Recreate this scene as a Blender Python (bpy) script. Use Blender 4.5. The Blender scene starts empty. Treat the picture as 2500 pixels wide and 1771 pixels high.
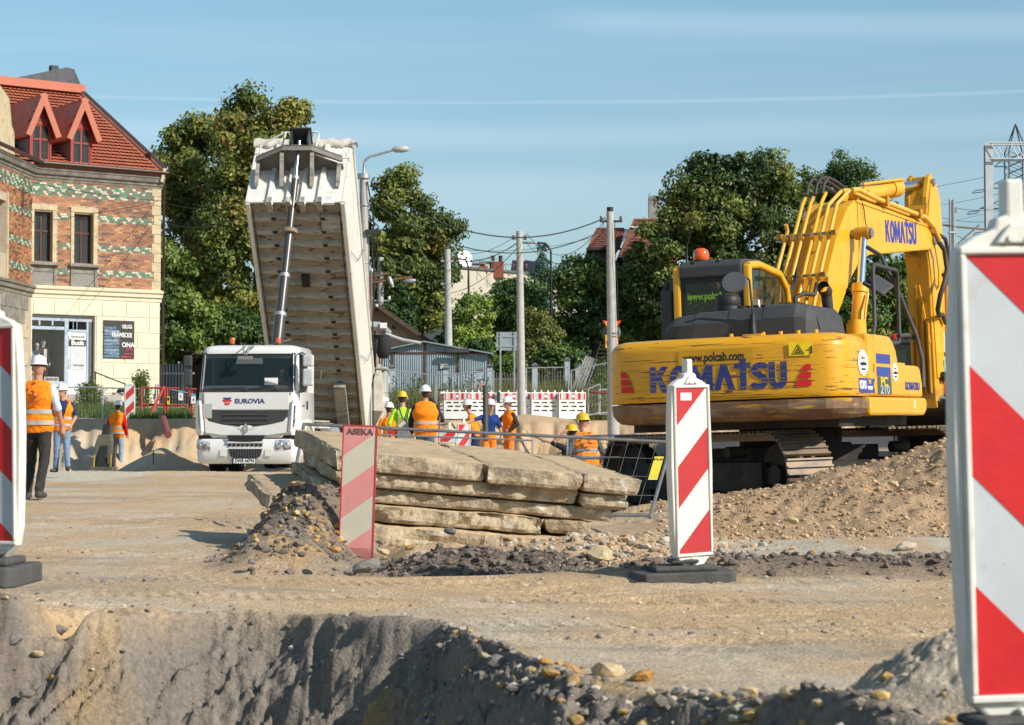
import bpy,math,random
import numpy as np
from mathutils import Matrix,Vector
R=math.radians
SC=bpy.context.scene
COL=SC.collection
# ---------------------------------------------------------------- camera, sky, sun, exposure
CAMZ,FPX,HOR=0.85,5000.0,1070.0
TILT=math.atan((HOR-885.5)/FPX)
cd=bpy.data.cameras.new("camera");cd.sensor_width=36;cd.lens=72
cd.clip_start=0.1;cd.clip_end=9000
cd.dof.use_dof=True;cd.dof.focus_distance=22;cd.dof.aperture_fstop=8
cam=bpy.data.objects.new("camera",cd);COL.objects.link(cam)
cam.location=(0,0,CAMZ);cam.rotation_euler=(R(90)+TILT,0,0)
SC.camera=cam
SUN_AZ,SUN_EL=57.0,34.0
w=bpy.data.worlds.new("World");SC.world=w;w.use_nodes=True
nt=w.node_tree;nt.nodes.clear()
out=nt.nodes.new("ShaderNodeOutputWorld");bg=nt.nodes.new("ShaderNodeBackground")
sky=nt.nodes.new("ShaderNodeTexSky");sky.sky_type='NISHITA';sky.sun_disc=False
sky.sun_elevation=R(SUN_EL);sky.sun_rotation=R(180-SUN_AZ)
sky.air_density=1.0;sky.dust_density=0.5;sky.ozone_density=1.6;sky.altitude=250
bg.inputs[1].default_value=0.112
nt.links.new(bg.outputs[0],out.inputs[0])
# thin high cloud streaks (a thin veil mixed over the sky colour, stretched along one bearing)
tc=nt.nodes.new("ShaderNodeTexCoord")
def wn(t,**k):
    n=nt.nodes.new(t)
    for a,b in k.items():setattr(n,a,b)
    return n
def wl(a,b):nt.links.new(a,b)
mp=wn("ShaderNodeMapping");mp.inputs['Scale'].default_value=(1.6,1.6,26);mp.inputs['Rotation'].default_value=(0,R(1.2),0)
wl(tc.outputs['Generated'],mp.inputs[0])
nz=wn("ShaderNodeTexNoise");nz.inputs['Scale'].default_value=2.2;nz.inputs['Detail'].default_value=5;nz.inputs['Roughness'].default_value=0.55
wl(mp.outputs[0],nz.inputs[0])
cr=wn("ShaderNodeValToRGB");cr.color_ramp.elements[0].position=0.45;cr.color_ramp.elements[1].position=0.8
wl(nz.outputs[0],cr.inputs[0])
# fine long contrails
sp=wn("ShaderNodeSeparateXYZ");wl(tc.outputs['Generated'],sp.inputs[0])
def trail(z0,slope,width,amp,x0=-9,x1=9):
    # value 1 on the line z = z0 + slope*x  (a contrail seen edge-on, at the height it has in the sky)
    a=wn("ShaderNodeMath",operation='MULTIPLY');a.inputs[1].default_value=slope;wl(sp.outputs[0],a.inputs[0])
    b=wn("ShaderNodeMath",operation='SUBTRACT');wl(sp.outputs[2],b.inputs[0]);wl(a.outputs[0],b.inputs[1])
    b2=wn("ShaderNodeMath",operation='SUBTRACT');wl(b.outputs[0],b2.inputs[0]);b2.inputs[1].default_value=z0
    c=wn("ShaderNodeMath",operation='ABSOLUTE');wl(b2.outputs[0],c.inputs[0])
    d=wn("ShaderNodeMapRange");d.inputs[1].default_value=0;d.inputs[2].default_value=width;d.inputs[3].default_value=amp;d.inputs[4].default_value=0
    d.interpolation_type='SMOOTHSTEP'
    wl(c.outputs[0],d.inputs[0])
    e=wn("ShaderNodeMapRange");e.interpolation_type='SMOOTHSTEP';wl(sp.outputs[0],e.inputs[0])
    e.inputs[1].default_value=x0;e.inputs[2].default_value=x0+.05;e.inputs[3].default_value=0;e.inputs[4].default_value=1
    g=wn("ShaderNodeMapRange");g.interpolation_type='SMOOTHSTEP';wl(sp.outputs[0],g.inputs[0])
    g.inputs[1].default_value=x1-.05;g.inputs[2].default_value=x1;g.inputs[3].default_value=1;g.inputs[4].default_value=0
    h=wn("ShaderNodeMath",operation='MULTIPLY');wl(e.outputs[0],h.inputs[0]);wl(g.outputs[0],h.inputs[1])
    i=wn("ShaderNodeMath",operation='MULTIPLY');wl(h.outputs[0],i.inputs[0]);wl(d.outputs[0],i.inputs[1])
    return i.outputs[0]
def zsky(py):return math.sin(math.atan((HOR-py)/FPX))
tr=[trail(zsky(247),0.002,.0014,.13),trail(zsky(196),.10,.0016,.32,-.17,-.09),
 trail(zsky(60),.10,.006,.22,.12,9),trail(zsky(330),0.0,.010,.12),trail(zsky(40),-.035,.010,.16,0,9),trail(zsky(470),0.01,.02,.10)]
acc=wn("ShaderNodeMath",operation='MULTIPLY');acc.inputs[1].default_value=.10;wl(cr.outputs[0],acc.inputs[0]);acc=acc.outputs[0]
for t in tr:
    q=wn("ShaderNodeMath",operation='ADD');wl(acc,q.inputs[0]);wl(t,q.inputs[1]);acc=q.outputs[0]
cl=wn("ShaderNodeClamp");wl(acc,cl.inputs[0])
hs=wn("ShaderNodeHueSaturation");hs.inputs['Saturation'].default_value=1.0;
tn=wn("ShaderNodeMix",data_type='RGBA',blend_type='MULTIPLY');tn.inputs[0].default_value=1;wl(sky.outputs[0],tn.inputs[6]);
rp=wn("ShaderNodeValToRGB");el=rp.color_ramp.elements;el[0].position=0;el[0].color=(.64,.64,.63,1);el[1].position=.42;el[1].color=(.86,1.02,.95,1)
e3=el.new(.22);e3.color=(.74,.80,.78,1)
zz=wn("ShaderNodeMath",operation='MULTIPLY');zz.inputs[1].default_value=2.0;wl(sp.outputs[2],zz.inputs[0]);wl(zz.outputs[0],rp.inputs[0]);wl(rp.outputs[0],tn.inputs[7])
wl(tn.outputs[2],hs.inputs['Color'])
mx=wn("ShaderNodeMix",data_type='RGBA');wl(cl.outputs[0],mx.inputs[0]);wl(hs.outputs[0],mx.inputs[6])
mx.inputs[7].default_value=(6.5,7.2,7.8,1)
wl(mx.outputs[2],bg.inputs[0])
sd=bpy.data.lights.new("sun",'SUN');sd.energy=4.4;sd.angle=R(0.53);sd.color=(1.0,.93,.82)
sun=bpy.data.objects.new("sun",sd);COL.objects.link(sun)
SUNDIR=Vector((math.sin(R(SUN_AZ))*math.cos(R(SUN_EL)),-math.cos(R(SUN_AZ))*math.cos(R(SUN_EL)),math.sin(R(SUN_EL))))
sun.rotation_euler=SUNDIR.to_track_quat('Z','Y').to_euler();sun.location=(20,-20,30)
SC.view_settings.view_transform='Standard';SC.view_settings.look='None'
SC.view_settings.gamma=1;SC.view_settings.use_curve_mapping=False;SC.view_settings.exposure=0.36
SC.cycles.max_bounces=6;SC.cycles.transparent_max_bounces=24
# ---------------------------------------------------------------- helpers
def P(px,py,Y):
    "the world point seen at pixel px, py of the photograph, Y metres away"
    u=(px-1250)/FPX;v=(885.5-py)/FPX
    d=Vector((u,math.cos(TILT)-v*math.sin(TILT),math.sin(TILT)+v*math.cos(TILT)))
    return Vector((0,0,CAMZ))+d*(Y/d.y)
def X(px,Y):return P(px,HOR,Y).x
def Z(py,Y):return P(1250,py,Y).z
_M={}
def mat(name,col,rough=.65,metal=0.,var=.12,scale=4.,bump=0.,bscale=30.,col2=None,thr=(.5,.65),scale2=3.,spec=.4,
 coat=0.,alpha=None,trans=0.,emis=None,stretch=None,stretch2=None,bdist=.01,attr=None,streak=None):
    """procedural material: base colour with two noise layers (fine variation, a second colour in patches) and bump"""
    if name in _M:return _M[name]
    m=bpy.data.materials.new(name);m.use_nodes=True;t=m.node_tree;ns=t.nodes;L=t.links.new
    b=ns['Principled BSDF']
    tc=ns.new("ShaderNodeTexCoord");co=tc.outputs['Object']
    def noise(sc,st=None,det=5):
        n=ns.new("ShaderNodeTexNoise");n.inputs['Scale'].default_value=sc;n.inputs['Detail'].default_value=det
        n.inputs['Roughness'].default_value=.6
        if st:
            mp=ns.new("ShaderNodeMapping");mp.inputs['Scale'].default_value=st;L(co,mp.inputs[0]);L(mp.outputs[0],n.inputs[0])
        else:L(co,n.inputs[0])
        return n
    c=tuple(col)+(1,)if len(col)==3 else col
    n1=noise(scale,stretch)
    mr=ns.new("ShaderNodeMapRange");mr.inputs[1].default_value=.3;mr.inputs[2].default_value=.7
    mr.inputs[3].default_value=1-var;mr.inputs[4].default_value=1+var;L(n1.outputs[0],mr.inputs[0])
    vm=ns.new("ShaderNodeVectorMath");vm.operation='SCALE';L(mr.outputs[0],vm.inputs['Scale'])
    if attr:
        at=ns.new("ShaderNodeAttribute");at.attribute_name=attr;L(at.outputs['Color'],vm.inputs[0])
    else:vm.inputs[0].default_value=c[:3]
    colout=vm.outputs[0]
    if col2 is not None:
        n2=noise(scale2,stretch2,8)
        r2=ns.new("ShaderNodeMapRange");r2.inputs[1].default_value=thr[0];r2.inputs[2].default_value=thr[1];L(n2.outputs[0],r2.inputs[0])
        mx=ns.new("ShaderNodeMix");mx.data_type='RGBA';L(r2.outputs[0],mx.inputs[0]);L(colout,mx.inputs[6]);mx.inputs[7].default_value=tuple(col2)+(1,)
        colout=mx.outputs[2]
    if streak is not None:
        n3=noise(streak[1],streak[2],6)
        r3=ns.new("ShaderNodeMapRange");r3.inputs[1].default_value=streak[3];r3.inputs[2].default_value=streak[4];L(n3.outputs[0],r3.inputs[0])
        mx=ns.new("ShaderNodeMix");mx.data_type='RGBA';L(r3.outputs[0],mx.inputs[0]);L(colout,mx.inputs[6]);mx.inputs[7].default_value=tuple(streak[0])+(1,)
        colout=mx.outputs[2]
    L(colout,b.inputs['Base Color'])
    b.inputs['Roughness'].default_value=rough;b.inputs['Metallic'].default_value=metal
    b.inputs['Specular IOR Level'].default_value=spec;b.inputs['Coat Weight'].default_value=coat
    b.inputs['Coat Roughness'].default_value=.15
    if trans:b.inputs['Transmission Weight'].default_value=trans
    if alpha is not None:b.inputs['Alpha'].default_value=alpha
    if emis:b.inputs['Emission Color'].default_value=tuple(emis[0])+(1,);b.inputs['Emission Strength'].default_value=emis[1]
    if bump:
        n3=noise(bscale,None,6);bp=ns.new("ShaderNodeBump");bp.inputs['Strength'].default_value=bump;bp.inputs['Distance'].default_value=bdist
        L(n3.outputs[0],bp.inputs['Height']);L(bp.outputs[0],b.inputs['Normal'])
    _M[name]=m
    return m
def glass_mat(name,tint=(.02,.03,.03),alpha=.55,rough=.04):
    if name in _M:return _M[name]
    m=mat(name,tint,rough,var=.05,spec=.6,alpha=alpha);return m
class MB:
    def __init__(s,T=None):s.v=[];s.f=[];s.m=[];s.sm=[];s.T=T or Matrix();s.mi=0
    def add(s,vs,fs,smooth=False):
        o=len(s.v)
        for p in vs:
            q=s.T@Vector(p);s.v.append((q.x,q.y,q.z))
        for f in fs:s.f.append([i+o for i in f]);s.m.append(s.mi);s.sm.append(smooth)
        return s
    def box(s,c,d,rot=None,taper=None):
        x,y,z=d[0]/2,d[1]/2,d[2]/2;vs=[]
        for k in(-1,1):
            tx,ty=(taper if(taper and k==1)else(1,1))
            for a,b in((-1,-1),(1,-1),(1,1),(-1,1)):vs.append(Vector((a*x*tx,b*y*ty,k*z)))
        if rot is not None:vs=[rot@p for p in vs]
        c=Vector(c);vs=[p+c for p in vs]
        return s.add(vs,[(3,2,1,0),(4,5,6,7),(0,1,5,4),(1,2,6,5),(2,3,7,6),(3,0,4,7)])
    def b2(s,a,b):
        return s.box([(a[i]+b[i])/2 for i in range(3)],[abs(b[i]-a[i])for i in range(3)])
    def cyl(s,p0,p1,r0,r1=None,n=12,caps=True,smooth=True):
        r1=r0 if r1 is None else r1;p0=Vector(p0);p1=Vector(p1);d=(p1-p0).normalized()
        u=d.orthogonal().normalized();w_=d.cross(u);vs=[]
        for p,r in((p0,r0),(p1,r1)):
            for i in range(n):
                a=2*math.pi*i/n;vs.append(p+(u*math.cos(a)+w_*math.sin(a))*r)
        s.add(vs,[(i,(i+1)%n,n+(i+1)%n,n+i)for i in range(n)],smooth)
        if caps:
            s.add(vs[:n],[tuple(range(n-1,-1,-1))]);s.add(vs[n:],[tuple(range(n))])
        return s
    def tube(s,pts,r,n=8,caps=True,closed=False):
        pts=[Vector(p)for p in pts];rr=r if isinstance(r,(list,tuple))else[r]*len(pts)
        m=len(pts);vs=[];u=None
        for i,p in enumerate(pts):
            a=pts[i-1]if(i>0 or closed)else p;b=pts[(i+1)%m]if(i<m-1 or closed)else p
            d=(b-a)
            if d.length<1e-9:d=Vector((0,0,1))
            d.normalize()
            if u is None:u=d.orthogonal().normalized()
            else:
                u=u-d*u.dot(d)
                u=u.normalized()if u.length>1e-6 else d.orthogonal().normalized()
            w_=d.cross(u)
            for k in range(n):
                t=2*math.pi*k/n;vs.append(p+(u*math.cos(t)+w_*math.sin(t))*rr[i])
        fs=[]
        for i in range(m if closed else m-1):
            j=(i+1)%m
            for k in range(n):fs.append((i*n+k,i*n+(k+1)%n,j*n+(k+1)%n,j*n+k))
        s.add(vs,fs,True)
        if caps and not closed:s.add(vs[:n],[tuple(range(n-1,-1,-1))]);s.add(vs[-n:],[tuple(range(n))])
        return s
    def prism(s,poly,a,b,F=None):
        "poly (x,y) extruded from z=a to z=b in frame F"
        F=F or Matrix();n=len(poly)
        vs=[F@Vector((x,y,a))for x,y in poly]+[F@Vector((x,y,b))for x,y in poly]
        fs=[tuple(range(n-1,-1,-1)),tuple(range(n,2*n))]+[(i,(i+1)%n,n+(i+1)%n,n+i)for i in range(n)]
        return s.add(vs,fs)
    def loft(s,rings,closed=True,caps=True,smooth=True):
        n=len(rings[0]);vs=[p for r_ in rings for p in r_];fs=[]
        for i in range(len(rings)-1):
            for k in range(n if closed else n-1):
                k2=(k+1)%n;fs.append((i*n+k,i*n+k2,(i+1)*n+k2,(i+1)*n+k))
        s.add(vs,fs,smooth)
        if caps:s.add(rings[0],[tuple(range(n-1,-1,-1))]);s.add(rings[-1],[tuple(range(n))])
        return s
    def lathe(s,prof,n=20,c=(0,0,0),sx=1,sy=1):
        rings=[]
        for r,z in prof:rings.append([Vector((c[0]+r*sx*math.cos(2*math.pi*i/n),c[1]+r*sy*math.sin(2*math.pi*i/n),c[2]+z))for i in range(n)])
        return s.loft(rings)
    def quad(s,a,b,c,d):return s.add([a,b,c,d],[(0,1,2,3)])
    def build(s,name,mats,parent=None,bev=0,seg=2,kind=None,label=None,attr=None):
        me=bpy.data.meshes.new(name);me.from_pydata(s.v,[],s.f)
        for m in(mats if isinstance(mats,(list,tuple))else[mats]):me.materials.append(m)
        if any(s.m):me.polygons.foreach_set("material_index",s.m)
        me.polygons.foreach_set("use_smooth",s.sm)
        if attr is not None:
            a=me.color_attributes.new("col",'FLOAT_COLOR','POINT');a.data.foreach_set("color",np.asarray(attr,dtype=np.float32).ravel())
        me.update()
        o=bpy.data.objects.new(name,me);COL.objects.link(o)
        if parent:o.parent=parent
        if bev:
            b=o.modifiers.new("bevel",'BEVEL');b.width=bev;b.segments=seg;b.limit_method='ANGLE';b.angle_limit=R(40)
        if kind:o["kind"]=kind
        if label:o["label"]=label
        return o
def npmesh(name,V,F,mats,parent=None,smooth=True,col=None,mi=None,kind=None):
    "fast mesh from numpy arrays, F (n,4) or (n,3)"
    me=bpy.data.meshes.new(name);V=np.asarray(V,np.float32);F=np.asarray(F,np.int32);k=F.shape[1]
    me.vertices.add(len(V));me.vertices.foreach_set("co",V.ravel())
    me.loops.add(F.size);me.loops.foreach_set("vertex_index",F.ravel())
    me.polygons.add(len(F));me.polygons.foreach_set("loop_start",np.arange(0,F.size,k,dtype=np.int32))
    me.polygons.foreach_set("use_smooth",np.full(len(F),smooth))
    for m in(mats if isinstance(mats,(list,tuple))else[mats]):me.materials.append(m)
    if mi is not None:me.polygons.foreach_set("material_index",np.asarray(mi,np.int32))
    if col is not None:
        a=me.color_attributes.new("col",'FLOAT_COLOR','POINT');c=np.ones((len(V),4),np.float32);c[:,:3]=col
        a.data.foreach_set("color",c.ravel())
    me.update(calc_edges=True);me.validate()
    o=bpy.data.objects.new(name,me);COL.objects.link(o)
    if parent:o.parent=parent
    if kind:o["kind"]=kind
    return o
def tag(o,label=None,cat=None,group=None,kind=None):
    if label:o["label"]=label
    if cat:o["category"]=cat
    if group:o["group"]=group
    if kind:o["kind"]=kind
    return o
def thing(name,label,cat,loc=(0,0,0),rz=0,group=None,rot=None):
    o=bpy.data.objects.new(name,None);COL.objects.link(o);o.location=loc;o.rotation_euler=rot or(0,0,rz)
    o.empty_display_size=.2
    return tag(o,label,cat,group)
def dup_part(o,parent,loc=None,mtx=None):
    c=o.copy();COL.objects.link(c);c.parent=parent
    if mtx is not None:c.matrix_local=mtx
    elif loc is not None:c.location=loc
    return c
KIDS={}
def dup_thing(root,loc,rz=0,label=None,group=None):
    r_=root.copy();COL.objects.link(r_);r_.location=loc;r_.rotation_euler=(0,0,rz)
    if label:r_["label"]=label
    if group:r_["group"]=group
    def rec(a,b):
        for ch in[o for o in bpy.data.objects if o.parent==a]:
            c=ch.copy();COL.objects.link(c);c.parent=b;rec(ch,c)
    rec(root,r_)
    return r_
def text(s,size,F,m,parent,name="lettering",sx=1.0,bold=0.,ext=.003,align='CENTER',shear=0.,sp=1.0):
    "flat lettering standing just proud of the surface; F: frame with x = reading direction, y = up, z = out"
    cu=bpy.data.curves.new(name,'FONT');cu.body=s;cu.size=size;cu.align_x=align;cu.align_y='CENTER'
    cu.extrude=ext;cu.offset=bold;cu.resolution_u=3;cu.shear=shear;cu.space_character=sp
    t=bpy.data.objects.new("t",cu);me=bpy.data.meshes.new_from_object(t);bpy.data.objects.remove(t)
    me.transform(F@Matrix.Diagonal((sx,1,1,1)));me.name=name;me.materials.clear();me.materials.append(m)
    o=bpy.data.objects.new(name,me);COL.objects.link(o)
    if parent:o.parent=parent
    return o
def frame(o,x,y):
    "matrix with origin o, x axis, y axis"
    x=Vector(x).normalized();y=Vector(y);y=(y-x*y.dot(x)).normalized();z=x.cross(y)
    return Matrix(((x.x,y.x,z.x,o[0]),(x.y,y.y,z.y,o[1]),(x.z,y.z,z.z,o[2]),(0,0,0,1)))
# value noise
def _h(i,j,s):
    n=(i.astype(np.int64)*374761393+j.astype(np.int64)*668265263+s*974634777)&0x7fffffff
    n=((n^(n>>13))*1274126177)&0x7fffffff
    n=((n^(n>>16))*1103515245)&0x7fffffff
    return((n>>7)&0xffff)/65535.0
def vnoise(x,y,s=0):
    xi=np.floor(x);yi=np.floor(y);fx=x-xi;fy=y-yi
    fx=fx*fx*(3-2*fx);fy=fy*fy*(3-2*fy)
    a=_h(xi,yi,s);b=_h(xi+1,yi,s);c=_h(xi,yi+1,s);d=_h(xi+1,yi+1,s)
    return(a*(1-fx)+b*fx)*(1-fy)+(c*(1-fx)+d*fx)*fy
def fbm(x,y,o=4,s=0,g=.5,ridge=False):
    r_=0;a=1;t=0
    for k in range(o):
        n=vnoise(x*2**k+k*17.3,y*2**k-k*9.1,s+k)
        if ridge:n=1-abs(2*n-1)
        r_=r_+a*n;t+=a;a*=g
    return r_/t
def ss(a,b,x):
    t=np.clip((x-a)/(b-a),0,1);return t*t*(3-2*t)
# shared colours
MT=dict(
 galv=mat('galvanised_steel',(.42,.44,.45),.45,.6,.18,12),
 steel=mat('bare_steel',(.30,.29,.28),.5,.7,.25,9),
 chrome=mat('chrome_rod',(.75,.76,.78),.12,1,.05),
 black=mat('black_plastic',(.018,.018,.019),.55,0,.25,8),
 rubber=mat('black_rubber',(.022,.021,.02),.85,0,.35,6,bump=.2),
 white=mat('white_paint',(.72,.72,.70),.4,0,.07,5),
 darkmetal=mat('dark_metal',(.05,.048,.045),.6,.3,.3,7),
 concrete=mat('pole_concrete',(.40,.39,.37),.85,0,.15,6,bump=.3,bscale=40),
 wire=mat('black_cable',(.02,.02,.02),.6),
 amber=mat('amber_lens',(.85,.16,.01),.2,0,.05,coat=.6),
 red=mat('red_paint',(.55,.03,.02),.45,0,.15),
 )
# ---------------------------------------------------------------- terrain
EX=np.array([-60,-4,-2.25,-1.77,-1.38,-1.04,-.3,0,.2,.5,.77,1.0,1.35,2.2,60.])
EY=np.array([9.3,9.3,9.0,8.95,9.48,9.44,8.76,7.6,6.9,6.35,5.95,5.5,4.6,4.0,3.5])
HX=np.array([1.0,1.6,2.13,2.44,2.92,3.15,3.31,3.64,3.97,4.3,4.5,4.68,5.4,8,12,16.])
HZ=np.array([0.05,.17,.25,.30,.37,.46,.50,.52,.62,.76,.83,.88,1.0,1.1,.5,0])
def gauss(x,y,cx,cy,rx,ry,p=2):return np.exp(-(np.abs((x-cx)/rx)**p+np.abs((y-cy)/ry)**p))
def terrain(x,y):
    x=np.asarray(x,float);y=np.asarray(y,float)
    h=.05*(fbm(x*.5,y*.35,3,3)-.5)*ss(6,14,y)
    # working road: wheel marks
    far=ss(60,75,y)
    flatm=(1-ss(17,22,y)*ss(1,2,x))
    mid=ss(6,9,y)*(1-ss(45,55,y))*flatm
    rr=np.hypot(x+9,y-4);th=np.arctan2(y-4,x+9)
    tread=np.clip(np.sin(rr*2.1+1.5*np.sin(th*3))*2-1.1,0,1)
    h=h-.020*mid*ss(-4,0,-x+.2*(y-10))*tread*(.6+.4*np.sign(np.sin(th*240+rr*9)))
    h=h+.055*mid*(fbm(rr*2.6,th*9,4,8)-.5)
    # long tyre ruts across the front
    for k,(a,b,amp)in enumerate(((10.4,.10,.018),(10.9,.11,.015),(8.6,.02,.018),(9.4,.03,.012),(11.9,.06,.014),(12.3,.05,.012))):
        yc=a-b*x-.012*x*x+.12*np.sin(x*1.3+k)
        d=(y-yc)/(.085+.004*y)
        h=h-mid*amp*np.exp(-d*d)*(.6+.8*vnoise(x*4,x*0+k,5))*(1+.35*np.sign(np.sin(x*70+d*3))*(k%2))
        h=h+mid*amp*.45*np.exp(-(d-1.7)**2*1.5)
    # fine ground roughness
    h=h+(.010+.012*(1-mid))*(fbm(x*9,y*6,4,21)-.5)*(1-.8*far)
    h=h+.020*ss(.55,.8,fbm(x*1.3,y*1.0,3,44))*(fbm(x*22,y*16,3,31)-.3)*(1-far)
    # trench in front of the camera
    ye=np.interp(x,EX,EY)+.45*(fbm(x*2.2,x*0+3,4,9)-.5)+.10*(fbm(x*9,y*3,3,10)-.5)
    d=ye-y
    rim=gauss(x*0,d,0,-.06,1,.14)
    nearx=ss(-1.3,.15,x)
    h=h+rim*(.02+.08*fbm(x*3,x*0,3,12))+.10*ss(-1.2,-2.3,x)*ss(-2.5,0,d)
    cut=ss(-.02,.25,d)
    rug=fbm(x*3.2+.9*y,y*1.6,4,50,.55)
    face=np.clip(d,0,9)
    drop=np.minimum(face*(1.25-.98*nearx),1.1)
    h=h-drop*ss(-.02,.10,d)
    gl=fbm(x*3.1+2.6*d,d*.9,4,60,.5,True)
    h=h+cut*(.50*(gl-.6)+.16*(rug-.5)+.07*(fbm(x*24,y*20,3,73,.6,True)-.6)+.085*(fbm(x*15,y*13,3,70,.6)-.5)+.030*(fbm(x*42,y*38,2,71)-.5))*(1-.3*ss(1.2,2.2,d))
    # hollow under an overhang, loose chunks on the left
    h=h-.25*gauss(x,y,-.75,8.45,.22,.22,4)*ss(.35,.5,fbm(x*4,y*4,2,5))
    h=h-.16*gauss(x,y,-2.02+.25*(y-9),9.0,.10,.5,4)
    # mound at lower right, next to the near board
    pk=np.clip(1-np.hypot((x-1.31)/.42,(y-6.05)/.6),0,1)
    h=h+.25*pk**.9+pk**.5*(.12*(fbm(x*6,y*6,4,77,.6)-.45)+.05*(fbm(x*26,y*22,2,78,.5,True)-.6))
    h=h+.16*gauss(x,y,1.75,5.2,.5,.7,4)+.13*gauss(x,y,1.0,5.6,.5,.35)
    # spoil heap below the excavator
    hz=np.interp(x,HX,HZ)
    prof=ss(17.2,20.9,y)*(1-ss(21.4,23.0,y)*ss(20,1,np.abs(x-3.8)))
    hp=hz*prof
    h=h+hp+ss(0,.12,hp)*(.10*(fbm(x*2.5,y*2.0,4,80)-.5)+.07*(fbm(x*9,y*8,3,81)-.5))
    # pale sand and dark rubble ridge
    h=h+.10*gauss(x,y,2.7,15.2,.8,.8)+.05*gauss(x,y,4.2,15.5,1.4,1.2,4)
    rb=gauss(x,y,2.6,13.0,2.1,.38,4)
    h=h+rb*(.05+.10*(fbm(x*7,y*8,4,90)))
    rb=gauss(x,y,.9,15.6,.8,.8,4)
    h=h+rb*(.02+.12*(fbm(x*6,y*6,4,91)))
    # dark earth round the slabs
    rg=gauss(x,y,-.20,13.75,.66,.42,3);n=fbm(x*4,y*4,4,95);n2=fbm(x*14,y*12,3,96)
    h=h+rg*(.12+.16*(n-.5)+.09*(n2-.5))
    lf=gauss(x,y,-1.50,15.5,.40,.60,3)+.42*gauss(x,y,-1.58,14.3,.34,.6,3)
    h=h+lf*(.46+.30*(n-.5)+.12*(n2-.5))
    h=h+gauss(x,y,-.62,14.9,.35,.5,4)*(.08+.12*(n-.5))
    h=h-.10*gauss(x,y,-.9,13.4,1.3,.5,4)-.10*gauss(x,y,-1.08,14.75,.26,.5,4)
    # rise of the ground at the excavator's right, upper level with its bank
    yb=np.interp(x,[-60,-9,-3,3,60],[57.6,57.6,66,66,66])+.5*(fbm(x*3.1,x*0,3,14)-.5)+1.4*(fbm(x*.5,x*0,3,15)-.5)
    up=ss(-3.3,.2,y-yb+1.8*(fbm(x*1.4,y*.8,3,16)-.5))
    lvl=1.36+.6*ss(60,76,y)*ss(-5,-9,x)+.12*ss(60,76,y)
    rp=ss(1.5,3.2,x-.03*(y-30))*ss(27.5,31,y)*.62
    rp=rp+.25*ss(2.0,4,x)*ss(30,36,y)
    base=np.maximum(rp*(1-up),0)
    h=h+up*lvl+base+(up*(1-up)*4)*(.34*(fbm(x*1.6,y*1.2,4,18,.5,True)-.6)+.16*(fbm(x*5,y*3,3,19)-.5))
    # ditch below the left bank, heap, middle heap, dark heap left of the excavator
    h=h-.55*gauss(x,y,-14,52.9,6.5,1.6,6)
    h=h+1.05*np.clip(1-np.hypot((x+9.1)/1.75,(y-53.0)/1.8),0,1)**.75
    h=h+.22*np.clip(1-np.hypot((x-.5)/1.6,(y-67.5)/1.6),0,1)**.8+.07*gauss(x,y,-6.3,46.6,2.2,.7,4)
    h=h+.74*np.clip(1-np.hypot((x-2.35)/1.35,(y-27.3)/1.4),0,1)**.75*(1+.3*(n-.5))
    h=h-.75*gauss(x,y,1.15,36.0,1.3,2.2,4)
    h=h-.10*gauss(x,y,3.6,25.0,3.2,2.2,6)
    return h
def TZ(x,y):return float(terrain(np.array([x]),np.array([y]))[0])
SAND=np.array((.52,.365,.215));SOIL=np.array((.42,.285,.17));GREY=np.array((.215,.185,.155));DARK=np.array((.125,.10,.082))
PALE=np.array((.52,.46,.37));OCHRE=np.array((.46,.30,.12));GRASS=np.array((.09,.10,.035));ASPH=np.array((.085,.083,.083))
def lerp(a,b,t):return a+(b-a)*t[:,None]
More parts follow.
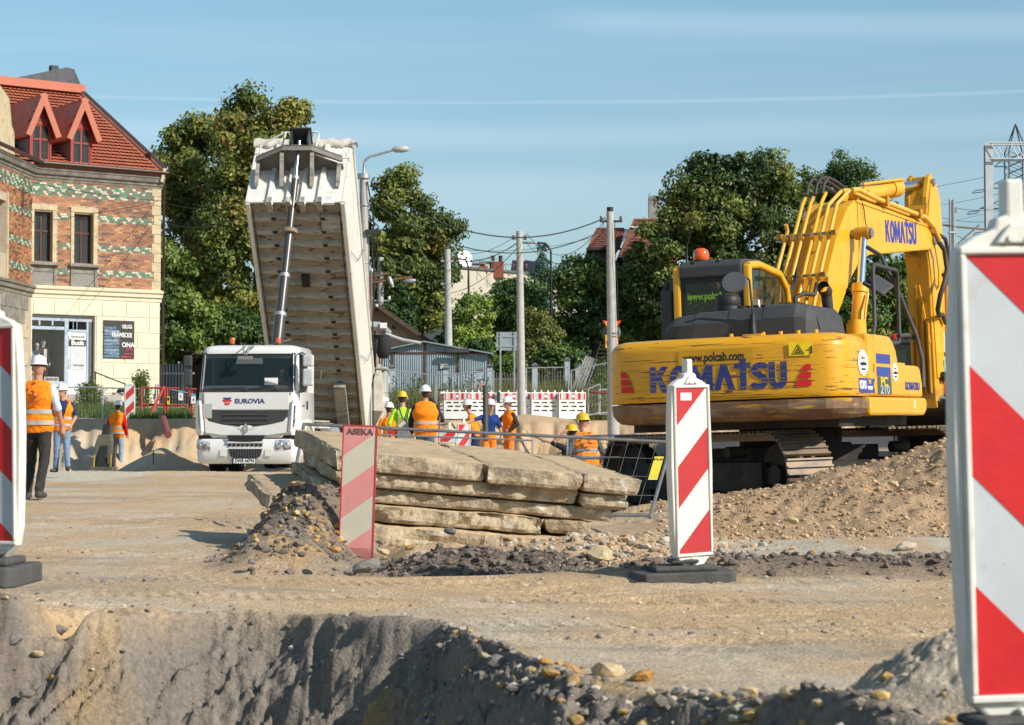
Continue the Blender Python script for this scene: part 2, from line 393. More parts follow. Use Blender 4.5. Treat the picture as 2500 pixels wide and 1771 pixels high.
def ground_col(x,y,h):
    c=np.tile(SAND,(len(x),1))
    c=lerp(c,GREY*1.25,.35*ss(.4,.7,fbm(x*.7,y*.5,4,200)))
    c=lerp(c,PALE,.65*ss(.42,.75,fbm(x*1.1,y*.9,4,201)))
    c=lerp(c,GREY,.4*ss(.55,.75,fbm(x*.6,y*3.5,4,203))*(1-ss(13,18,y)))
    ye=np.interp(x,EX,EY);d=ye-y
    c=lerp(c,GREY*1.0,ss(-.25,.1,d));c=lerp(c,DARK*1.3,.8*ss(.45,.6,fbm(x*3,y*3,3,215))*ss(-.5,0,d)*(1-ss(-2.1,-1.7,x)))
    c=lerp(c,OCHRE*.9,.6*ss(.58,.68,fbm(x*2.2,y*2.2,3,205))*ss(-.5,0,d)*(1-ss(-2.0,-1.5,x)*(1-ss(-.3,.4,x)))*(1-ss(.7,.95,x)))
    c=lerp(c,OCHRE*.7,gauss(x,y,-.75,8.3,.3,.25,4))
    c=lerp(c,SOIL,ss(17,18,y)*ss(1.2,2.0,x)*(1-ss(24,27,y)))
    c=lerp(c,PALE,.9*gauss(x,y,3.2,15.6,1.9,1.3,4)*ss(.3,.5,fbm(x*1.5,y*1.2,3,206)))
    c=lerp(c,DARK*1.2,.9*gauss(x,y,2.7,13.0,2.3,.5,4))
    n=fbm(x*5,y*5,3,207)
    c=lerp(c,DARK*1.25,np.clip(gauss(x,y,-.2,13.7,.75,.5,4)*1.2,0,1))
    c=lerp(c,DARK*1.45,np.clip(gauss(x,y,-1.5,15.0,.55,1.2,4),0,1))
    c=lerp(c,OCHRE*.9,.6*ss(.55,.68,n)*gauss(x,y,-1.2,14.3,.6,.7,4))
    c=lerp(c,SOIL*1.25,ss(56,57,y)*.8)
    c=lerp(c,DARK*1.6,.9*gauss(x,y,2.2,27.5,1.7,1.8,4))
    c=lerp(c,ASPH,ss(31,32.5,y)*(1-ss(45,48,y))*ss(1.9,2.3,x-.02*(y-30))*(1-ss(9,12,x)))
    c=lerp(c,PALE*1.05,.9*ss(38,40,y)*(1-ss(49,51,y))*(1-ss(-8.2,-7.6,x+.25*fbm(x*2,y*2,2,3))))
    c=lerp(c,GRASS,ss(59.5,60.5,y)*ss(.35,.6,fbm(x*1.2,y*1.2,3,209))*np.clip(ss(-5,-9,x)+ss(70,72,y),0,1))
    c=lerp(c,GRASS*.9,ss(72,74,y)*.9)
    c*=(.88+.24*fbm(x*12,y*9,3,210))[:,None]
    return c
rows=np.concatenate([[-60,-20,-6,-1,1,2,3,3.8],np.arange(4.3,10.5,.0145),10.5*1.00235**np.arange(0,355),24.2*1.0062**np.arange(0,190),78.5*1.05**np.arange(1,92)])
tt=np.linspace(-1,1,581);ex=1+np.array([.03,.08,.15,.25,.4,.6,.9,1.4,2.2,3.5,6,12,30])
tt=np.concatenate([-ex[::-1],tt,ex])
hw=np.where(rows<3,.27*3+.8,.27*rows+.8)
GX=tt[None,:]*hw[:,None];GX[rows<3]*=1;GY=np.repeat(rows[:,None],len(tt),1)
xs,ys=GX.ravel(),GY.ravel()
zs=terrain(xs,ys)
zs=np.where(ys<3,-1.0+.0*ys,zs);zs=np.where(ys<0,-.95,zs)
nr,nc=len(rows),len(tt)
idx=np.arange(nr*nc).reshape(nr,nc)
F=np.stack([idx[:-1,:-1],idx[:-1,1:],idx[1:,1:],idx[1:,:-1]],-1).reshape(-1,4)
m_ground=mat('ground_earth',(.4,.3,.2),.95,0,.26,38,bump=.9,bscale=55,attr='col',spec=.15,bdist=.02)
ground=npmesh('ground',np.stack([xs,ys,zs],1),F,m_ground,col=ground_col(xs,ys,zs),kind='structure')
# ---- stones
rnd=random.Random(5)
def rock_mesh(seed,sub=2,squash=.7,rough=.3,name='stone'):
    import bmesh
    r_=random.Random(seed);bm=bmesh.new();bmesh.ops.create_icosphere(bm,subdivisions=sub,radius=1)
    dirs=[(Vector((r_.gauss(0,1),r_.gauss(0,1),r_.gauss(0,1))).normalized(),r_.uniform(.55,.95))for _ in range(9)]
    for v in bm.verts:
        p=v.co.copy();k=1.0
        for d,t in dirs:
            q=p.dot(d)
            if q>t:k=min(k,t/q)
        p*=k*(1+rough*.35*(r_.random()-.5));p.z*=squash;v.co=p
    me=bpy.data.meshes.new(name);bm.to_mesh(me);bm.free();return me
ROCK=[rock_mesh(i)for i in range(10)]
RM=[[np.array([v.co[:]for v in me.vertices]),np.array([p.vertices[:]for p in me.polygons])]for me in[rock_mesh(30+i,1)for i in range(8)]]
def scatter(name,n,sampler,smin,smax,colfn,m,parent=None,power=3.,sink=.3):
    "one joined mesh of many small stones or clods"
    VV=[];FF=[];CC=[];o=0;rs=np.random.RandomState(abs(hash(name))%9999 if False else len(name)*7+n)
    pts=[sampler(rs)for _ in range(n)]
    px_=np.array(pts);pz=terrain(px_[:,0],px_[:,1])
    for k in range(n):
        V,F_=RM[rs.randint(8)];s_=smin+(smax-smin)*rs.rand()**power;a=rs.rand()*6.28;ca,sa=math.cos(a),math.sin(a)
        q=V*s_*(1,.6+.5*rs.rand(),.6+.5*rs.rand());q=np.stack([q[:,0]*ca-q[:,1]*sa,q[:,0]*sa+q[:,1]*ca,q[:,2]],1)
        q+=(px_[k,0],px_[k,1],pz[k]+s_*(.5-sink))
        VV.append(q);FF.append(F_+o);o+=len(V);CC.append(np.tile(colfn(rs,px_[k]),(len(V),1)))
    o_=npmesh(name,np.concatenate(VV),np.concatenate(FF),m,parent,False,np.concatenate(CC),kind='stuff');return o_
m_clod=mat('loose_clods',(.3,.22,.15),.95,0,.2,30,bump=.4,bscale=60,attr='col',spec=.1)
def rcol(base,v=.2):
    def f(rs,p):return np.clip(np.array(base)*(1+v*rs.randn()),.03,.8)
    return f
def gs(cx,cy,sx,sy):return lambda rs:(cx+sx*rs.randn(),cy+sy*rs.randn())
def us(x0,x1,y0,y1):return lambda rs:(rs.uniform(x0,x1),rs.uniform(y0,y1))
def heaps(rs):
    return(rs.uniform(1.3,7),rs.uniform(17.0,21.6))
tag(scatter('heap_clods',9000,heaps,.006,.040,lambda rs,p:SOIL*(1.05+.2*rs.randn()),m_clod,power=5),'loose brown clods covering the spoil heap below the excavator','soil clods')
tag(scatter('dark_clods',1500,lambda rs:(-.15+.5*rs.randn(),13.65+.28*rs.randn()),.008,.05,rcol(DARK*1.3),m_clod,power=5),'dark earth clods in front of the concrete slabs','soil clods')
tag(scatter('rubble',1700,lambda rs:(-1.52+.24*rs.randn(),14.9+.6*rs.randn()),.006,.045,lambda rs,p:(DARK*1.5 if rs.rand()<.8 else OCHRE)*(1+.15*rs.randn()),m_clod),'dark and ochre rubble heaped at the left end of the slabs','rubble')
tag(scatter('grey_rubble',1300,lambda rs:(.95+.45*rs.randn(),15.3+.8*rs.randn()),.01,.055,lambda rs,p:(PALE*.75 if rs.rand()<.5 else SOIL)*(1+.15*rs.randn()),m_clod),'grey stony rubble right of the slabs','rubble')
tag(scatter('dark_rubble',1600,lambda rs:(rs.uniform(.7,4.6),13.0+.2*rs.randn()),.008,.05,rcol(DARK*1.5,.25),m_clod),'dark rubble ridge along the edge of the road','rubble')
tag(scatter('road_pebbles',1500,lambda rs:(lambda y:(rs.uniform(-.27,.27)*y,y))(8.7+16*rs.rand()**1.8),.004,.022,lambda rs,p:(GREY if rs.rand()<.5 else PALE*.9)*(1+.2*rs.randn()),m_clod,power=5),'small pebbles scattered over the dirt road','pebbles')
tag(scatter('trench_clods',900,lambda rs:(lambda x:(x,float(np.interp(x,EX,EY))-.05+.35*rs.randn()))(rs.uniform(-2.4,1.4)),.004,.022,lambda rs,p:(GREY if rs.rand()<.92-.4*(p[0]>0)else OCHRE*.9)*(1+.15*rs.randn()),m_clod,power=4),'grey and ochre clods along the trench edge','soil clods')
tag(scatter('edge_rubble',1500,lambda rs:(lambda x:(x,float(np.interp(x,EX,EY))-.25+.30*rs.randn()))(rs.uniform(-.35,1.25)),.005,.034,lambda rs,p:(GREY*1.1 if rs.rand()<.6 else(OCHRE if rs.rand()<.4 else PALE*.8))*(1+.15*rs.randn()),m_clod,power=3),'grey and ochre rubble along the near edge of the road','rubble')
tag(scatter('gravel_pile',2200,lambda rs:(lambda a,r_:(.75+1.0*r_*math.cos(a),33.5+1.0*r_*math.sin(a)))(rs.rand()*6.28,rs.rand()**.7),.02,.05,rcol(PALE*1.1,.12),m_clod,power=1),'low pile of pale gravel behind the slabs','gravel')
# ---- single stones that can be picked out, parts of the ground
m_st=[mat('stone_grey',(.22,.20,.18),.9,0,.3,9,bump=.5),mat('stone_ochre',(.50,.27,.07),.9,0,.3,9,bump=.5,col2=(.36,.22,.12)),mat('stone_pale',(.50,.44,.34),.9,0,.2,9,bump=.5),mat('stone_sandstone',(.50,.38,.20),.9,0,.3,9,bump=.5,col2=(.55,.47,.36))]
def stone(px,py,wpx,mi=0,Y=None,sq=1.0,rz=None,wy=1.0):
    if Y is None:
        q=P(px,py,1.0);ya=5.0*1.006**np.arange(300)
        hit=CAMZ+(q.z-CAMZ)*ya<=terrain(q.x*ya,ya);Y=float(ya[int(np.argmax(hit))])
    p=P(px,py,Y);s_=wpx/FPX*Y/2
    me=rnd.choice(ROCK).copy();me.materials.clear();me.materials.append(m_st[mi])
    o=bpy.data.objects.new('stone',me);COL.objects.link(o);o.parent=ground
    o.location=(p.x,p.y,max(p.z,TZ(p.x,p.y))+s_*.25*sq);o.scale=(s_,s_*wy,s_*sq);o.rotation_euler=(rnd.uniform(-.3,.3),rnd.uniform(-.3,.3),rnd.uniform(0,6)if rz is None else rz)
    return o
for px_,py_,w_,m_ in((1330,1630,46,1),(1345,1685,56,1),(1395,1645,58,1),(1400,1670,45,1),(1480,1652,92,3),(1570,1665,76,1),(1395,1695,28,2),(1425,1685,30,0),(1355,1708,50,0),
 (1590,1700,30,3),(1655,1700,40,0),(1830,1700,64,3),(1790,1712,40,3),(1930,1712,80,3),(2000,1735,46,3),(1700,1705,34,3),(1720,1690,30,0),(1212,1642,62,0),(1180,1630,30,3),
 (92,1390,0,0),(253,1425,18,0),(358,1424,22,0),(310,1412,10,2),(40,1428,24,0),(2090,1720,30,0),(1687,1550,20,0),(810,1445,16,2),(960,1465,14,3),(1003,1484,12,0),(1360,1477,10,0),
 (92,1452,16,0),(360,1483,14,0),(175,1482,16,0),(15,1470,22,3),(145,1560,44,0),(90,1600,36,3),(35,1650,50,0),(130,1660,30,1),(65,1720,40,0),(1810,1446,9,0),(2222,1578,9,0)):
    if w_:stone(px_,py_,w_,m_,sq=.8)
for px_,py_,w_,m_,Y_ in((895,1388,72,0,13.3),(1466,1362,86,3,13.9),(850,1400,26,0,13.2),(1540,1330,28,0,15),(1690,1318,20,1,15),(1620,1320,22,2,15.2),(2210,1355,60,2,14.5),(1945,1370,40,2,13.3),(1937,1275,36,3,17.5),(1985,1350,20,1,14),
 (2182,1185,34,3,19.4),(1978,1165,20,0,20.3),(2240,1155,22,3,19.4),(615,1375,24,0,13.1),(700,1310,40,0,14.2),(740,1260,30,0,15),(650,1345,34,0,13.5),(820,1345,34,1,13.6),(1000,1340,30,1,13.6),(935,1350,36,3,13.7),
 (1100,1300,36,0,13.8),(1240,1320,26,1,13.7),(2040,1395,26,0,13),(1560,1310,20,0,15.4),(1600,1345,26,2,14.6),(1640,1365,26,0,14.2)):
    stone(px_,py_,w_,m_,Y_,.75)
# ---------------------------------------------------------------- corner house on the left
HA=Vector((X(74,74.6),74.6,0));HB=Vector((X(388,77.6),77.6,0))
HD=(HB-HA).normalized();HL=(HB-HA).length
house=thing('corner_house','two storey corner house of glazed brick with red tiled roof and cream ground floor','house',(HA.x,HA.y,1.75),math.atan2(HD.y,HD.x))
H0=1.75
def hx(px):
    "distance along the facade seen at pixel px"
    k=(px-1250)/FPX;return(k*HA.y-HA.x)/(HD.x-k*HD.y)
def hz(py,px=230):
    t=hx(px);return CAMZ+(HOR-py)/FPX*(HA.y+HD.y*t)-H0
m_plast=mat('cream_plaster',(.70,.63,.47),.85,0,.05,2,bump=.15,bscale=40,col2=(.60,.48,.30),thr=(.62,.8),scale2=1.3)
m_surr=mat('yellow_stone_surround',(.50,.41,.26),.85,0,.15,4,bump=.3,col2=(.26,.22,.17),thr=(.55,.75))
m_gstone=mat('sooty_stone',(.20,.18,.155),.9,0,.25,5,bump=.4,col2=(.34,.30,.24),thr=(.5,.7))
m_brick=mat('glazed_brick',(.3,.14,.07),.55,0,.18,14,attr='col',spec=.4)
m_mortar=mat('mortar',(.44,.36,.27),.95,0,.2,10)
m_redwood=mat('red_painted_wood',(.27,.025,.02),.5,0,.2,8,bump=.2)
m_brownwood=mat('brown_window_wood',(.085,.022,.016),.45,0,.2,8)
m_rooftile=mat('red_metal_tile',(.47,.145,.08),.5,0,.2,2.5,spec=.35,col2=(.33,.085,.05),thr=(.6,.8),scale2=2)
m_flash=mat('red_flashing',(.44,.13,.075),.45,0,.08,2)
m_gutter=mat('brown_gutter',(.055,.032,.028),.35,0,.1)
m_pane=glass_mat('window_glass',(.03,.035,.035),.62)
m_curt=mat('net_curtain',(.55,.55,.52),.9,0,.25,9)
m_int=mat('dark_interior',(.035,.03,.027),.9)
m_shopint=mat('shop_interior',(.16,.145,.125),.9,0,.2,2)
m_shopfr=mat('blue_grey_frame',(.36,.42,.50),.5,0,.15,6)
m_leaddk=mat('grey_sheet',(.19,.19,.195),.6,.2,.25,4)
m_paint=lambda n,c:mat('print_'+n,c,.5,0,.04)
mw=m_paint('white',(.8,.8,.78));mk=m_paint('black',(.02,.02,.02));mr=m_paint('signred',(.60,.03,.02))
m_blue=mat('logo_blue',(.03,.05,.30),.4,0,.1,8)
BC=np.array(((.33,.15,.075),(.27,.115,.065),(.38,.19,.09),(.19,.085,.055),(.12,.065,.05),(.22,.10,.06)))
def wall_holes(name,x0,x1,z0,z1,holes,th,m,parent,y0=0.0,T=None):
    xs_=sorted({x0,x1,*[v for h in holes for v in h[:2]if x0<v<x1]});zs_=sorted({z0,z1,*[v for h in holes for v in h[2:]if z0<v<z1]})
    b=MB(T)
    for i in range(len(xs_)-1):
        for j in range(len(zs_)-1):
            cx,cz=(xs_[i]+xs_[i+1])/2,(zs_[j]+zs_[j+1])/2
            if any(h[0]<cx<h[1]and h[2]<cz<h[3]for h in holes):continue
            b.b2((xs_[i],y0,zs_[j]),(xs_[i+1],y0+th,zs_[j+1]))
    return b.build(name,m,parent)
def brickwork(parent,x0,x1,z0,z1,holes,bands,T=None,dark=1.0,seed=1):
    rs=np.random.RandomState(seed);V=[];F_=[];C_=[];row=0;z=z0;T=T or Matrix()
    bh,bl,j=.066,.235,.012
    while z+bh<=z1:
        kind=next((k for k,(a,b)in enumerate(bands)if a<=z<b),None)
        L_=.12 if kind is not None else bl
        x=x0-(L_+j)*(.5 if row%2 else 0);i=0
        while x<x1:
            a,b=max(x,x0),min(x+L_,x1)
            if b-a>.03 and not any(h[0]<(a+b)/2<h[1]and h[2]<z+bh/2<h[3]for h in holes):
                p=.010+.006*rs.rand();o=len(V)
                for yy in(-p,.01):
                    for q in((a,z),(b,z),(b,z+bh),(a,z+bh)):V.append(T@Vector((q[0],yy,q[1])))
                F_+=[(o,o+1,o+2,o+3),(o+1,o,o+4,o+5),(o+2,o+1,o+5,o+6),(o+3,o+2,o+6,o+7),(o,o+3,o+7,o+4)]
                if kind is not None:
                    g=((i+row//1)//2)%2==0
                    c=np.array((.07,.22,.14))if g else np.array((.50,.47,.37))
                    if rs.rand()<.36:c=np.array((.16,.14,.10))
                else:c=BC[min(5,int(rs.rand()**1.1*6))]if(fbm(np.array([x*.9]),np.array([z*.9]),3,4)[0]<.5+.2*rs.rand())else BC[rs.randint(3)]*1.15
                C_+=[c*dark*(.85+.3*rs.rand())]*8
            x+=L_+j;i+=1
        z+=bh+j;row+=1
    return npmesh('brickwork',[tuple(v)for v in V],F_,m_brick,parent,False,np.array(C_),kind='stuff')
zs1=hz(712);ze=hz(432);xr=HL
wins=[(hx(79),hx(124)),(hx(177),hx(224))];wz0,wz1=hz(645),hz(524)
uh=[(a,b,wz0,wz1)for a,b in wins]
sh=(hx(74)+.04,hx(231),hz(968),hz(772))
wall_holes('upper_wall',0,xr,zs1,ze,uh,.45,m_mortar,house)
wall_holes('ground_floor_wall',0,xr,-1.2,zs1,[sh],.45,m_plast,house)
sur=[(a-.13,b+.17,wz0-.95,wz1+.26)for a,b in wins]
bands=[(hz(487),hz(457)),(hz(541),hz(526)),(hz(612),hz(600)),(hz(674),hz(662))]
brickwork(house,0.02,xr-.30,zs1+.12,ze-.25,sur,bands)
for k in range(11):
    z_=zs1+.12+k*.36
    MB().b2((xr-(.28 if k%2 else.36),-.03,z_),(xr+.02,.30,z_+.35)).build('corner_stone',m_surr,house,bev=.008,seg=1)
# string course, cornice, gutter
def course(name,prof,m,x0=0,x1=None,ends=True):
    "moulding: prof = list of (out, z)"
    x1=xr+.06 if x1 is None else x1
    b=MB();n=len(prof)
    r0=[Vector((x0,-o,z))for o,z in prof]+[Vector((x0,.1,prof[-1][1])),Vector((x0,.1,prof[0][1]))]
    r1=[Vector((x1,p.y,p.z))for p in r0]
    b.loft([r0,r1],smooth=False);return b.build(name,m,house)
course('string_course',[(.03,zs1-.30),(.05,zs1-.18),(.12,zs1-.14),(.14,zs1-.02),(.20,zs1+.02),(.22,zs1+.10),(.0,zs1+.16)],m_plast)
course('cornice',[(.03,ze-.26),(.06,ze-.18),(.10,ze-.15),(.12,ze-.06),(.2,ze-.03),(.26,ze+.10),(.30,ze+.13),(.30,ze+.20),(0,ze+.22)],m_gstone)
course('fascia',[(.34,ze+.20),(.34,ze+.30),(.0,ze+.30)],mat('fascia_red',(.14,.045,.035),.5))
b=MB()
for k in range(2):pass
b.tube([(-.05,-.42,ze+.34),(xr+.1,-.42,ze+.34)],.075,10);b.build('gutter',m_gutter,house)
for k in range(9):MB().b2((.25+k*.58,-.43,ze+.25),(.28+k*.58,-.30,ze+.44)).build('gutter_bracket',m_gutter,house)
MB().tube([(xr+.10,-.20,ze+.3),(xr+.12,-.06,ze+.1),(xr+.12,-.06,-1.0)],.05,8).build('downpipe',m_gutter,house)
# upper windows
def sash(parent,x0,x1,z0,z1,y,m,mg,split=.62,curt=True,fw=.055):
    fr=MB()
    for a,b_ in(((x0,z0),(x1,z0+fw)),((x0,z1-fw),(x1,z1)),((x0,z0+fw),(x0+fw,z1-fw)),((x1-fw,z0+fw),(x1,z1-fw)),
 (((x0+x1)/2-fw*.6,z0+fw),((x0+x1)/2+fw*.6,z1-fw))):
        fr.b2((a[0],y,a[1]),(b_[0],y+.06,b_[1]))
    zm=z0+(z1-z0)*split
    fr.b2((x0+fw,y-.012,zm-fw*.6),(x1-fw,y+.055,zm+fw*.6))
    w_=fr.build('window',m,parent)
    for xa,xb in((x0+fw,(x0+x1)/2-fw*.6),((x0+x1)/2+fw*.6,x1-fw)):
        for za,zb in((z0+fw,zm-fw*.6),(zm+fw*.6,z1-fw)):
            MB().b2((xa,y+.025,za),(xb,y+.031,zb)).build('pane',mg,w_)
    if curt:
        for xa,xb,k in((x0+.02,x0+(x1-x0)*.36,5),(x1-(x1-x0)*.33,x1-.02,5)):
            r0=[Vector((xa+(xb-xa)*i/12,y+.12+.02*math.sin(i*1.6),z0+.03))for i in range(13)]
            r1=[Vector((p.x*.8+.2*(x0 if xa<(x0+x1)/2-.05 else x1),p.y,z1-.03))for p in r0]
            MB().loft([r0,r1],closed=False,caps=False).build('curtain',m_curt,w_)
    return w_
for(a,b_)in wins:
    s_=MB()
    s_.b2((a-.13,-.05,wz0-.03),(a,.02,wz1+.05));s_.b2((b_,-.05,wz0-.03),(b_+.16,.02,wz1+.05))
    s_.b2((a-.14,-.06,wz1+.052),(b_+.17,.02,wz1+.24));s_.prism([(a+.1,wz1+.242),(b_-.07,wz1+.242),((a+b_)/2,wz1+.30)],.06,-.02,Matrix(((1,0,0,0),(0,0,-1,0),(0,1,0,0),(0,0,0,1))))
    s_.build('window_surround',m_surr,house,bev=.01,seg=1)
    s_=MB();s_.b2((a-.20,-.20,wz0-.14),(b_+.23,.02,wz0-.05));s_.b2((a-.14,-.09,wz0-.22),(b_+.17,.02,wz0-.14))
    s_.b2((a-.14,-.07,wz0-.93),(a-.02,.02,wz0-.22));s_.b2((b_+.05,-.07,wz0-.93),(b_+.17,.02,wz0-.22));s_.b2((a-.02,-.045,wz0-.38),(b_+.05,.02,wz0-.22));s_.b2((a-.02,-.045,wz0-.93),(b_+.05,.02,wz0-.80))
    s_.build('window_sill',m_gstone,house,bev=.012,seg=1)
    MB().b2((a-.019,-.02,wz0-.80),(b_+.049,.02,wz0-.38)).build('apron_panel',mat('pebbledash',(.24,.23,.21),.95,0,.3,40,bump=.8,bscale=90),house)
    MB().b2((a-.02,-.19,wz0-.05),(b_+.05,.15,wz0-.03)).build('sill_flashing',m_leaddk,house)
    sash(house,a,b_,wz0,wz1,.20,m_brownwood,m_pane)
    MB().b2((a-.2,.5,wz0-.2),(b_+.2,1.6,wz1+.2)).build('room',m_int,house)
# rendered blocks on the ground floor
def block(x0,x1,z0,z1):
    MB().b2((x0+.012,-.028,z0+.012),(x1-.012,.01,z1-.012)).build('block',m_plast,house,bev=.012,seg=1)
zt=zs1-.34;bhh=(zt-hz(1000))/7.
for r_ in range(7):
    z1_=zt-r_*bhh;z0_=z1_-bhh
    xs_=([.06,hx(130),hx(190),hx(248),hx(306),hx(362),xr]if r_==0 else([hx(246),hx(302),hx(362),xr]if r_%2 else[hx(246),hx(275),hx(334),xr]))
    for a,c in zip(xs_[:-1],xs_[1:]):
        block(a,c,z0_,z1_)
MB().b2((hx(234),-.03,hz(1000)),(hx(246),.01,zt-bhh)).build('door_pilaster',m_plast,house)
MB().b2((-.05,-.10,-1.2),(xr+.02,.02,hz(985))).build('plinth',mat('plinth_stone',(.30,.27,.23),.9,0,.3,4,bump=.4),house)
# shopfront
x0,x1,z0,z1=sh
wx1=hx(160);dx0=hx(170);dx1=hx(214)
fr=MB()
fr.b2((x0,.16,z1-.22),(x1,.24,z1));fr.b2((x0,.15,hz(807)-.02),(dx0-.1,.23,hz(800)));fr.b2((wx1,.13,z0),(dx0,.26,z1-.22));fr.b2((x0,.16,hz(940)),(wx1,.24,hz(933)))
fr.b2((dx1,.14,z0),(x1-.2,.24,z1-.22));fr.b2((dx0,.14,hz(812)),(dx1,.22,hz(806)))
for px_ in(97,129):fr.b2((hx(px_),.16,hz(798)),(hx(px_)+.07,.22,z1-.22))
for px_ in(181,190):fr.b2((hx(px_),.16,hz(804)),(hx(px_)+.03,.2,z1-.22))
fr.build('shopfront_frame',m_shopfr,house,bev=.008,seg=1)
MB().b2((x1-.2,.17,z0),(x1,.20,z1)).build('side_panel',mat('dark_blue_panel',(.09,.105,.13),.5),house)
MB().b2((x0,.19,hz(933)),(wx1,.198,hz(807))).build('shop_window',glass_mat('shop_glass',(.10,.11,.11),.16),house)
MB().b2((x0,.19,hz(798)),(wx1,.198,z1-.22)).build('transom_window',m_pane,house)
MB().b2((x0,.16,-.3),(wx1,.24,hz(940))).build('stall_riser',mat('riser_white',(.55,.56,.55),.6),house)
bx_=MB();bx_.b2((x0-.3,1.6,z0),(x1,1.65,z1));bx_.b2((x0-.3,.25,hz(950)),(wx1+.1,1.6,hz(945)));bx_.b2((wx1+.05,.26,z0),(wx1+.1,1.6,z1));bx_.b2((x0-.3,.26,z1-.02),(x1,1.6,z1+.02));bx_.b2((x0-.3,.26,z0),(x0-.25,1.6,z1))
bx_.build('display_room',m_shopint,house)
MB().b2((hx(143),1.55,hz(888)),(hx(151),1.6,hz(878))).build('wall_socket',MT['black'],house)
d_=MB().b2((dx0,.17,z0),(dx1,.21,hz(812))).build('door',mat('white_door',(.70,.72,.74),.4,0,.05),house)
FW=Matrix(((1,0,0,0),(0,0,-1,0),(0,1,0,0),(0,0,0,1)))
def HF(x,z,y):return Matrix.Translation((x,y,z))@FW
dc=(dx0+dx1)/2;dw=dx1-dx0
MB().b2((dx0+.07,.155,hz(904)),(dx1-.06,.168,hz(824))).build('door_glass',mat('blind_back',(.50,.53,.55),.4),d_)
for k in range(13):MB().b2((dx0+.09,.140,hz(890)+k*.075),(dx1-.09,.154,hz(890)+k*.075+.045)).build('blind_slat',mat('blind_white',(.66,.68,.70),.4),d_)
MB().b2((dx0+.03,.130,hz(846)),(dx1-.03,.1385,hz(831))).build('shop_sign',m_paint('black',(.02,.02,.02)),d_)
text('Butik',.235,HF(dc,hz(838.8),.128),mw,d_,sx=1.05,bold=.006)
MB().b2((dx0+.03,.130,hz(829)),(dx1-.05,.1385,hz(819))).build('paper_notice',m_paint('white',(.8,.8,.78)),d_)
text('ZAPRASZAMY NA ZAKUPY',.125,HF(dc,hz(824),.128),m_paint('greybrown',(.12,.08,.07)),d_,sx=.38,bold=.004)
text('OTWARTE  ZAMKNIĘTE',.075,HF(dc+.05,hz(893),.128),m_paint('brown',(.20,.10,.08)),d_,sx=.5)
MB().tube([(dx0+.05,.16,hz(900)),(dx0+.05,.10,hz(899)),(dx0+.05,.10,hz(880)),(dx0+.05,.16,hz(879))],.013,6).build('handle',MT['galv'],d_)
MB().b2((dx0+.03,.163,hz(966)),(dx1-.03,.168,hz(912))).build('door_panel',mat('white_panel',(.66,.68,.70),.4),d_)
# poster of the tailoring service
ps=MB();pa,pb=hx(250),hx(325);za,zb=hz(874),hz(781)
pst=MB().b2((pa,-.07,za),(pb,-.032,zb)).build('poster',m_paint('anthracite',(.035,.033,.035)),house)
b=MB();cw=(pb-pa)*.5
for k in range(10):
    zz=za+.06+k*.118
    rg=[]
    for i,t in enumerate((0,.06,.5,.94,1)):
        rr_=.056 if 0<i<4 else.03
        rg.append([Vector((pa+.01+cw*t*(1 if k<9 else.8),-.076+.004*math.cos(a)*1,zz+rr_*math.sin(a)+.01*math.sin(k+t*4)))for a in np.linspace(0,6.283,9)[:-1]])
    MB().loft(rg).build('jeans_print',mat('denim_print_%d'%(k%3),((.10,.16,.25),(.14,.21,.30),(.20,.27,.34))[k%3],.8,0,.5,9),pst)
wm=m_paint('white',(.8,.8,.78));rm=m_paint('pinkred',(.62,.06,.10))
mxx=(pa+pb)/2
text('USŁUGI',.20,HF(pb-.32,hz(796),-.10),wm,pst,sx=.62,bold=.004)
text('KRAWIECKIE',.235,HF(mxx+.10,hz(817),-.10),wm,pst,sx=.60,bold=.005)
text('by',.10,HF(mxx+.02,hz(830),-.10),rm,pst)
text('ONA',.25,HF(pb-.27,hz(841),-.10),wm,pst,sx=.9,bold=.006)
text('STYL',.15,HF(pb-.20,hz(853),-.10),rm,pst,sx=.85,bold=.004)
text('tel. 695 051 921',.07,HF(pb-.26,hz(863),-.10),rm,pst,sx=.8,bold=.003)
text('onastyl50@gmail.com',.06,HF(pb-.34,hz(870),-.10),rm,pst,sx=.85,bold=.003)
# roof
sl0=Vector((0,-.36,ze+.36));QR=7.4;RZ=hz(222,388)*1.0
Yr=HB.y+QR*.83;RZ=CAMZ+(HOR-214)/FPX*Yr-H0-.22
sl1=Vector((0,QR,RZ));SL=(sl1-sl0).length
def tile_sheet(parent,O,U,Vv,lu,lv,m,rowh=.36,wave=.19,name='tile_sheet',cut=None,amp=.028,step=.065):
    U=Vector(U).normalized();Vv=Vector(Vv).normalized();N=U.cross(Vv);n=int(lu/wave*6);nv=int(lv/rowh)
    vs=[];fs=[];rows_=[]
    for r_ in range(nv):
        for e,st in((-.14,step),(.99,0.0)):
            rows_.append((r_*rowh+e*rowh,st))
    uu=[lu*i/n for i in range(n+1)]
    for v_,st in rows_:
        for u_ in uu:
            uc,vc=(u_,v_)if cut is None else cut(u_,v_)
            k=(u_/wave)%1.0
            vs.append(O+U*uc+Vv*vc+N*(st+amp*(1-abs(2*k-1))**.7+0.0))
    W_=n+1
    for r_ in range(0,len(rows_)-1,2):
        for i in range(n):fs.append((r_*W_+i,r_*W_+i+1,(r_+1)*W_+i+1,(r_+1)*W_+i))
    return npmesh(name,[tuple(v)for v in vs],fs,m,parent,False)
XL=-4.2
roof=MB().prism([(XL,-.42),(xr,-.42),(xr,QR),(XL,QR)],-.04,0,Matrix(((1,0,0,0),(0,(sl1-sl0).normalized().y,0,sl0.y+.42),(0,(sl1-sl0).normalized().z,1,sl0.z-.02),(0,0,0,1)))).build('roof',m_flash,house)if False else None
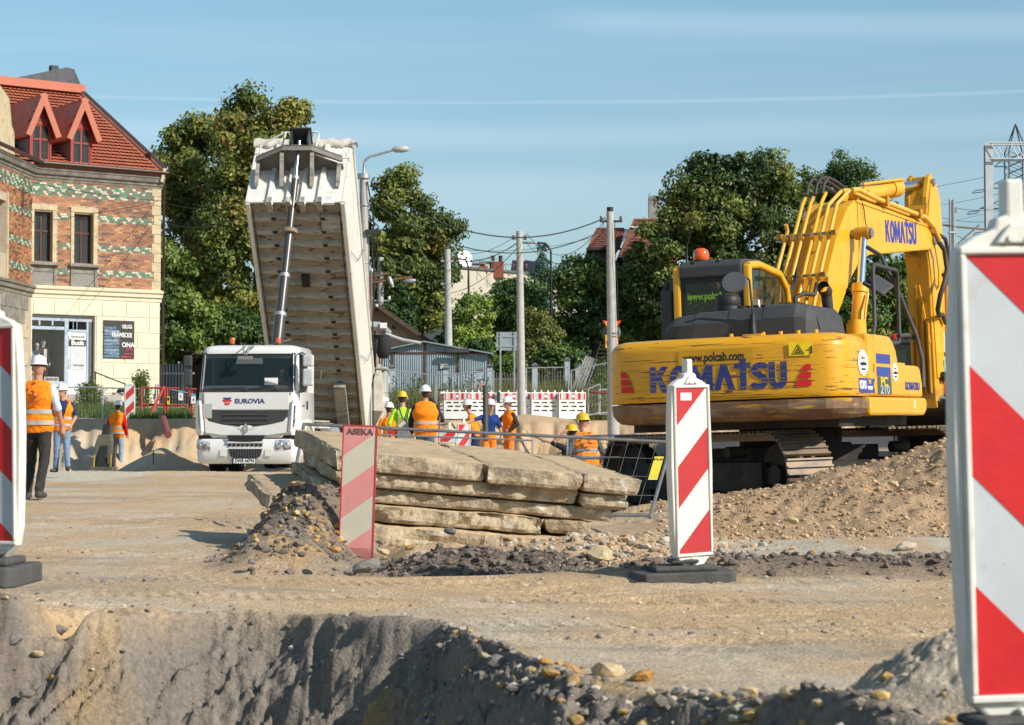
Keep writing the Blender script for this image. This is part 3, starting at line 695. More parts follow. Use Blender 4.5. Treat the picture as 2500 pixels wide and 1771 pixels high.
rb=MB();rb.loft([[Vector((XL,sl0.y,sl0.z-.03)),Vector((xr,sl0.y,sl0.z-.03)),Vector((xr,sl0.y,sl0.z-.12)),Vector((XL,sl0.y,sl0.z-.12))],
 [Vector((XL,sl1.y,sl1.z-.03)),Vector((xr,sl1.y,sl1.z-.03)),Vector((xr,sl1.y,sl1.z-.12)),Vector((XL,sl1.y,sl1.z-.12))]],smooth=False)
rb.b2((XL,QR,-1),(xr,QR+.3,sl1.z-.1));roof=rb.build('roof',m_flash,house)
tile_sheet(roof,sl0+Vector((XL,0,0)),(1,0,0),sl1-sl0,xr-XL-.02,SL,m_rooftile)
MB().b2((XL,QR-.42,RZ-.02),(xr+.02,QR-.1,RZ+.32)).build('ridge_flashing',m_flash,roof)
vd=(sl1-sl0).normalized();vn=Vector((0,-vd.z,vd.y))
def verge(y0,w_,o,h,m,name):
    b=MB();f=frame(sl0+Vector((xr+y0,0,0)),(1,0,0),vd);b.prism([(0,-.1),(w_,-.1),(w_,SL),(0,SL)],o,o+h,f);return b.build(name,m,roof)
verge(-.30,.16,-.05,.12,m_flash,'verge_trim');verge(-.14,.12,-.35,.55,m_plast,'fire_wall');verge(-.15,.15,.20,.04,m_gutter,'wall_capping')
MB().b2((xr-.14,.55,ze+.5),(xr+.06,.95,ze+1.15)).build('parapet_end',m_gstone,house)
MB().b2((xr-.18,.50,ze+1.15),(xr+.12,1.0,ze+1.20)).build('parapet_cap',m_gutter,house)
gp=[(0,ze-.3),(0,ze+.3),(QR,RZ),(2*QR,ze+.3),(2*QR,-1.2),(0,-1.2)]
MB().prism([(y,z)for y,z in gp],xr-.3,xr-.01,Matrix(((0,0,1,0),(1,0,0,.02),(0,1,0,0),(0,0,0,1)))).build('side_wall',mat('side_render',(.35,.32,.28),.9,0,.2,2),house)
# tarred parapet behind the ridge
b=MB();b.add([(xr-3.4,QR-.05,RZ+.2),(xr+.12,QR-.05,RZ+.05),(xr+.12,QR+1.4,RZ+.05),(xr-3.4,QR+1.4,RZ+.2),(xr-.6,QR+.1,RZ+1.05),(xr-.25,QR+.1,RZ+1.0),(xr-.25,QR+1.2,RZ+1.0),(xr-.6,QR+1.2,RZ+1.05)],
 [(0,1,5,4),(1,2,6,5),(2,3,7,6),(3,0,4,7),(4,5,6,7)]);b.b2((xr-1.15,QR+.3,RZ+.9),(xr-.85,QR+.6,RZ+1.12))
b.build('tar_paper_parapet',mat('tar_paper',(.085,.09,.095),.9,0,.3,5,bump=.6,bscale=12),house)
def dormer(pl,pr,pt):
    xa,xb=hx(pl),hx(pr);zb0=ze+.42;zt_=hz(298,90)if pt else hz(307,185);zt_=hz(pt,(pl+pr)/2);xc=(xa+xb)/2;zp=zt_+(xb-xa)*1.02+.12
    d=thing('dormer',None,None);d.parent=house
    del d
for pl,pr,pt in():
    dormer(pl,pr,pt)
def slope_y(z):return sl0.y+(z-sl0.z)/(sl1.z-sl0.z)*(sl1.y-sl0.y)
for pl,pr,pt in((61,114,298),(161,214,309)):
    xa,xb=hx(pl),hx(pr);zt_=hz(pt,(pl+pr)/2);zb0=ze+.40;xc=(xa+xb)/2;zp=zt_+.98;yf=-.22
    dm=MB().prism([(xa+.02,zt_),(xb-.02,zt_),(xc,zp-.02)],-yf,-yf-.05,FW).build('dormer',m_redwood,house)
    for k in range(7):
        t=xa+.06+k*(xb-xa-.12)/6;hgt=(1-abs(t-xc)/((xb-xa)/2))*(zp-zt_)
        if hgt>.08:MB().b2((t-.055,yf-.015,zt_+.02),(t+.055,yf,zt_+hgt*.96)).build('gable_board',m_redwood,dm)
    for sx_ in(-1,1):
        xx=xa if sx_<0 else xb
        ck=MB().add([(xx,yf+.05,zb0),(xx,yf+.05,zt_),(xx,slope_y(zt_),zt_),(xx,slope_y(zb0)+.02,zb0)],[(0,1,2,3)])
        ck.add([(xx-.04*sx_,yf+.05,zb0),(xx-.04*sx_,yf+.05,zt_),(xx-.04*sx_,slope_y(zt_),zt_),(xx-.04*sx_,slope_y(zb0)+.02,zb0)],[(3,2,1,0)]);ck.build('cheek',m_leaddk if sx_<0 else m_flash,dm)
        ov=.22;foot=Vector((xc+sx_*((xb-xa)/2+ov),0,zt_-ov*(zp-zt_)/((xb-xa)/2)))
        top=Vector((xc,0,zp+.06));dn=(foot-top);ly=slope_y(zp+.1)-(yf-.28)
        a0=Vector((top.x,yf-.28,top.z));b0=Vector((foot.x,yf-.28,foot.z))
        # roof slope of the dormer: front edge a0-b0, running back into the main roof
        rs_=MB();nrm=Vector((sx_*(-dn.z),0,sx_*dn.x)).normalized();nrm=nrm if nrm.z>0 else-nrm
        back_a=Vector((a0.x,slope_y(a0.z)+.1,a0.z));back_b=Vector((b0.x,slope_y(b0.z)+.1,b0.z))
        rs_.loft([[a0,b0,b0-nrm*.05,a0-nrm*.05],[back_a,back_b,back_b-nrm*.05,back_a-nrm*.05]],smooth=False)
        sl_=rs_.build('dormer_roof',m_rooftile,dm)
        U_=Vector((0,1,0));lv=dn.length
        def cut(u_,v_,a0=a0,b0=b0,lv=lv):
            zz=b0.z+(a0.z-b0.z)*v_/lv;return min(u_,slope_y(zz)-a0.y),v_
        if sx_<0:tile_sheet(dm,b0+nrm*.012,-U_*-1,(a0-b0),slope_y(a0.z)-a0.y,lv,m_rooftile,.24,.19,'dormer_tiles',lambda u_,v_:cut(u_,v_))
        else:tile_sheet(dm,b0+nrm*.012,U_,(a0-b0),slope_y(a0.z)-a0.y,lv,m_rooftile,.24,.19,'dormer_tiles',lambda u_,v_:cut(u_,v_),amp=-.018,step=-.028)
        f=frame((a0+b0)/2+Vector((0,-.02,0)),(b0-a0),(0,0,1))
        MB().prism([(-lv/2,-.17),(lv/2,-.17),(lv/2,.05),(-lv/2,.05)],-.015,.02,f).build('barge_board',m_flash,dm)
        MB().b2((xx-.04,yf-.22,zt_-.01),(xx+.04,yf+.1,zt_+.06)).build('bracket',m_redwood,dm)
    w_=MB()
    fw=.075
    for a,c in(((xa,zb0),(xa+fw,zt_)),((xb-fw,zb0),(xb,zt_)),((xa,zt_-fw),(xb,zt_+.02))):w_.b2((a[0],yf-.02,a[1]),(c[0],yf+.08,c[1]))
    w_.build('window_frame',m_redwood,dm)
    sash(dm,xa+fw,xb-fw,zb0,zt_-fw,yf+.01,m_redwood,m_pane,.60)
    MB().b2((xa+.02,yf+.25,zb0+.02),(xb-.02,yf+.3,zt_)).build('room',m_int,dm)
# chamfered corner to the left
C2=Vector((X(2,71.2),71.2,0));cd2=(C2-HA);cl2=cd2.length
ca=math.atan2(-cd2.y,-cd2.x)-math.atan2(HD.y,HD.x)
TC=Matrix.Rotation(ca,4,'Z')@Matrix.Translation((-cl2,0,0))
TB=TC
wall_holes('corner_wall',-2,cl2-.0,-1.2,ze,[(-.6,.35,wz0,wz1)],.4,m_mortar,house,T=TB)
brickwork(house,-1.5,cl2-.02,zs1+.12,ze-.25,[(-.8,.5,wz0-.9,wz1+.3)],bands,T=TB,seed=3)
for r_ in range(9):
    for k in range(6):
        a=-1.5+k*.9+(.45 if r_%2 else 0)
        z1_=zt-r_*.5
        if a+.88<cl2:MB(TB).b2((a,-.03,z1_-.48),(a+.87,.01,z1_)).build('block',m_gstone if r_<2 else m_surr,house)
def course2(name,prof,m):
    r0=[Vector((-2,-o,z))for o,z in prof]+[Vector((-2,.1,prof[-1][1])),Vector((-2,.1,prof[0][1]))]
    r1=[Vector((cl2+.05,p.y,p.z))for p in r0];MB(TB).loft([r0,r1],smooth=False).build(name,m,house)
course2('string_course',[(.03,zs1-.30),(.05,zs1-.18),(.12,zs1-.14),(.14,zs1-.02),(.20,zs1+.02),(.22,zs1+.10),(.0,zs1+.16)],m_gstone)
course2('cornice',[(.03,ze-.26),(.06,ze-.18),(.10,ze-.15),(.12,ze-.06),(.2,ze-.03),(.26,ze+.10),(.30,ze+.13),(.30,ze+.20),(0,ze+.22)],m_gstone)
MB(TB).tube([(-2,-.42,ze+.34),(cl2+.05,-.42,ze+.34)],.075,10).build('gutter',m_gutter,house)
MB(TB).b2((.35,-.06,wz0-.9),(.5,.02,wz1+.3)).build('window_surround',m_surr,house)
g_=MB(TB).add([(-1.5,-.1,ze+.3),(.95,-.1,ze+.3),(.9,-.1,ze+1.1),(.6,-.1,ze+1.3),(.3,-.1,ze+2.2),(-1.5,-.1,ze+2.7),
 (-1.5,.3,ze+.3),(.95,.3,ze+.3),(.9,.3,ze+1.1),(.6,.3,ze+1.3),(.3,.3,ze+2.2),(-1.5,.3,ze+2.7)],
 [(0,1,2,3,4,5),(11,10,9,8,7,6),(1,7,8,2),(2,8,9,3),(3,9,10,4),(4,10,11,5)]).build('corner_gable',m_surr,house)
MB(TB).tube([(2.0,-.02,ze-.9),(2.0,-.3,ze-.9),(2.25,-.3,ze-.7),(2.3,-.3,ze-.85)],.02,5).tube([(2.0,-.02,ze-1.35),(2.0,-.3,ze-1.35),(2.25,-.3,ze-1.2),(2.3,-.3,ze-1.35)],.02,5).tube([(2.0,-.1,ze-1.5),(2.0,-.1,ze-.75)],.025,5).build('iron_bracket',MT['darkmetal'],house)
# ---------------------------------------------------------------- shop steps, landing and handrail
Fh=Matrix.Translation((HA.x,HA.y,H0))@Matrix.Rotation(math.atan2(HD.y,HD.x),4,'Z')
def HW(x,y,z):return Fh@Vector((x,y,z))
st=thing('entrance_landing','pinkish stone landing with white railing in front of the shop door','landing',(0,0,0))
m_land=mat('landing_stone',(.42,.36,.32),.9,0,.2,3,bump=.3)
MB(Fh).b2((-.5,-1.6,-1.2),(hx(252),-.1,hz(966))).build('platform',m_land,st)
MB(Fh).b2((hx(252),-1.55,-1.2),(hx(330),-.1,hz(1000))).build('low_step',m_land,st)
MB(Fh).b2((hx(245),-1.3,hz(968)),(hx(312),-1.0,hz(960))).build('bench_top',mat('weathered_board',(.36,.34,.31),.9,0,.3,4),st)
b=MB(Fh)
for z_ in(hz(985),hz(992)):b.b2((hx(248),-1.35,z_),(hx(318),-1.30,z_+.06))
for p_ in(250,275,300):b.b2((hx(p_),-1.35,hz(1000)),(hx(p_)+.05,-1.30,hz(970)))
b.build('white_rail',MT['white'],st)
MB(Fh).tube([(hx(250)+.1*i+.1,-1.2+.1*math.sin(i*2),hz(958)+.09*math.sin(i*1.1)**2)for i in range(9)],.09,8).build('black_bundle',MT['rubber'],st)
hr=thing('stair_handrail','dark metal handrail running down beside the shop door','handrail')
r0=lambda px_,py_,y_=-1.7:Fh@Vector((hx(px_)+.05,y_,hz(py_)))
MB().tube([r0(170,925),r0(178,912),r0(270,946)],.025,6).build('top_rail',MT['darkmetal'],hr)
MB().tube([r0(182,968),r0(255,1005)],.02,6).build('lower_rail',MT['darkmetal'],hr)
for px_,a,b_ in((170,925,968),(182,913,968)):MB().tube([r0(px_,a),r0(px_,b_+10)],.022,6).build('post',MT['darkmetal'],hr)
MB().tube([r0(184,946),r0(192,950),r0(200,943),r0(206,956),r0(214,949),r0(228,953)],.012,5).tube([r0(192,950),r0(202,962),r0(214,949)],.012,5).build('ornament',MT['darkmetal'],hr)
# small signs in the window
sg=MB(Fh).b2((hx(115),.27,hz(934)),(hx(150),.29,hz(922))).build('window_sign',m_paint('white',(.8,.8,.78)));tag(sg,'white paper sign lettered in capitals standing in the shop window','sign')
text('ZAPRASZAMY NA ZAKUPY',.15,Fh@HF((hx(115)+hx(150))/2,hz(928),.265),m_paint('greybrown',(.12,.08,.07)),sg,sx=.27,bold=.004)
bxo=MB(Fh).b2((hx(84),.30,hz(934)),(hx(97),.7,hz(918))).build('shoe_box',mat('cardboard',(.45,.33,.2),.9));tag(bxo,'cardboard display box holding white shoes in the shop window','box')
for k,(px_,py_)in enumerate(((88,914),(95,916),(101,931))):
    s_=MB(Fh);bx0=hx(px_);z_=hz(py_)
    s_.loft([[Vector((bx0+t,.45+.045*math.cos(a)*w1,z_+(.0+h1*(1+math.sin(a))/2)))for a in np.linspace(0,6.283,9)[:-1]]for t,w1,h1 in((-.13,.7,.10),(-.1,1,.13),(0,1,.10),(.1,.9,.06),(.14,.4,.03))])
    o=s_.build('shoe',mat('shoe_cream',(.6,.56,.48),.6));tag(o,('cream shoe on the left of the box lid in the shop window','cream shoe on the right of the box lid in the shop window','pale shoe standing on the display floor below the box')[k],'shoe')
# ---------------------------------------------------------------- buildings in the background
def zw(py,Y):return CAMZ+(HOR-py)/FPX*Y
# house with the pink gable
Y_=92;ph=thing('pink_house','small pink gabled house with brown roof behind the metal garage','house',(0,Y_,0))
m_pink=mat('pink_render',(.62,.42,.33),.9,0,.06,2);m_brroof=mat('brown_roof',(.10,.065,.05),.8,0,.2,5)
ax_,az_=X(922,Y_),zw(742,Y_);bx1,bz1=X(1090,Y_),zw(858,Y_);sl=(az_-bz1)/(bx1-ax_)
lx=ax_-(bx1-ax_)
MB().prism([(lx+.4,1),(bx1-.75,1),(bx1-.75,bz1+.35),(ax_,az_-.15),(lx+.4,bz1+.35)],0,7,Matrix(((1,0,0,0),(0,0,1,0),(0,1,0,0),(0,0,0,1)))).build('wall',m_pink,ph)
for s_ in(-1,1):
    e=Vector((ax_+s_*(bx1-ax_),0,bz1));a=Vector((ax_,0,az_))
    MB().loft([[a+Vector((0,-.9,0)),e+Vector((0,-.9,0)),e+Vector((0,-.9,-.22)),a+Vector((0,-.9,-.22))],[a+Vector((0,7.5,0)),e+Vector((0,7.5,0)),e+Vector((0,7.5,-.22)),a+Vector((0,7.5,-.22))]],smooth=False).build('roof_slope',m_brroof,ph)
f=MB().b2((X(905,Y_),-.06,zw(828,Y_)),(X(939,Y_),.02,zw(786,Y_))).build('window',m_brownwood,ph);MB().b2((X(908,Y_),-.08,zw(825,Y_)),(X(936,Y_),-.062,zw(789,Y_))).build('pane',mat('dark_green_pane',(.02,.035,.03),.15),f)
MB().b2((X(958,Y_),-.25,zw(803,Y_)),(X(963,Y_),0,zw(796,Y_))).build('wall_lamp',MT['black'],ph)
MB().b2((X(920,Y_),-.95,zw(752,Y_)),(X(926,Y_),-.85,zw(746,Y_))).build('gable_lamp',MT['white'],ph)
# corrugated garage
Y_=79;gg=thing('metal_garage','low garage of blue grey corrugated sheet with rust brown posts','garage',(0,Y_,0))
m_corr=mat('corrugated_sheet',(.30,.37,.41),.5,.25,.12,1.2,col2=(.24,.26,.26),thr=(.6,.8),scale2=1.0,stretch2=(3,3,.4))
m_rust=mat('rust_brown_post',(.10,.04,.03),.8)
def corr(name,xa,xb,z0,zf,y=0.,pitch=.085,parent=gg):
    n=int((xb-xa)/pitch*6);r0=[];r1=[]
    for i in range(n+1):
        x=xa+(xb-xa)*i/n;d=.018*math.sin(i/6*6.2832);r0.append(Vector((x,y+d,z0)));r1.append(Vector((x,y+d,zf(x))))
    return MB().loft([r0,r1],closed=False,caps=False).build(name,m_corr,parent)
gx=[X(p,Y_)for p in(925,1035,1205)];gz=[zw(856,Y_),zw(833,Y_),zw(863,Y_)]
rz_=lambda x:float(np.interp(x,gx,gz))-.06
zb_=zw(862,Y_)
for a,c in((928,959),(959,1036),(1038,1117),(1119,1194)):corr('door_panel',X(a,Y_)+.03,X(c,Y_)-.03,1.2,lambda x:zb_-.03)
for a,c in((928,1036),(1038,1194)):corr('gable_panel',X(a,Y_),X(c,Y_),zb_+.03,rz_,-.01)
for p_ in(959,1037,1118,1195):MB().b2((X(p_,Y_)-.03,-.05,1.2),(X(p_,Y_)+.03,.03,rz_(X(p_,Y_))if p_==1037 else zb_-.03)).build('post',m_rust,gg)
MB().b2((X(928,Y_),-.045,zb_-.028),(X(1195,Y_),.03,zb_+.028)).build('beam',m_rust,gg)
for a,c in((0,1),(1,2)):
    MB().loft([[Vector((gx[a],-.25,gz[a])),Vector((gx[c],-.25,gz[c])),Vector((gx[c],-.25,gz[c]-.05)),Vector((gx[a],-.25,gz[a]-.05))],[Vector((gx[a],5,gz[a])),Vector((gx[c],5,gz[c])),Vector((gx[c],5,gz[c]-.05)),Vector((gx[a],5,gz[a]-.05))]],smooth=False).build('roof_sheet',m_corr,gg)
MB().b2((gx[2]-.2,0,1.2),(gx[2]-.15,5,gz[2]-.06)).build('side_wall',m_corr,gg)
MB().b2((gx[0]+.1,0,1.2),(gx[0]+.15,5,gz[0]-.06)).build('side_wall',m_corr,gg)
sgn=MB().b2((X(1075,Y_),Y_-.07,zw(901,Y_)),(X(1092,Y_),Y_-.05,zw(889,Y_))).build('notice_plate',mat('yellowed_plate',(.6,.58,.48),.5));tag(sgn,'small pale notice plate with a black emblem on the garage door','sign')
F_=frame((X(1083.5,Y_),Y_-.072,zw(892,Y_)),(1,0,0),(0,0,1));text('OBIEKT CHRONIONY',.055,F_,m_paint('black',(.02,.02,.02)),sgn,sx=.5)
MB().prism([(-.09,-.03),(-.02,-.015),(.05,.035),(.09,.03),(.04,-.01),(-.03,-.05)],0,.004,frame((X(1083.5,Y_),Y_-.072,zw(897,Y_)),(1,0,0),(0,0,1))).build('emblem',m_paint('black',(.02,.02,.02)),sgn)
bd=MB().b2((X(1092,Y_),Y_-.40,zw(862,Y_)),(X(1146,Y_),Y_-.28,zw(852,Y_))).build('dark_board',mat('dark_board',(.06,.06,.058),.6));tag(bd,'long dark board fixed under the garage roof edge','board')
# long beige building
Y_=132;bb=thing('beige_building','long plain beige rendered building with red brick chimney behind the trees','building')
a=Vector((X(1085,128),128,0));c=Vector((X(1800,150),150,0));u=(c-a).normalized();L_=(c-a).length
FB=frame(a,u,Vector((-u.y,u.x,0)));zt_=zw(652,128)
MB(FB).b2((0,0,.5),(L_,9,zt_)).build('wall',mat('beige_render',(.50,.45,.37),.9,0,.04,.5,col2=(.44,.39,.32),thr=(.6,.8),scale2=.3),bb)
MB(FB).b2((-.1,-.12,zt_),(L_+.1,9.1,zt_+.15)).build('parapet_flashing',mat('dark_flashing',(.10,.10,.10),.6),bb)
def onroof(px,Y=130):return X(px,Y),Y+1.2
x_,y_=onroof(1212);ch=MB().b2((x_-.45,y_,zt_-.4),(x_+.45,y_+.7,zw(637,131))).build('brick_chimney',mat('chimney_brick',(.28,.08,.05),.8,0,.3,6,bump=.3),bb)
for d in(-.25,.25):MB().cyl((x_+d,y_+.3,zw(637,131)),(x_+d,y_+.3,zw(622,131)),.13).build('flue',MT['black'],ch)
for p_,a_,b_ in((1167,655,640),(1187,656,636)):
    x_,y_=onroof(p_);v=MB().b2((x_-.4,y_,zt_-.2),(x_+.4,y_+.6,zw(b_+5,131))).build('vent_stack',mat('vent_render',(.5,.48,.44),.8),bb);MB().b2((x_-.5,y_-.1,zw(b_+3,131)),(x_+.5,y_+.7,zw(b_,131))).build('cap',MT['galv'],v)
x_,y_=onroof(1180);MB().b2((x_-.3,y_-.5,zt_-.2),(x_+.25,y_,zw(650,131))).build('small_chimney',_M['chimney_brick'],bb)
for p_ in(1265,1296):
    x_,y_=onroof(p_,135);MB().box((x_,y_+1,zw(657,136)),(.98,.06,1.5),Matrix.Rotation(R(-25),3,'X')@Matrix.Rotation(R(8),3,'Y')).build('solar_panel',mat('solar_panel',(.03,.035,.045),.3),bb)
    MB().tube([(x_-.4,y_+1.4,zt_),(x_-.4,y_+1.3,zw(645,135))],.03,4).build('stand',MT['galv'],bb)
x_=X(1130,128);MB().lathe([(.02,0),(.4,.08),(.55,.2)],16).build('satellite_dish',MT['galv'],bb).location=(x_,129.5,zt_+.6)
bb.children if False else None
[setattr(o,'rotation_euler',(R(80),0,R(30)))for o in bpy.data.objects if o.name.startswith('satellite_dish')]
MB().tube([(x_,129.6,zt_-.1),(x_,129.6,zt_+.6)],.03,5).build('dish_mast',MT['galv'],bb)
def antenna(px,y0,y1,Y,parent,n=5,w_=.5):
    x_=X(px,Y);b=MB().tube([(x_,Y,zw(y0,Y)),(x_,Y,zw(y1,Y))],.025,4)
    zt=zw(y1,Y)-.15;b.tube([(x_-.2,Y,zt),(x_+w_*1.6,Y,zt)],.018,4)
    for k in range(n):
        xx=x_-.1+k*w_*.4;b.tube([(xx,Y-.25,zt-.14*(1-k*.1)),(xx,Y+.25,zt+.14*(1-k*.1))],.012,3)
    return b.build('antenna',MT['steel'],parent)
antenna(1152,655,628,129.5,bb);antenna(1200,655,626,129.5,bb,0);antenna(1235,662,640,130,bb,4)
# house with dark tiled mansard roofs
th_=thing('tiled_roof_house','old house with two steep weathered red tiled roofs and a tall grey chimney','house')
m_ot=mat('old_clay_tile',(.20,.06,.035),.85,0,.35,5,col2=(.10,.06,.05),thr=(.48,.62),scale2=2.4)
def mansard(p0,p1,ptl,ptr,y0,y1,Y,yw,eav):
    "a steep tiled roof: bottom px p0..p1 at y1, top ptl..ptr at y0"
    A_=[Vector((X(p,Y),Y+d,zw(y,Y)))for p,y,d in((p0,y1,0),(p1,y1,0),(ptr,y0,2.4),(ptl,y0,2.4))]
    b=MB();back=[v+Vector((0,8,0))for v in A_[:2]]+[v+Vector((0,2.5,0))for v in A_[2:]]
    b.add(A_+back,[(0,1,2,3),(1,5,6,2),(4,0,3,7),(3,2,6,7),(5,4,7,6)]);rf=b.build('roof',m_ot,th_)
    U=A_[1]-A_[0];V0=(A_[3]+A_[2])/2-(A_[0]+A_[1])/2;lv=V0.length
    def cut(u_,v_):
        t=v_/lv;a=(A_[3]-A_[0]).dot(U.normalized())*t;c=U.length+(A_[2]-A_[1]).dot(U.normalized())*t;return a+(c-a)*u_/U.length,v_
    N=U.cross(V0).normalized()
    tile_sheet(rf,A_[0]+N*.03,U,V0,U.length,lv,m_ot,.30,.22,'tile_rows',cut,.012,.05)
    MB().tube([A_[3],A_[2]],.09,6).tube([A_[0],A_[3]],.06,5).tube([A_[1],A_[2]],.06,5).build('ridge_tiles',m_ot,rf)
    MB().b2((A_[0].x+.35,Y+.5,1),(A_[1].x-.35,Y+8,zw(y1+1,Y))).build('wall',mat('dark_render',(.10,.08,.07),.9),th_)
    MB().b2((A_[0].x-.1,Y-.15,zw(y1+4,Y)),(A_[1].x+.1,Y+.1,zw(y1-1,Y))).build('eaves_board',MT['darkmetal'],rf)
mansard(1436,1512,1462,1530,548,606,112,0,0);mansard(1514,1640,1556,1660,525,625,108,0,0)
c=MB().b2((X(1586,113),113,6),(X(1613,113),113.7,zw(476,113))).build('chimney',mat('old_chimney',(.30,.28,.25),.9,0,.25,3,bump=.4),th_)
MB().tube([(X(1588,113),113.3,zw(476,113)),(X(1584,113),113.3,zw(472,113)),(X(1592,113),113.3,zw(468,113))],.02,4).build('wire_loop',MT['steel'],c)
MB().b2((X(1628,114),113,6),(X(1655,114),113.7,zw(480,114))).build('brick_chimney',_M['chimney_brick'],th_)
antenna(1653,500,420,112,th_,4,.4);antenna(1703,480,395,112,th_,5,.35)
# peach building, low dark building with grey chimney
pb_=MB().b2((X(520,112),112,.5),(X(665,112),120,zw(735,112)));o=thing('peach_building','peach coloured house front glimpsed through the leaves behind the tipped body','building');pb_.build('wall',mat('peach_render',(.62,.42,.26),.9,0,.05,1),o)
MB().b2((X(515,112),111.8,zw(735,112)),(X(670,112),120.2,zw(731,112))).build('parapet',MT['galv'],o)
MB().b2((X(590,112),111.95,zw(800,112)),(X(602,112),112,zw(765,112))).build('window',m_int,o)
ld=thing('low_dark_building','low dark roofed building left of the white truck with a square grey chimney','building')
MB().b2((X(386,88),88,1),(X(560,88),94,zw(890,88))).build('wall',mat('dark_brown_wall',(.05,.035,.035),.8),ld)
MB().b2((X(384,88),87.6,zw(872,88)),(X(470,88),94,zw(857,88))).build('roof_edge',mat('dark_roof_felt',(.055,.04,.042),.7),ld)
c=MB().b2((X(512,90),90,4),(X(535,90),91,zw(775,90))).build('chimney',mat('grey_chimney',(.20,.205,.21),.8,0,.08,2),ld)
MB().loft([[Vector((X(p,90),y,zw(824,90)))for p,y in((493,89.4),(545,89.4),(545,92),(493,92))],[Vector((X(p,90),y,zw(860,90)))for p,y in((508,89.6),(548,89.6),(548,92),(508,92))]],smooth=False).build('roof_hood',mat('grey_felt',(.10,.10,.10),.8),ld)
# ---------------------------------------------------------------- trees
m_bark=mat('bark',(.075,.06,.045),.95,0,.3,8,bump=.6,bscale=20)
def leaf_mat(name):
    m=bpy.data.materials.new(name);m.use_nodes=True;t=m.node_tree;ns=t.nodes;L=t.links.new
    b=ns['Principled BSDF'];o=ns['Material Output'];a=ns.new('ShaderNodeAttribute');a.attribute_name='col'
    L(a.outputs['Color'],b.inputs['Base Color']);b.inputs['Roughness'].default_value=.5;b.inputs['Specular IOR Level'].default_value=.35
    tr=ns.new('ShaderNodeBsdfTranslucent');vm=ns.new('ShaderNodeVectorMath');vm.operation='MULTIPLY';L(a.outputs['Color'],vm.inputs[0]);vm.inputs[1].default_value=(1.5,1.7,.7);L(vm.outputs[0],tr.inputs[0])
    mx=ns.new('ShaderNodeMixShader');mx.inputs[0].default_value=.28;L(b.outputs[0],mx.inputs[1]);L(tr.outputs[0],mx.inputs[2]);L(mx.outputs[0],o.inputs[0]);return m
m_leaf=leaf_mat('leaves')
def leaves(name,C_,N_,size,cols,rs,parent,elong=1.4,mat_=None,droop=.0,kind=None):
    "C_ centres (n,3), N_ rough normals (n,3), size scalar or (n,), cols (n,3)"
    n=len(C_);sz=(np.ones(n)*size*(.65+.7*rs.rand(n)))[:,None]
    nn=N_+.9*rs.randn(n,3);nn/=np.linalg.norm(nn,axis=1)[:,None]
    t=rs.randn(n,3);t[:,2]-=droop;t-=nn*(t*nn).sum(1)[:,None];t/=np.linalg.norm(t,axis=1)[:,None]+1e-9
    b=np.cross(nn,t)
    p0=C_-t*sz*.5*elong;p2=C_+t*sz*.5*elong;p1=C_+b*sz*.42+nn*sz*.12;p3=C_-b*sz*.42+nn*sz*.12
    V=np.stack([p0,p1,p2,p3],1).reshape(-1,3);i=np.arange(n)*4
    F=np.concatenate([np.stack([i,i+1,i+2],1),np.stack([i,i+2,i+3],1)])
    return npmesh(name,V,F,mat_ or m_leaf,parent,False,np.repeat(cols,4,0),kind=kind)
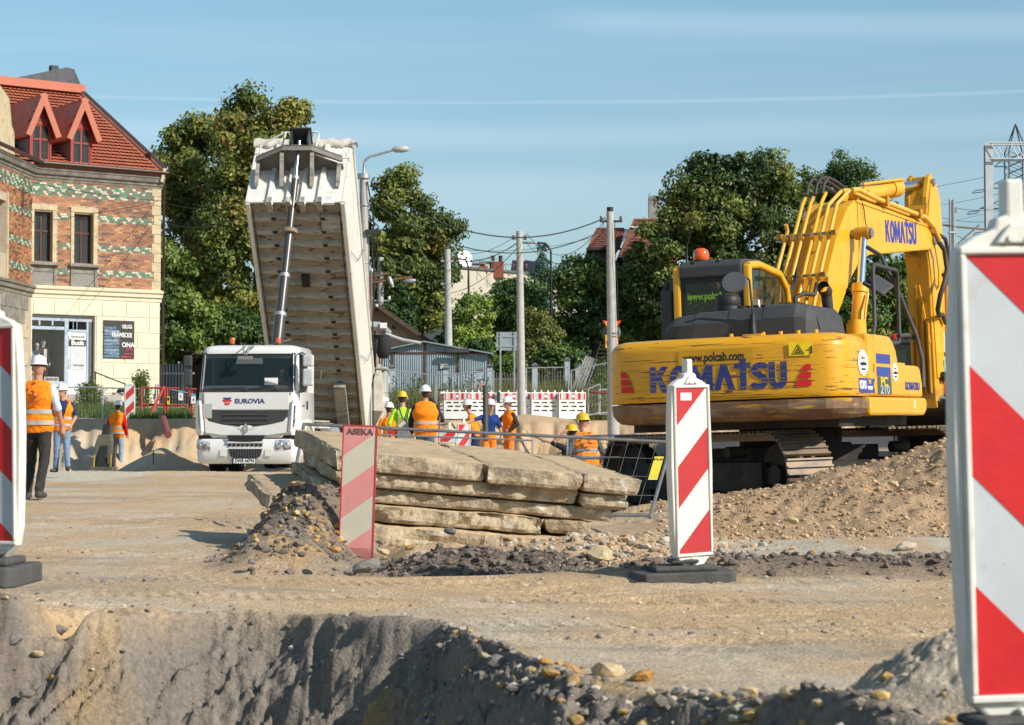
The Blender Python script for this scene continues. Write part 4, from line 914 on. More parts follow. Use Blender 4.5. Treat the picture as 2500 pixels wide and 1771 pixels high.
def tree(name,label,cat,Y,lobes,trunk_px,base_z,n,leaf,pal,seed,depth=.8,clump=.55,trunk_r=.22,limbs=26,group=None,dens=1.0,droop=0.,fuzz=.25,tiptop=0.0,elong=1.4,patches=()):
    """lobes: (px, py, rx px, ry px) seen at depth Y; leaves gather in clumps through every lobe"""
    rs=np.random.RandomState(seed);k=Y/FPX
    bx,bz=X(trunk_px,Y),base_z
    root=thing(name,label,cat,(bx,Y,bz),group=group);O=np.array((bx,Y,bz))
    area=np.array([l[2]*l[3]for l in lobes],float);area/=area.sum();CC=[];NN=[];TT=[];hubs=[]
    for li,(px,py,rx,ry)in enumerate(lobes):
        c=np.array((X(px,Y),Y,Z(py,Y)));r_=np.array((rx*k,max(rx,ry)*k*depth,ry*k));nl=int(n*area[li])
        ncl=max(6,int(2.6*(r_[0]*r_[2]+r_[0]*r_[1]+r_[1]*r_[2])/clump**2*.55))
        d=rs.randn(ncl,3);d/=np.linalg.norm(d,axis=1)[:,None]
        rad=(.45+.57*rs.rand(ncl)**.55)
        cc=c+d*rad[:,None]*r_*(1+fuzz*.8*rs.randn(ncl))[:,None]
        tint=rs.rand(ncl);hubs.append(cc[rs.permutation(ncl)[:max(2,limbs//len(lobes))]])
        w_=rs.randint(ncl,size=nl);cs=clump*(.55+.8*rs.rand(ncl))[w_]
        dd=rs.randn(nl,3);dd/=np.linalg.norm(dd,axis=1)[:,None];dd[:,2]=dd[:,2]*.75+.1
        pos=cc[w_]+dd*(cs*(.35+.85*rs.rand(nl)**.8))[:,None]
        CC.append(pos);NN.append(dd*1.0+d[w_]*.6+np.array((0,0,.35)));TT.append(tint[w_])
    CC=np.concatenate(CC);NN=np.concatenate(NN);TT=np.concatenate(TT);m=len(CC)
    pal=np.array(pal);big=fbm((CC[:,0]+seed)*.45,CC[:,2]*.45,3,seed)
    q=np.clip(.42*TT+.9*(big-.25)+.22*rs.randn(m),0,.999)*(len(pal)-1);i0=q.astype(int);f_=(q-i0)[:,None]
    cols=pal[i0]*(1-f_)+pal[np.minimum(i0+1,len(pal)-1)]*f_
    for px,py,rr,pc in patches:
        g=np.exp(-(((CC[:,0]-X(px,Y))/(rr*k))**2+((CC[:,2]-Z(py,Y))/(rr*k))**2))*(rs.rand(m)<.4);cols=cols*(1-g[:,None])+np.array(pc)*g[:,None]
    cols=cols*(1.3+.65*rs.rand(m))[:,None]+np.array((.006,.008,.006))
    leaves('crown',CC-O,NN,leaf,cols,rs,root,elong,droop=droop)
    b=MB();top=max(lobes,key=lambda l:l[2]*l[3]);zt=Z(top[1],Y)-bz
    sx=(X(top[0],Y)-bx)
    tp=[Vector((0,0,-.4)),Vector((sx*.1+.05,0,zt*.3)),Vector((sx*.45,.1,zt*.65)),Vector((sx,0,zt)),Vector((sx+.1,0,zt*1.18))]
    b.tube(tp,[trunk_r*1.15,trunk_r,trunk_r*.75,trunk_r*.5,trunk_r*.18],9)
    tr_=b.build('trunk',m_bark,root);b=MB()
    for hb in hubs:
        for p in hb:
            e=Vector(p-O);t=min(.92,max(.18,(e.z-.35*math.hypot(e.x-sx*.5,e.y))/(zt*1.1)));s0=tp[0].lerp(tp[3],t)if t<.99 else tp[3]
            i=0;zz=t*zt;pts_=[(q_.z,q_)for q_ in tp]
            for(za,qa),(zb,qb)in zip(pts_[:-1],pts_[1:]):
                if za<=zz<=zb:s0=qa.lerp(qb,(zz-za)/(zb-za))
            mid=s0.lerp(e,.5)+Vector((rs.randn()*.2,rs.randn()*.2,.25));L_=(e-s0).length
            b.tube([s0,mid,e],[trunk_r*.30*min(1,L_/3+.3),trunk_r*.18,.015],5,caps=False)
    b.build('limbs',m_bark,tr_)
    return root
OL=[(.028,.045,.014),(.055,.080,.020),(.10,.12,.028),(.18,.175,.038),(.26,.21,.05)]
GR=[(.016,.038,.012),(.035,.070,.017),(.065,.11,.026),(.13,.165,.035)]
DK=[(.010,.024,.010),(.018,.038,.014),(.030,.058,.018),(.055,.08,.022)]
YG=[(.05,.09,.02),(.10,.15,.03),(.17,.21,.045),(.24,.26,.06)]
BL=[(.05,.09,.09),(.075,.125,.12),(.11,.17,.16)]
BRN=(.20,.13,.035)
tree('linden_tree','tall olive green linden tree behind the raised white tipper body','tree',88,
 [(600,285,62,50),(655,300,55,55),(700,300,58,45),(728,285,30,24),(570,305,40,55),(590,400,80,90),(660,400,90,90),(640,520,105,130),(560,560,70,120),(650,680,90,90),(560,720,60,70),(620,240,28,22),(590,560,60,60)],
 615,1.8,38000,.155,OL,11,trunk_r=.30,patches=((560,330,60,BRN),(690,300,40,BRN),(600,520,50,BRN)))
tree('linden_tree','broad olive green linden tree standing right beside the corner house','tree',92,
 [(455,330,52,46),(500,325,40,48),(430,400,46,80),(500,430,70,100),(440,520,55,70),(470,600,82,90),(450,700,64,90),(520,680,60,100),(415,470,32,55),(480,310,22,20)],
 470,1.8,30000,.155,OL,12,trunk_r=.26,patches=((450,620,50,BRN),(500,480,40,BRN)))
tree('broadleaf_tree','bright green leafy tree filling the gap low beside the house downpipe','tree',86,
 [(420,780,40,60),(460,800,55,55),(420,680,34,70),(500,790,50,50),(560,800,50,45),(600,820,40,40),(395,620,20,50)],440,1.8,15000,.16,GR+[(.15,.19,.05)],13,trunk_r=.15)
tree('linden_tree','rounded dark green linden tree right of the double street lamp post','tree',96,
 [(965,485,58,58),(945,560,60,70),(1020,560,62,60),(1075,570,48,44),(1090,560,30,30),(1000,620,75,70),(950,660,50,80),(1030,700,60,70),(1000,760,60,50),(1075,650,40,50),(980,440,30,20),(1055,760,40,40)],
 1000,1.6,34000,.155,OL[:4],14,trunk_r=.28,patches=((970,520,40,(.10,.12,.03)),(1070,600,26,(.35,.22,.03))))
tree('small_spruce','small dark spruce behind the pink gabled house','conifer',94,
 [(985,720,8,22),(983,745,20,22),(982,775,32,25),(980,800,40,25),(955,770,30,26)],983,1.5,6000,.12,GR[:3],15,clump=.28,trunk_r=.1,limbs=10)
tree('shrub','loose yellowish green shrub in front of the beige building','shrub',90,
 [(1120,790,30,50),(1150,780,34,60),(1175,770,24,40),(1140,840,50,50),(1165,830,40,50),(1110,840,28,40),(1130,750,10,18),(1165,735,10,18)],1145,1.5,9000,.11,YG,16,clump=.35,trunk_r=.07,limbs=24)
for k,(p_,top_)in enumerate(((1148,830),(1160,838),(1172,834),(1186,836))):
    pass
tree('thuja','small dark columnar thuja below the yellowish shrub','conifer',86,[(1160,850,14,26),(1160,880,18,26)],1160,1.5,2500,.08,GR[:3],17,clump=.2,trunk_r=.05,limbs=4)
tree('thuja','small dark columnar thuja just left of the white sign back','conifer',86,[(1186,848,13,24),(1186,880,16,26)],1186,1.5,2500,.08,GR[:3],18,clump=.2,trunk_r=.05,limbs=4)
tree('broadleaf_tree','dark leafy tree left of the middle concrete pole','tree',98,
 [(1240,720,40,40),(1260,700,34,30),(1215,790,36,50),(1255,780,50,60),(1235,860,50,60),(1300,760,40,70),(1200,830,26,40)],1250,1.5,15000,.15,GR,19,trunk_r=.18)
tree('blue_spruce','slender blue grey spruce tip rising above the trees','conifer',100,
 [(1324,612,5,18),(1324,640,11,18),(1324,668,18,20),(1322,700,25,24),(1322,735,32,26),(1322,770,38,28),(1320,810,42,30)],1323,1.5,11000,.10,BL,20,clump=.26,trunk_r=.12,limbs=40,depth=1)
tree('birch_tree','thin birch with sparse drooping twigs behind the fence','tree',84,
 [(1300,790,30,26),(1330,790,34,24),(1355,830,24,40),(1320,840,34,36),(1290,850,34,30),(1270,880,34,30),(1310,900,30,26)],1296,1.5,6500,.085,[(.06,.08,.02),(.11,.12,.03),(.19,.17,.06)],21,clump=.3,trunk_r=.06,limbs=30,droop=1.0)
tree('shrub','low green shrub at the foot of the thin lamp post','shrub',82,[(1352,870,34,24),(1380,885,28,20),(1330,890,22,18),(1240,900,40,22)],1345,1.5,4500,.12,GR+YG[1:2],22,clump=.3,trunk_r=.05,limbs=10)
tree('broadleaf_tree','bright green tree behind the right concrete pole','tree',94,
 [(1415,660,40,36),(1450,675,44,36),(1500,680,44,36),(1390,720,50,60),(1460,720,70,60),(1510,730,50,60),(1400,800,60,60),(1470,810,70,60),(1540,830,50,50),(1380,690,26,30)],
 1450,1.5,26000,.135,GR+[(.17,.18,.04)],23,trunk_r=.2,patches=((1470,670,40,(.14,.16,.03)),(1380,700,30,(.17,.15,.03))))
tree('locust_tree','large dark green tree with feathery top behind the excavator cab','tree',92,
 [(1700,450,62,46),(1760,440,70,50),(1800,420,60,34),(1880,430,60,44),(1850,500,90,70),(1740,520,100,80),(1665,545,60,60),(1620,620,80,80),(1740,640,110,90),(1860,620,110,90),(1600,720,60,80),(1650,780,80,60),(1940,560,70,90),(1570,690,30,50),(1950,680,60,70),(1870,400,36,20),(1720,400,30,16),(1950,470,40,40)],
 1770,1.5,62000,.15,DK+OL[2:4],24,trunk_r=.32,patches=((1690,540,40,(.17,.14,.03)),(1860,620,26,(.25,.13,.02)),(1620,640,40,(.12,.12,.03)),(1800,560,60,(.07,.09,.02))))
tree('locust_tree','airy locust tree with yellow tipped shoots behind the boom knee','tree',96,
 [(2060,410,40,26),(2090,440,50,44),(2040,470,50,44),(1985,470,28,36),(1970,430,12,24),(2110,500,46,60),(2140,450,20,30),(2060,540,70,60),(2150,540,40,50)],
 2070,1.5,17000,.11,GR,25,clump=.4,trunk_r=.16,limbs=40,patches=((1970,430,26,(.22,.20,.05)),(2145,440,24,(.20,.17,.05)),(2150,560,20,(.24,.18,.05))))
tree('broadleaf_tree','leafy green tree seen under the excavator boom','tree',90,
 [(2080,680,60,60),(2150,660,50,50),(2060,760,70,70),(2140,760,60,70),(2200,700,50,60),(2220,780,50,60),(2280,800,50,70)],2140,1.5,22000,.15,GR+[(.20,.17,.03)],26,trunk_r=.2)
tree('broadleaf_tree','hazy green tree at far right behind the railway masts','tree',130,
 [(2380,700,60,50),(2440,690,50,40),(2330,760,50,60),(2420,780,80,60),(2380,640,20,20),(2300,860,60,60),(2500,720,60,60)],2400,1.5,12000,.22,GR,27,trunk_r=.2)
# a mass of low greenery along the far side closes the view
rs=np.random.RandomState(4);n_=34000
hx_=rs.uniform(1080,2700,n_);yy=101+rs.rand(n_)*5;hh=2.6+4.2*fbm(hx_*.012,hx_*0,3,7)
C_=np.stack([(hx_-1250)/FPX*yy,yy,1.4+hh*rs.rand(n_)**.7],1);pl_=np.array(DK+GR[1:])
tag(leaves('hedgerow',C_,rs.randn(n_,3)+(0,-.5,.5),.24,pl_[rs.randint(0,5,n_)]*(.8+.4*rs.rand(n_))[:,None],rs,None,kind='stuff'),'dark mass of bushes along the far side of the site','bushes')
n_=14000;hx_=rs.uniform(380,1100,n_);yy=103+rs.rand(n_)*5;hh=3.2+2.2*fbm(hx_*.012,hx_*0,3,9)
C_=np.stack([(hx_-1250)/FPX*yy,yy,1.4+hh*rs.rand(n_)**.7],1)
tag(leaves('hedgerow',C_,rs.randn(n_,3)+(0,-.5,.5),.24,np.array(GR+DK)[rs.randint(0,6,n_)]*(.8+.4*rs.rand(n_))[:,None],rs,None,kind='stuff'),'green bushes in the background between the corner house and the truck','bushes')
# grass and tall weeds
def blades(name,label,n,sampler,h0,h1,pal,seed,wd=.012,seeds=False):
    rs=np.random.RandomState(seed);p=np.array([sampler(rs)for _ in range(n)]);z=terrain(p[:,0],p[:,1]);h=rs.uniform(h0,h1,n);a=rs.rand(n)*6.28
    lean=.22*rs.randn(n,2)*h[:,None];w_=wd*(.7+.6*rs.rand(n));dx,dy=np.cos(a)*w_,np.sin(a)*w_
    b0=np.stack([p[:,0]-dx,p[:,1]-dy,z-.02],1);b1=np.stack([p[:,0]+dx,p[:,1]+dy,z-.02],1)
    m0=np.stack([p[:,0]+lean[:,0]*.35-dx*.7,p[:,1]+lean[:,1]*.35-dy*.7,z+h*.55],1);m1=m0+np.stack([dx*1.4,dy*1.4,0*dx],1)
    t=np.stack([p[:,0]+lean[:,0],p[:,1]+lean[:,1],z+h],1);V=np.stack([b0,b1,m1,m0,t],1).reshape(-1,3);i=np.arange(n)*5
    F=np.concatenate([np.stack([i,i+1,i+2],1),np.stack([i,i+2,i+3],1),np.stack([i+3,i+2,i+4],1)])
    c=np.array(pal)[rs.randint(0,len(pal),n)]*(.8+.4*rs.rand(n))[:,None]
    return tag(npmesh(name,V,F,m_leaf,None,False,np.repeat(c,5,0),kind='stuff'),label,'grass')
DRY=[(.16,.17,.05),(.22,.20,.08),(.12,.15,.04),(.28,.24,.12)]
blades('grass','green grass behind the red barrier left of the truck',7000,lambda rs:(lambda Y:(X(rs.uniform(315,470),Y),Y))(rs.uniform(60,66)),.08,.30,[(.09,.16,.03),(.14,.21,.05),(.06,.12,.03)],1)
blades('grass','short grass along the foot of the corner house',6000,lambda rs:(lambda Y:(X(rs.uniform(120,330),Y),Y))(61.3+9*rs.rand()),.05,.30,[(.09,.14,.03),(.12,.16,.05),(.07,.10,.03)],2)
blades('tall_weeds','tall dry weeds in front of the metal garage and the fence',11000,lambda rs:(lambda Y:(X(rs.uniform(935,1500),Y),Y))(rs.uniform(72.5,76.8)),.3,1.35,DRY,3,.012)
blades('tall_weeds','tall yellowish grass behind the iron picket fence',16000,lambda rs:(lambda Y:(X(rs.uniform(1180,1560),Y),Y))(rs.uniform(77.5,83)),.5,1.8,DRY,4,.016)
rs=np.random.RandomState(9);n_=5200
def weedleaves(name,label,p0,p1,Ya,Yb,h,n_,pal,seed,sz=.05):
    rs=np.random.RandomState(seed);st=rs.uniform(p0,p1,60);w_=rs.randint(60,size=n_);yy=rs.uniform(Ya,Yb,60)[w_];hh=rs.rand(n_)**.8*(h*(.5+.5*rs.rand(60)))[w_]
    xx=(st[w_]-1250)/FPX*yy+(.12*rs.randn(n_))*(1.1-hh/h);zz=terrain(xx,yy)+hh
    return tag(leaves(name,np.stack([xx,yy+.1*rs.randn(n_),zz],1),rs.randn(n_,3),sz,np.array(pal)[rs.randint(0,len(pal),n_)],rs,None,1.8,kind='stuff'),label,'plants')
weedleaves('weeds','leafy weeds growing up in front of the metal garage',960,1200,72.5,76,1.7,5200,[(.10,.14,.05),(.16,.18,.08),(.07,.10,.03)],5)
weedleaves('weeds','green weeds at the foot of the house wall beside the striped board',325,360,70,73,1.3,2600,GR[1:]+YG[:1],6)
weedleaves('weeds','weeds below the stair handrail of the shop',190,245,69,72,.9,2000,GR[1:],7)
weedleaves('weeds','green climbing plants beside the right concrete pole',1455,1480,73,76,2.4,2600,GR[1:]+YG[:2],8)
# ---------------------------------------------------------------- poles, lamps and wires
def mono(o,label,cat,group=None):return tag(o,label,cat,group)
def pole(name,label,px,y0,Y,r0,r1,base=None,lean=0,cat='pole',m=None):
    base=TZ(X(px,Y),Y)-.3 if base is None else base;x=X(px,Y);zt=zw(y0,Y)
    t=thing(name,label,cat,(x,Y,base));b=MB();n=8
    b.tube([(lean*i/n,0,(zt-base)*i/n)for i in range(n+1)],[r0+(r1-r0)*i/n for i in range(n+1)],14)
    b.build('pole',m or MT['concrete'],t);return t,x,zt,base
def insul(t,x,z,y=0,s=1.):
    MB().lathe([(.02,-.09),(.035,-.08),(.055,-.05),(.03,-.03),(.055,0),(.03,.02),(.045,.05),(.02,.07)],10,(x,y,z),s,s).build('insulator',mat('brown_insulator',(.10,.05,.03),.3),t)
# right concrete pole
t,xR,zR,bR=pole('concrete_pole','tall white concrete utility pole beside the yellow warning sign',1499,516,62,.19,.11,lean=-.11)
h=zR-bR;MB().cyl((-.11,0,h-.02),(-.11,0,h+.14),.10,.10,12).build('pole_cap',MT['black'],t)
MB().b2((-.42,-.05,h-.32),(.26,.05,h-.26)).build('crossarm',MT['darkmetal'],t)
for d in(-.38,.22):insul(t,d,h-.20)
MB().tube([(.02,-.13,h-.3),(.05,-.15,h-1.2),(.03,-.16,h-1.5),(.10,-.14,h-2.2),(.14,-.14,h-4.3)],.012,5).tube([(-.3,-.02,h-.3),(-.35,-.02,h-.6),(-.2,-.08,h-.8)],.01,5).build('cable',MT['wire'],t)
for z_ in(2.2,3.9,4.0):MB().tube([(.16*math.cos(a),.16*math.sin(a),z_)for a in np.linspace(0,6.2832,17)[:-1]],.012,4,closed=True).build('band',MT['steel'],t)
# middle concrete pole
t,xM,zM,bM=pole('concrete_pole','concrete utility pole in the middle with a weathered peeling base',1274,564,68,.15,.105,lean=-.08)
h=zM-bM
for d in(-.2,.2):insul(t,-.08+d,h-.20);insul(t,-.08+d*1.1,h-1.15)
MB().b2((-.32,-.03,h-.27),(.16,.03,h-.24)).b2((-.34,-.03,h-1.22),(.18,.03,h-1.19)).build('crossarm',MT['darkmetal'],t)
# left thin one
t,xL,zL,bL=pole('concrete_pole','thin concrete pole at the right edge of the linden tree crown',1098,608,80,.17,.12,lean=-.1)
h=zL-bL;MB().b2((-.35,-.05,h-.5),(.15,.05,h-.42)).b2((-.35,-.05,h-1.4),(.15,.05,h-1.32)).build('crossarm',MT['galv'],t)
for z_ in(-.35,-1.25):insul(t,-.3,h+z_);insul(t,.1,h+z_)
MB().b2((.1,-.16,h-5.3),(.24,-.04,h-4.7)).build('junction_box',MT['steel'],t)
t,xS,zS,bS=pole('concrete_pole','short concrete pole partly hidden behind the pink house roof',928,628,95,.17,.14)
h=zS-bS
for z_ in(-.6,-1.9):
    MB().b2((-.45,-.05,h+z_-.15),(.45,.05,h+z_-.08)).build('crossarm',MT['galv'],t)
    for d in(-.4,.4):MB().lathe([(.03,-.08),(.1,-.04),(.05,0),(.09,.05),(.03,.09)],8,(d,0,h+z_)).build('insulator',MT['white'],t)
# lamp post beside the tipper body
Y_=60;t,xA,zA,bA=pole('street_lamp','tall grey lamp post with one curved arm beside the raised tipper body',897,426,Y_,.17,.125,lean=-.13,cat='street lamp')
h=zA-bA;o=Vector((-.13,0,h))
def q(px,py):return Vector((X(px,Y_)-xA,0,zw(py,Y_)-bA))
MB().cyl(o+Vector((0,0,-.10)),o+Vector((0,0,.04)),.19,.19,14).build('collar',MT['galv'],t)
MB().tube([q(887,426),q(887,410),q(888,395),q(893,386),q(903,380),q(950,367),q(962,363)],[.06,.045,.04,.038,.036,.033,.033],8).build('arm',MT['galv'],t)
c0=q(978,362)
MB().loft([[c0+Vector((s_,w1*math.cos(a),.10*h1*math.sin(a)+(s_*.05)))for a in np.linspace(0,6.283,13)[:-1]]for s_,w1,h1 in((-.26,.04,.4),(-.18,.10,.9),(0,.15,1.05),(.15,.13,.95),(.22,.07,.5))]).build('lamp_head',mat('lamp_housing',(.45,.45,.42),.4),t)
MB().loft([[c0+Vector((.02+s_,w1*math.cos(a),-.045-dz))for a in np.linspace(0,6.283,13)[:-1]]for s_,w1,dz in((0,.13,.02),(0,.11,.07),(0,.04,.10))]).build('lamp_glass',glass_mat('lamp_glass',(.3,.3,.3),.7),t)
for z_ in(-.9,-2.6,-5.2):MB().tube([(o.x+.145*math.cos(a)+.03,.145*math.sin(a),h+z_)for a in np.linspace(0,6.2832,15)[:-1]],.02,4,closed=True).build('band',MT['galv'],t)
MB().tube([(-.02,-.12,h-.2),(.12,-.14,h-.9),(.18,-.14,h-1.4),(.14,-.15,h-2.3),(.2,-.15,h-3.1),(.16,-.16,h-4.2),(.18,-.16,.5)],.022,6).tube([(.05,-.1,h-1.3),(.3,-.1,h-1.5),(.28,-.1,h-2.3),(.18,-.1,h-2.6),(.22,-.12,h-3.4)],.02,6).build('cable',MT['wire'],t)
MB().b2((-.05,-.22,h-1.75),(.4,-.08,h-1.62)).b2((.1,-.2,h-1.9),(.2,-.1,h-1.6)).build('clamp',MT['darkmetal'],t)
# lamps on brown arms behind it
Y_=84;t=thing('street_lamp','two grey lamp heads on rust brown arms left of the linden crown','street lamp',(X(906,Y_),Y_,TZ(X(906,Y_),Y_)-.2))
def q(px,py):return Vector((X(px,Y_)-t.location.x,0,zw(py,Y_)-t.location.z))
MB().tube([q(906,1000),q(904,665)],[.1,.07],8).build('pole',mat('rusty_pole',(.16,.10,.07),.8),t)
for a_,b_ in(((902,676),(950,668)),((902,692),(1006,676))):MB().tube([q(*a_),q(*b_)],.045,6).build('arm',mat('rusty_arm',(.22,.09,.05),.8),t)
for cx,cy,a_ in((953,688,-1.2),(1000,686,.1)):
    c0=q(cx,cy);MB(Matrix.Translation(c0)@Matrix.Rotation(-a_,4,'Y')).loft([[Vector((s_,w1*math.cos(a),.10*h1*math.sin(a)))for a in np.linspace(0,6.283,11)[:-1]]for s_,w1,h1 in((-.25,.06,.5),(-.15,.14,1),(.05,.16,1.1),(.25,.1,.6))]).build('lamp_head',MT['galv'],t)
for px,y0,Y_,bend,lab in((1145,640,96,-22,'thin black lamp post in front of the beige building'),(1347,600,92,-44,'thin black lamp post with a long curved arm beside the blue spruce')):
    xb=X(px,Y_);bz=TZ(xb,Y_)-.2;t=thing('street_lamp',lab,'street lamp',(xb,Y_,bz));k=Y_/FPX;zt=zw(y0,Y_)-bz
    MB().tube([(0,0,0),(0,0,zt*.5),(-.03,0,zt-.8)],[.085,.06,.05],8).tube([(-.03,0,zt-.8),(-.03,0,zt-.25),(bend*k*.15-.05,0,zt),(bend*k*.35,0,zt+.12),(bend*k,0,zt+.16)],.045,6).build('pole',MT['black'],t)
    MB().loft([[Vector((bend*k+s_,w1*math.cos(a),zt+.15+.05*math.sin(a)))for a in np.linspace(0,6.283,9)[:-1]]for s_,w1 in((-.5,.05),(-.35,.12),(0,.12),(.15,.05))]).build('lamp_head',MT['galv'],t)
# lamp in front of the tiled roofs
Y_=104;bz=1.2;t=thing('street_lamp','grey lamp head in front of the old red tiled roof','street lamp',(X(1655,Y_),Y_,bz))
MB().tube([(0,0,0),(0,0,zw(570,Y_)-bz),(X(1560,Y_)-X(1655,Y_),0,zw(554,Y_)-bz)],.05,6).build('pole',MT['galv'],t)
MB().box((X(1552,Y_)-X(1655,Y_),0,zw(554,Y_)-bz),(.55,.2,.09)).build('lamp_head',MT['white'],t,bev=.03)
# wires
def wire(a,b,sag,r=.012,n=16,name='overhead_wire',label=None,grp='overhead cables between the utility poles'):
    a=Vector(a);b=Vector(b);pts=[a.lerp(b,i/n)-Vector((0,0,sag*4*(i/n)*(1-i/n)))for i in range(n+1)]
    o=MB().tube(pts,r,5).build(name,MT['wire']);return tag(o,label,'cable',grp)
def W(px,py,Y):return P(px,py,Y)
R_=lambda:(xR-.49,62,zR-.2)
for a,b,s,r,l in(((905,446,60),(1478,532,62),1.05,.02,'thick black cable sagging from the lamp post to the right concrete pole'),
 ((905,490,60),(1478,560,62),1.1,.016,'second thick cable sagging below it towards the right concrete pole'),
 ((1268,570,68),(1130,618,90),.25,.01,'upper thin wire running left from the middle pole head'),((1268,592,68),(1115,636,90),.25,.01,'lower thin wire running left from the middle pole'),
 ((1285,570,68),(1478,536,62),.9,.01,'thin wire from the middle pole head to the right pole'),((1285,592,68),(1478,556,62),.9,.01,'thin wire from the middle pole arm to the right pole'),
 ((1100,716,80),(1268,600,68),.3,.012,'wire rising steeply from the thin pole to the middle pole'),((1100,632,80),(1268,588,68),.35,.01,'sagging wire from the thin pole top to the middle pole'),
 ((388,490,77),(592,492,60),.25,.012,'upper wire from the corner house to the lamp post behind the tipper'),((388,536,77),(592,524,60),.35,.012,'lower wire from the corner house to the lamp post behind the tipper'),
 ((55,440,72),(388,490,77.5),.1,.012,'cable running across the brick front of the corner house'),
 ((905,600,66),(1100,660,80),.3,.010,'thin wire crossing the dark linden crown'),((1040,598,110),(1440,582,112),.5,.012,'faint distant wire low in the sky')):
    wire(W(*a),W(*b),s,r,label=l)
# railway portal, mast, pylon on the right
m_zinc=mat('zinc_mast',(.50,.52,.54),.5,.2,.08,3)
Y_=85;t=thing('railway_portal','pale steel railway portal with lattice beam at the right edge','railway mast',(X(2419,Y_),Y_,.8))
zt=zw(346,Y_)-.8;zb=zw(388,Y_)-.8;w_=.16
MB().b2((-w_,-w_,0),(w_,-w_+.02,zt)).b2((-w_,w_-.02,0),(w_,w_,zt)).b2((-.012,-w_+.02,0),(.012,w_-.02,zt)).build('mast',m_zinc,t)
xe=6.5
b=MB()
for y in(-.3,.3):
    for z_ in(zt-.04,zb):b.tube([(0,y,z_),(xe,y,z_)],.045,4)
b.build('beam_chord',m_zinc,t)
n_=16
for i in range(n_):
    a,c=i*xe/n_,(i+1)*xe/n_
    MB().tube([(a,-.3,zb if i%2 else zt),(c,-.3,zt if i%2 else zb)],.022,4).build('lattice_bar',m_zinc,t)
    MB().tube([(a,.3,zt if i%2 else zb),(c,.3,zb if i%2 else zt)],.022,4).build('lattice_bar',m_zinc,t)
MB().tube([(0,0,zw(580,Y_)-.8),(1.3,0,zw(560,Y_)-.8)],.03,5).build('cantilever',MT['steel'],t)
MB().tube([(.3,.1,0),(.1,.1,zw(500,Y_)-.8)],.012,4).build('stay_wire',m_zinc,t)
Y_=70;t=thing('railway_mast','slim pale steel railway mast just right of the excavator arm','railway mast',(X(2331,Y_),Y_,.8));zt=zw(485,Y_)-.8
MB().b2((-.12,-.12,0),(-.10,.12,zt)).b2((.0,-.12,0),(.02,.12,zt)).b2((-.10,-.01,0),(.0,.01,zt)).build('mast',m_zinc,t)
def q(px,py):return Vector((X(px,Y_)-t.location.x,0,zw(py,Y_)-t.location.z))
MB().tube([q(2305,548),q(2331,552),q(2420,560)],.035,6).tube([q(2336,600),q(2395,548)],.03,6).tube([q(2350,608),q(2420,562)],.03,6).build('cantilever',mat('brown_tube',(.20,.16,.12),.6),t)
MB().b2((-.16,-.14,zw(567,Y_)-.8-.03),(.09,.14,zw(567,Y_)-.8+.03)).build('clamp',m_zinc,t)
MB().tube([(.12,-.1,0),(.06,-.1,zw(520,Y_)-.8)],.014,4).build('earth_wire',m_zinc,t)
for z_ in(512,):MB().cyl(q(2338,505),q(2338,520),.04).build('insulator',MT['steel'],t)
Y_=190;t=thing('electricity_pylon','distant dark lattice electricity pylon behind the railway portal','pylon',(X(2486,Y_),Y_,0));k=Y_/FPX
def q(px,py,y=0):return Vector((X(px,Y_)-t.location.x,y,zw(py,Y_)))
b=MB();hw_=22*k
for y in(-hw_,hw_):
    for s_ in(-1,1):b.tube([(s_*hw_*2.2,y*2.2,0),(s_*hw_,y,zw(600,Y_)),(s_*hw_,y,zw(370,Y_)),(0,0,zw(300,Y_))],.07,4)
b.build('leg',MT['darkmetal'],t)
b=MB();lv=np.linspace(zw(620,Y_),zw(370,Y_),15)
for z0_,z1_ in zip(lv[:-1],lv[1:]):
    for y in(-hw_,hw_):MB().tube([(-hw_,y,z0_),(hw_,y,z1_)],.035,3).build('brace',MT['darkmetal'],t);MB().tube([(hw_,y,z0_),(-hw_,y,z1_)],.035,3).build('brace',MT['darkmetal'],t)
for py,hwid in((405,52),(458,72),(508,90)):
    b=MB();z_=zw(py,Y_)
    for s_ in(-1,1):
        b.tube([(s_*hw_,0,z_),(s_*hwid*k,0,z_)],.06,4).tube([(s_*hw_,0,zw(py-26,Y_)),(s_*hwid*k,0,z_)],.05,4).tube([(s_*hw_,0,z_-.0),(s_*(hw_+hwid*k)/2,0,(z_+zw(py-26,Y_))/2)],.03,3)
    b.build('arm',MT['darkmetal'],t)
g_='overhead wires of the railway at the right'
for a,b,s_,l in(((2334,508,70),(2560,462,75),.35,'upper railway wire from the slim mast towards the right edge'),((2300,500,110),(2560,440,75),.1,'thin straight railway wire above the slim mast'),((2300,532,90),(2560,500,80),.4,'railway wire with a loop at mid height'),
 ((2334,575,70),(2560,560,75),.5,'low sagging railway wire near the beacon board'),((1900,520,130),(2420,430,90),.1,'long faint wire from the trees to the portal'),((2300,545,110),(2560,480,150),.1,'faint wire rising to the pylon')):
    wire(W(*a),W(*b),s_,.010,label=l,grp=g_)
for px,py in((2388,469),(2375,521),(2390,572)):
    p=P(px,py,75);MB().tube([p+Vector((-.22,0,-.05)),p+Vector((-.12,0,.05)),p+Vector((.24,0,.09)),p+Vector((.16,0,-.0))],.02,4,closed=True).build('wire_tensioner',MT['darkmetal']);o=bpy.data.objects['wire_tensioner']if 'wire_tensioner' in bpy.data.objects else None
for o,l in zip([o for o in bpy.data.objects if o.name.startswith('wire_tensioner')],('uppermost small loop fitting on the railway wires','middle small loop fitting on the railway wires','lowest small loop fitting on the railway wires')):tag(o,l,'fitting',g_)
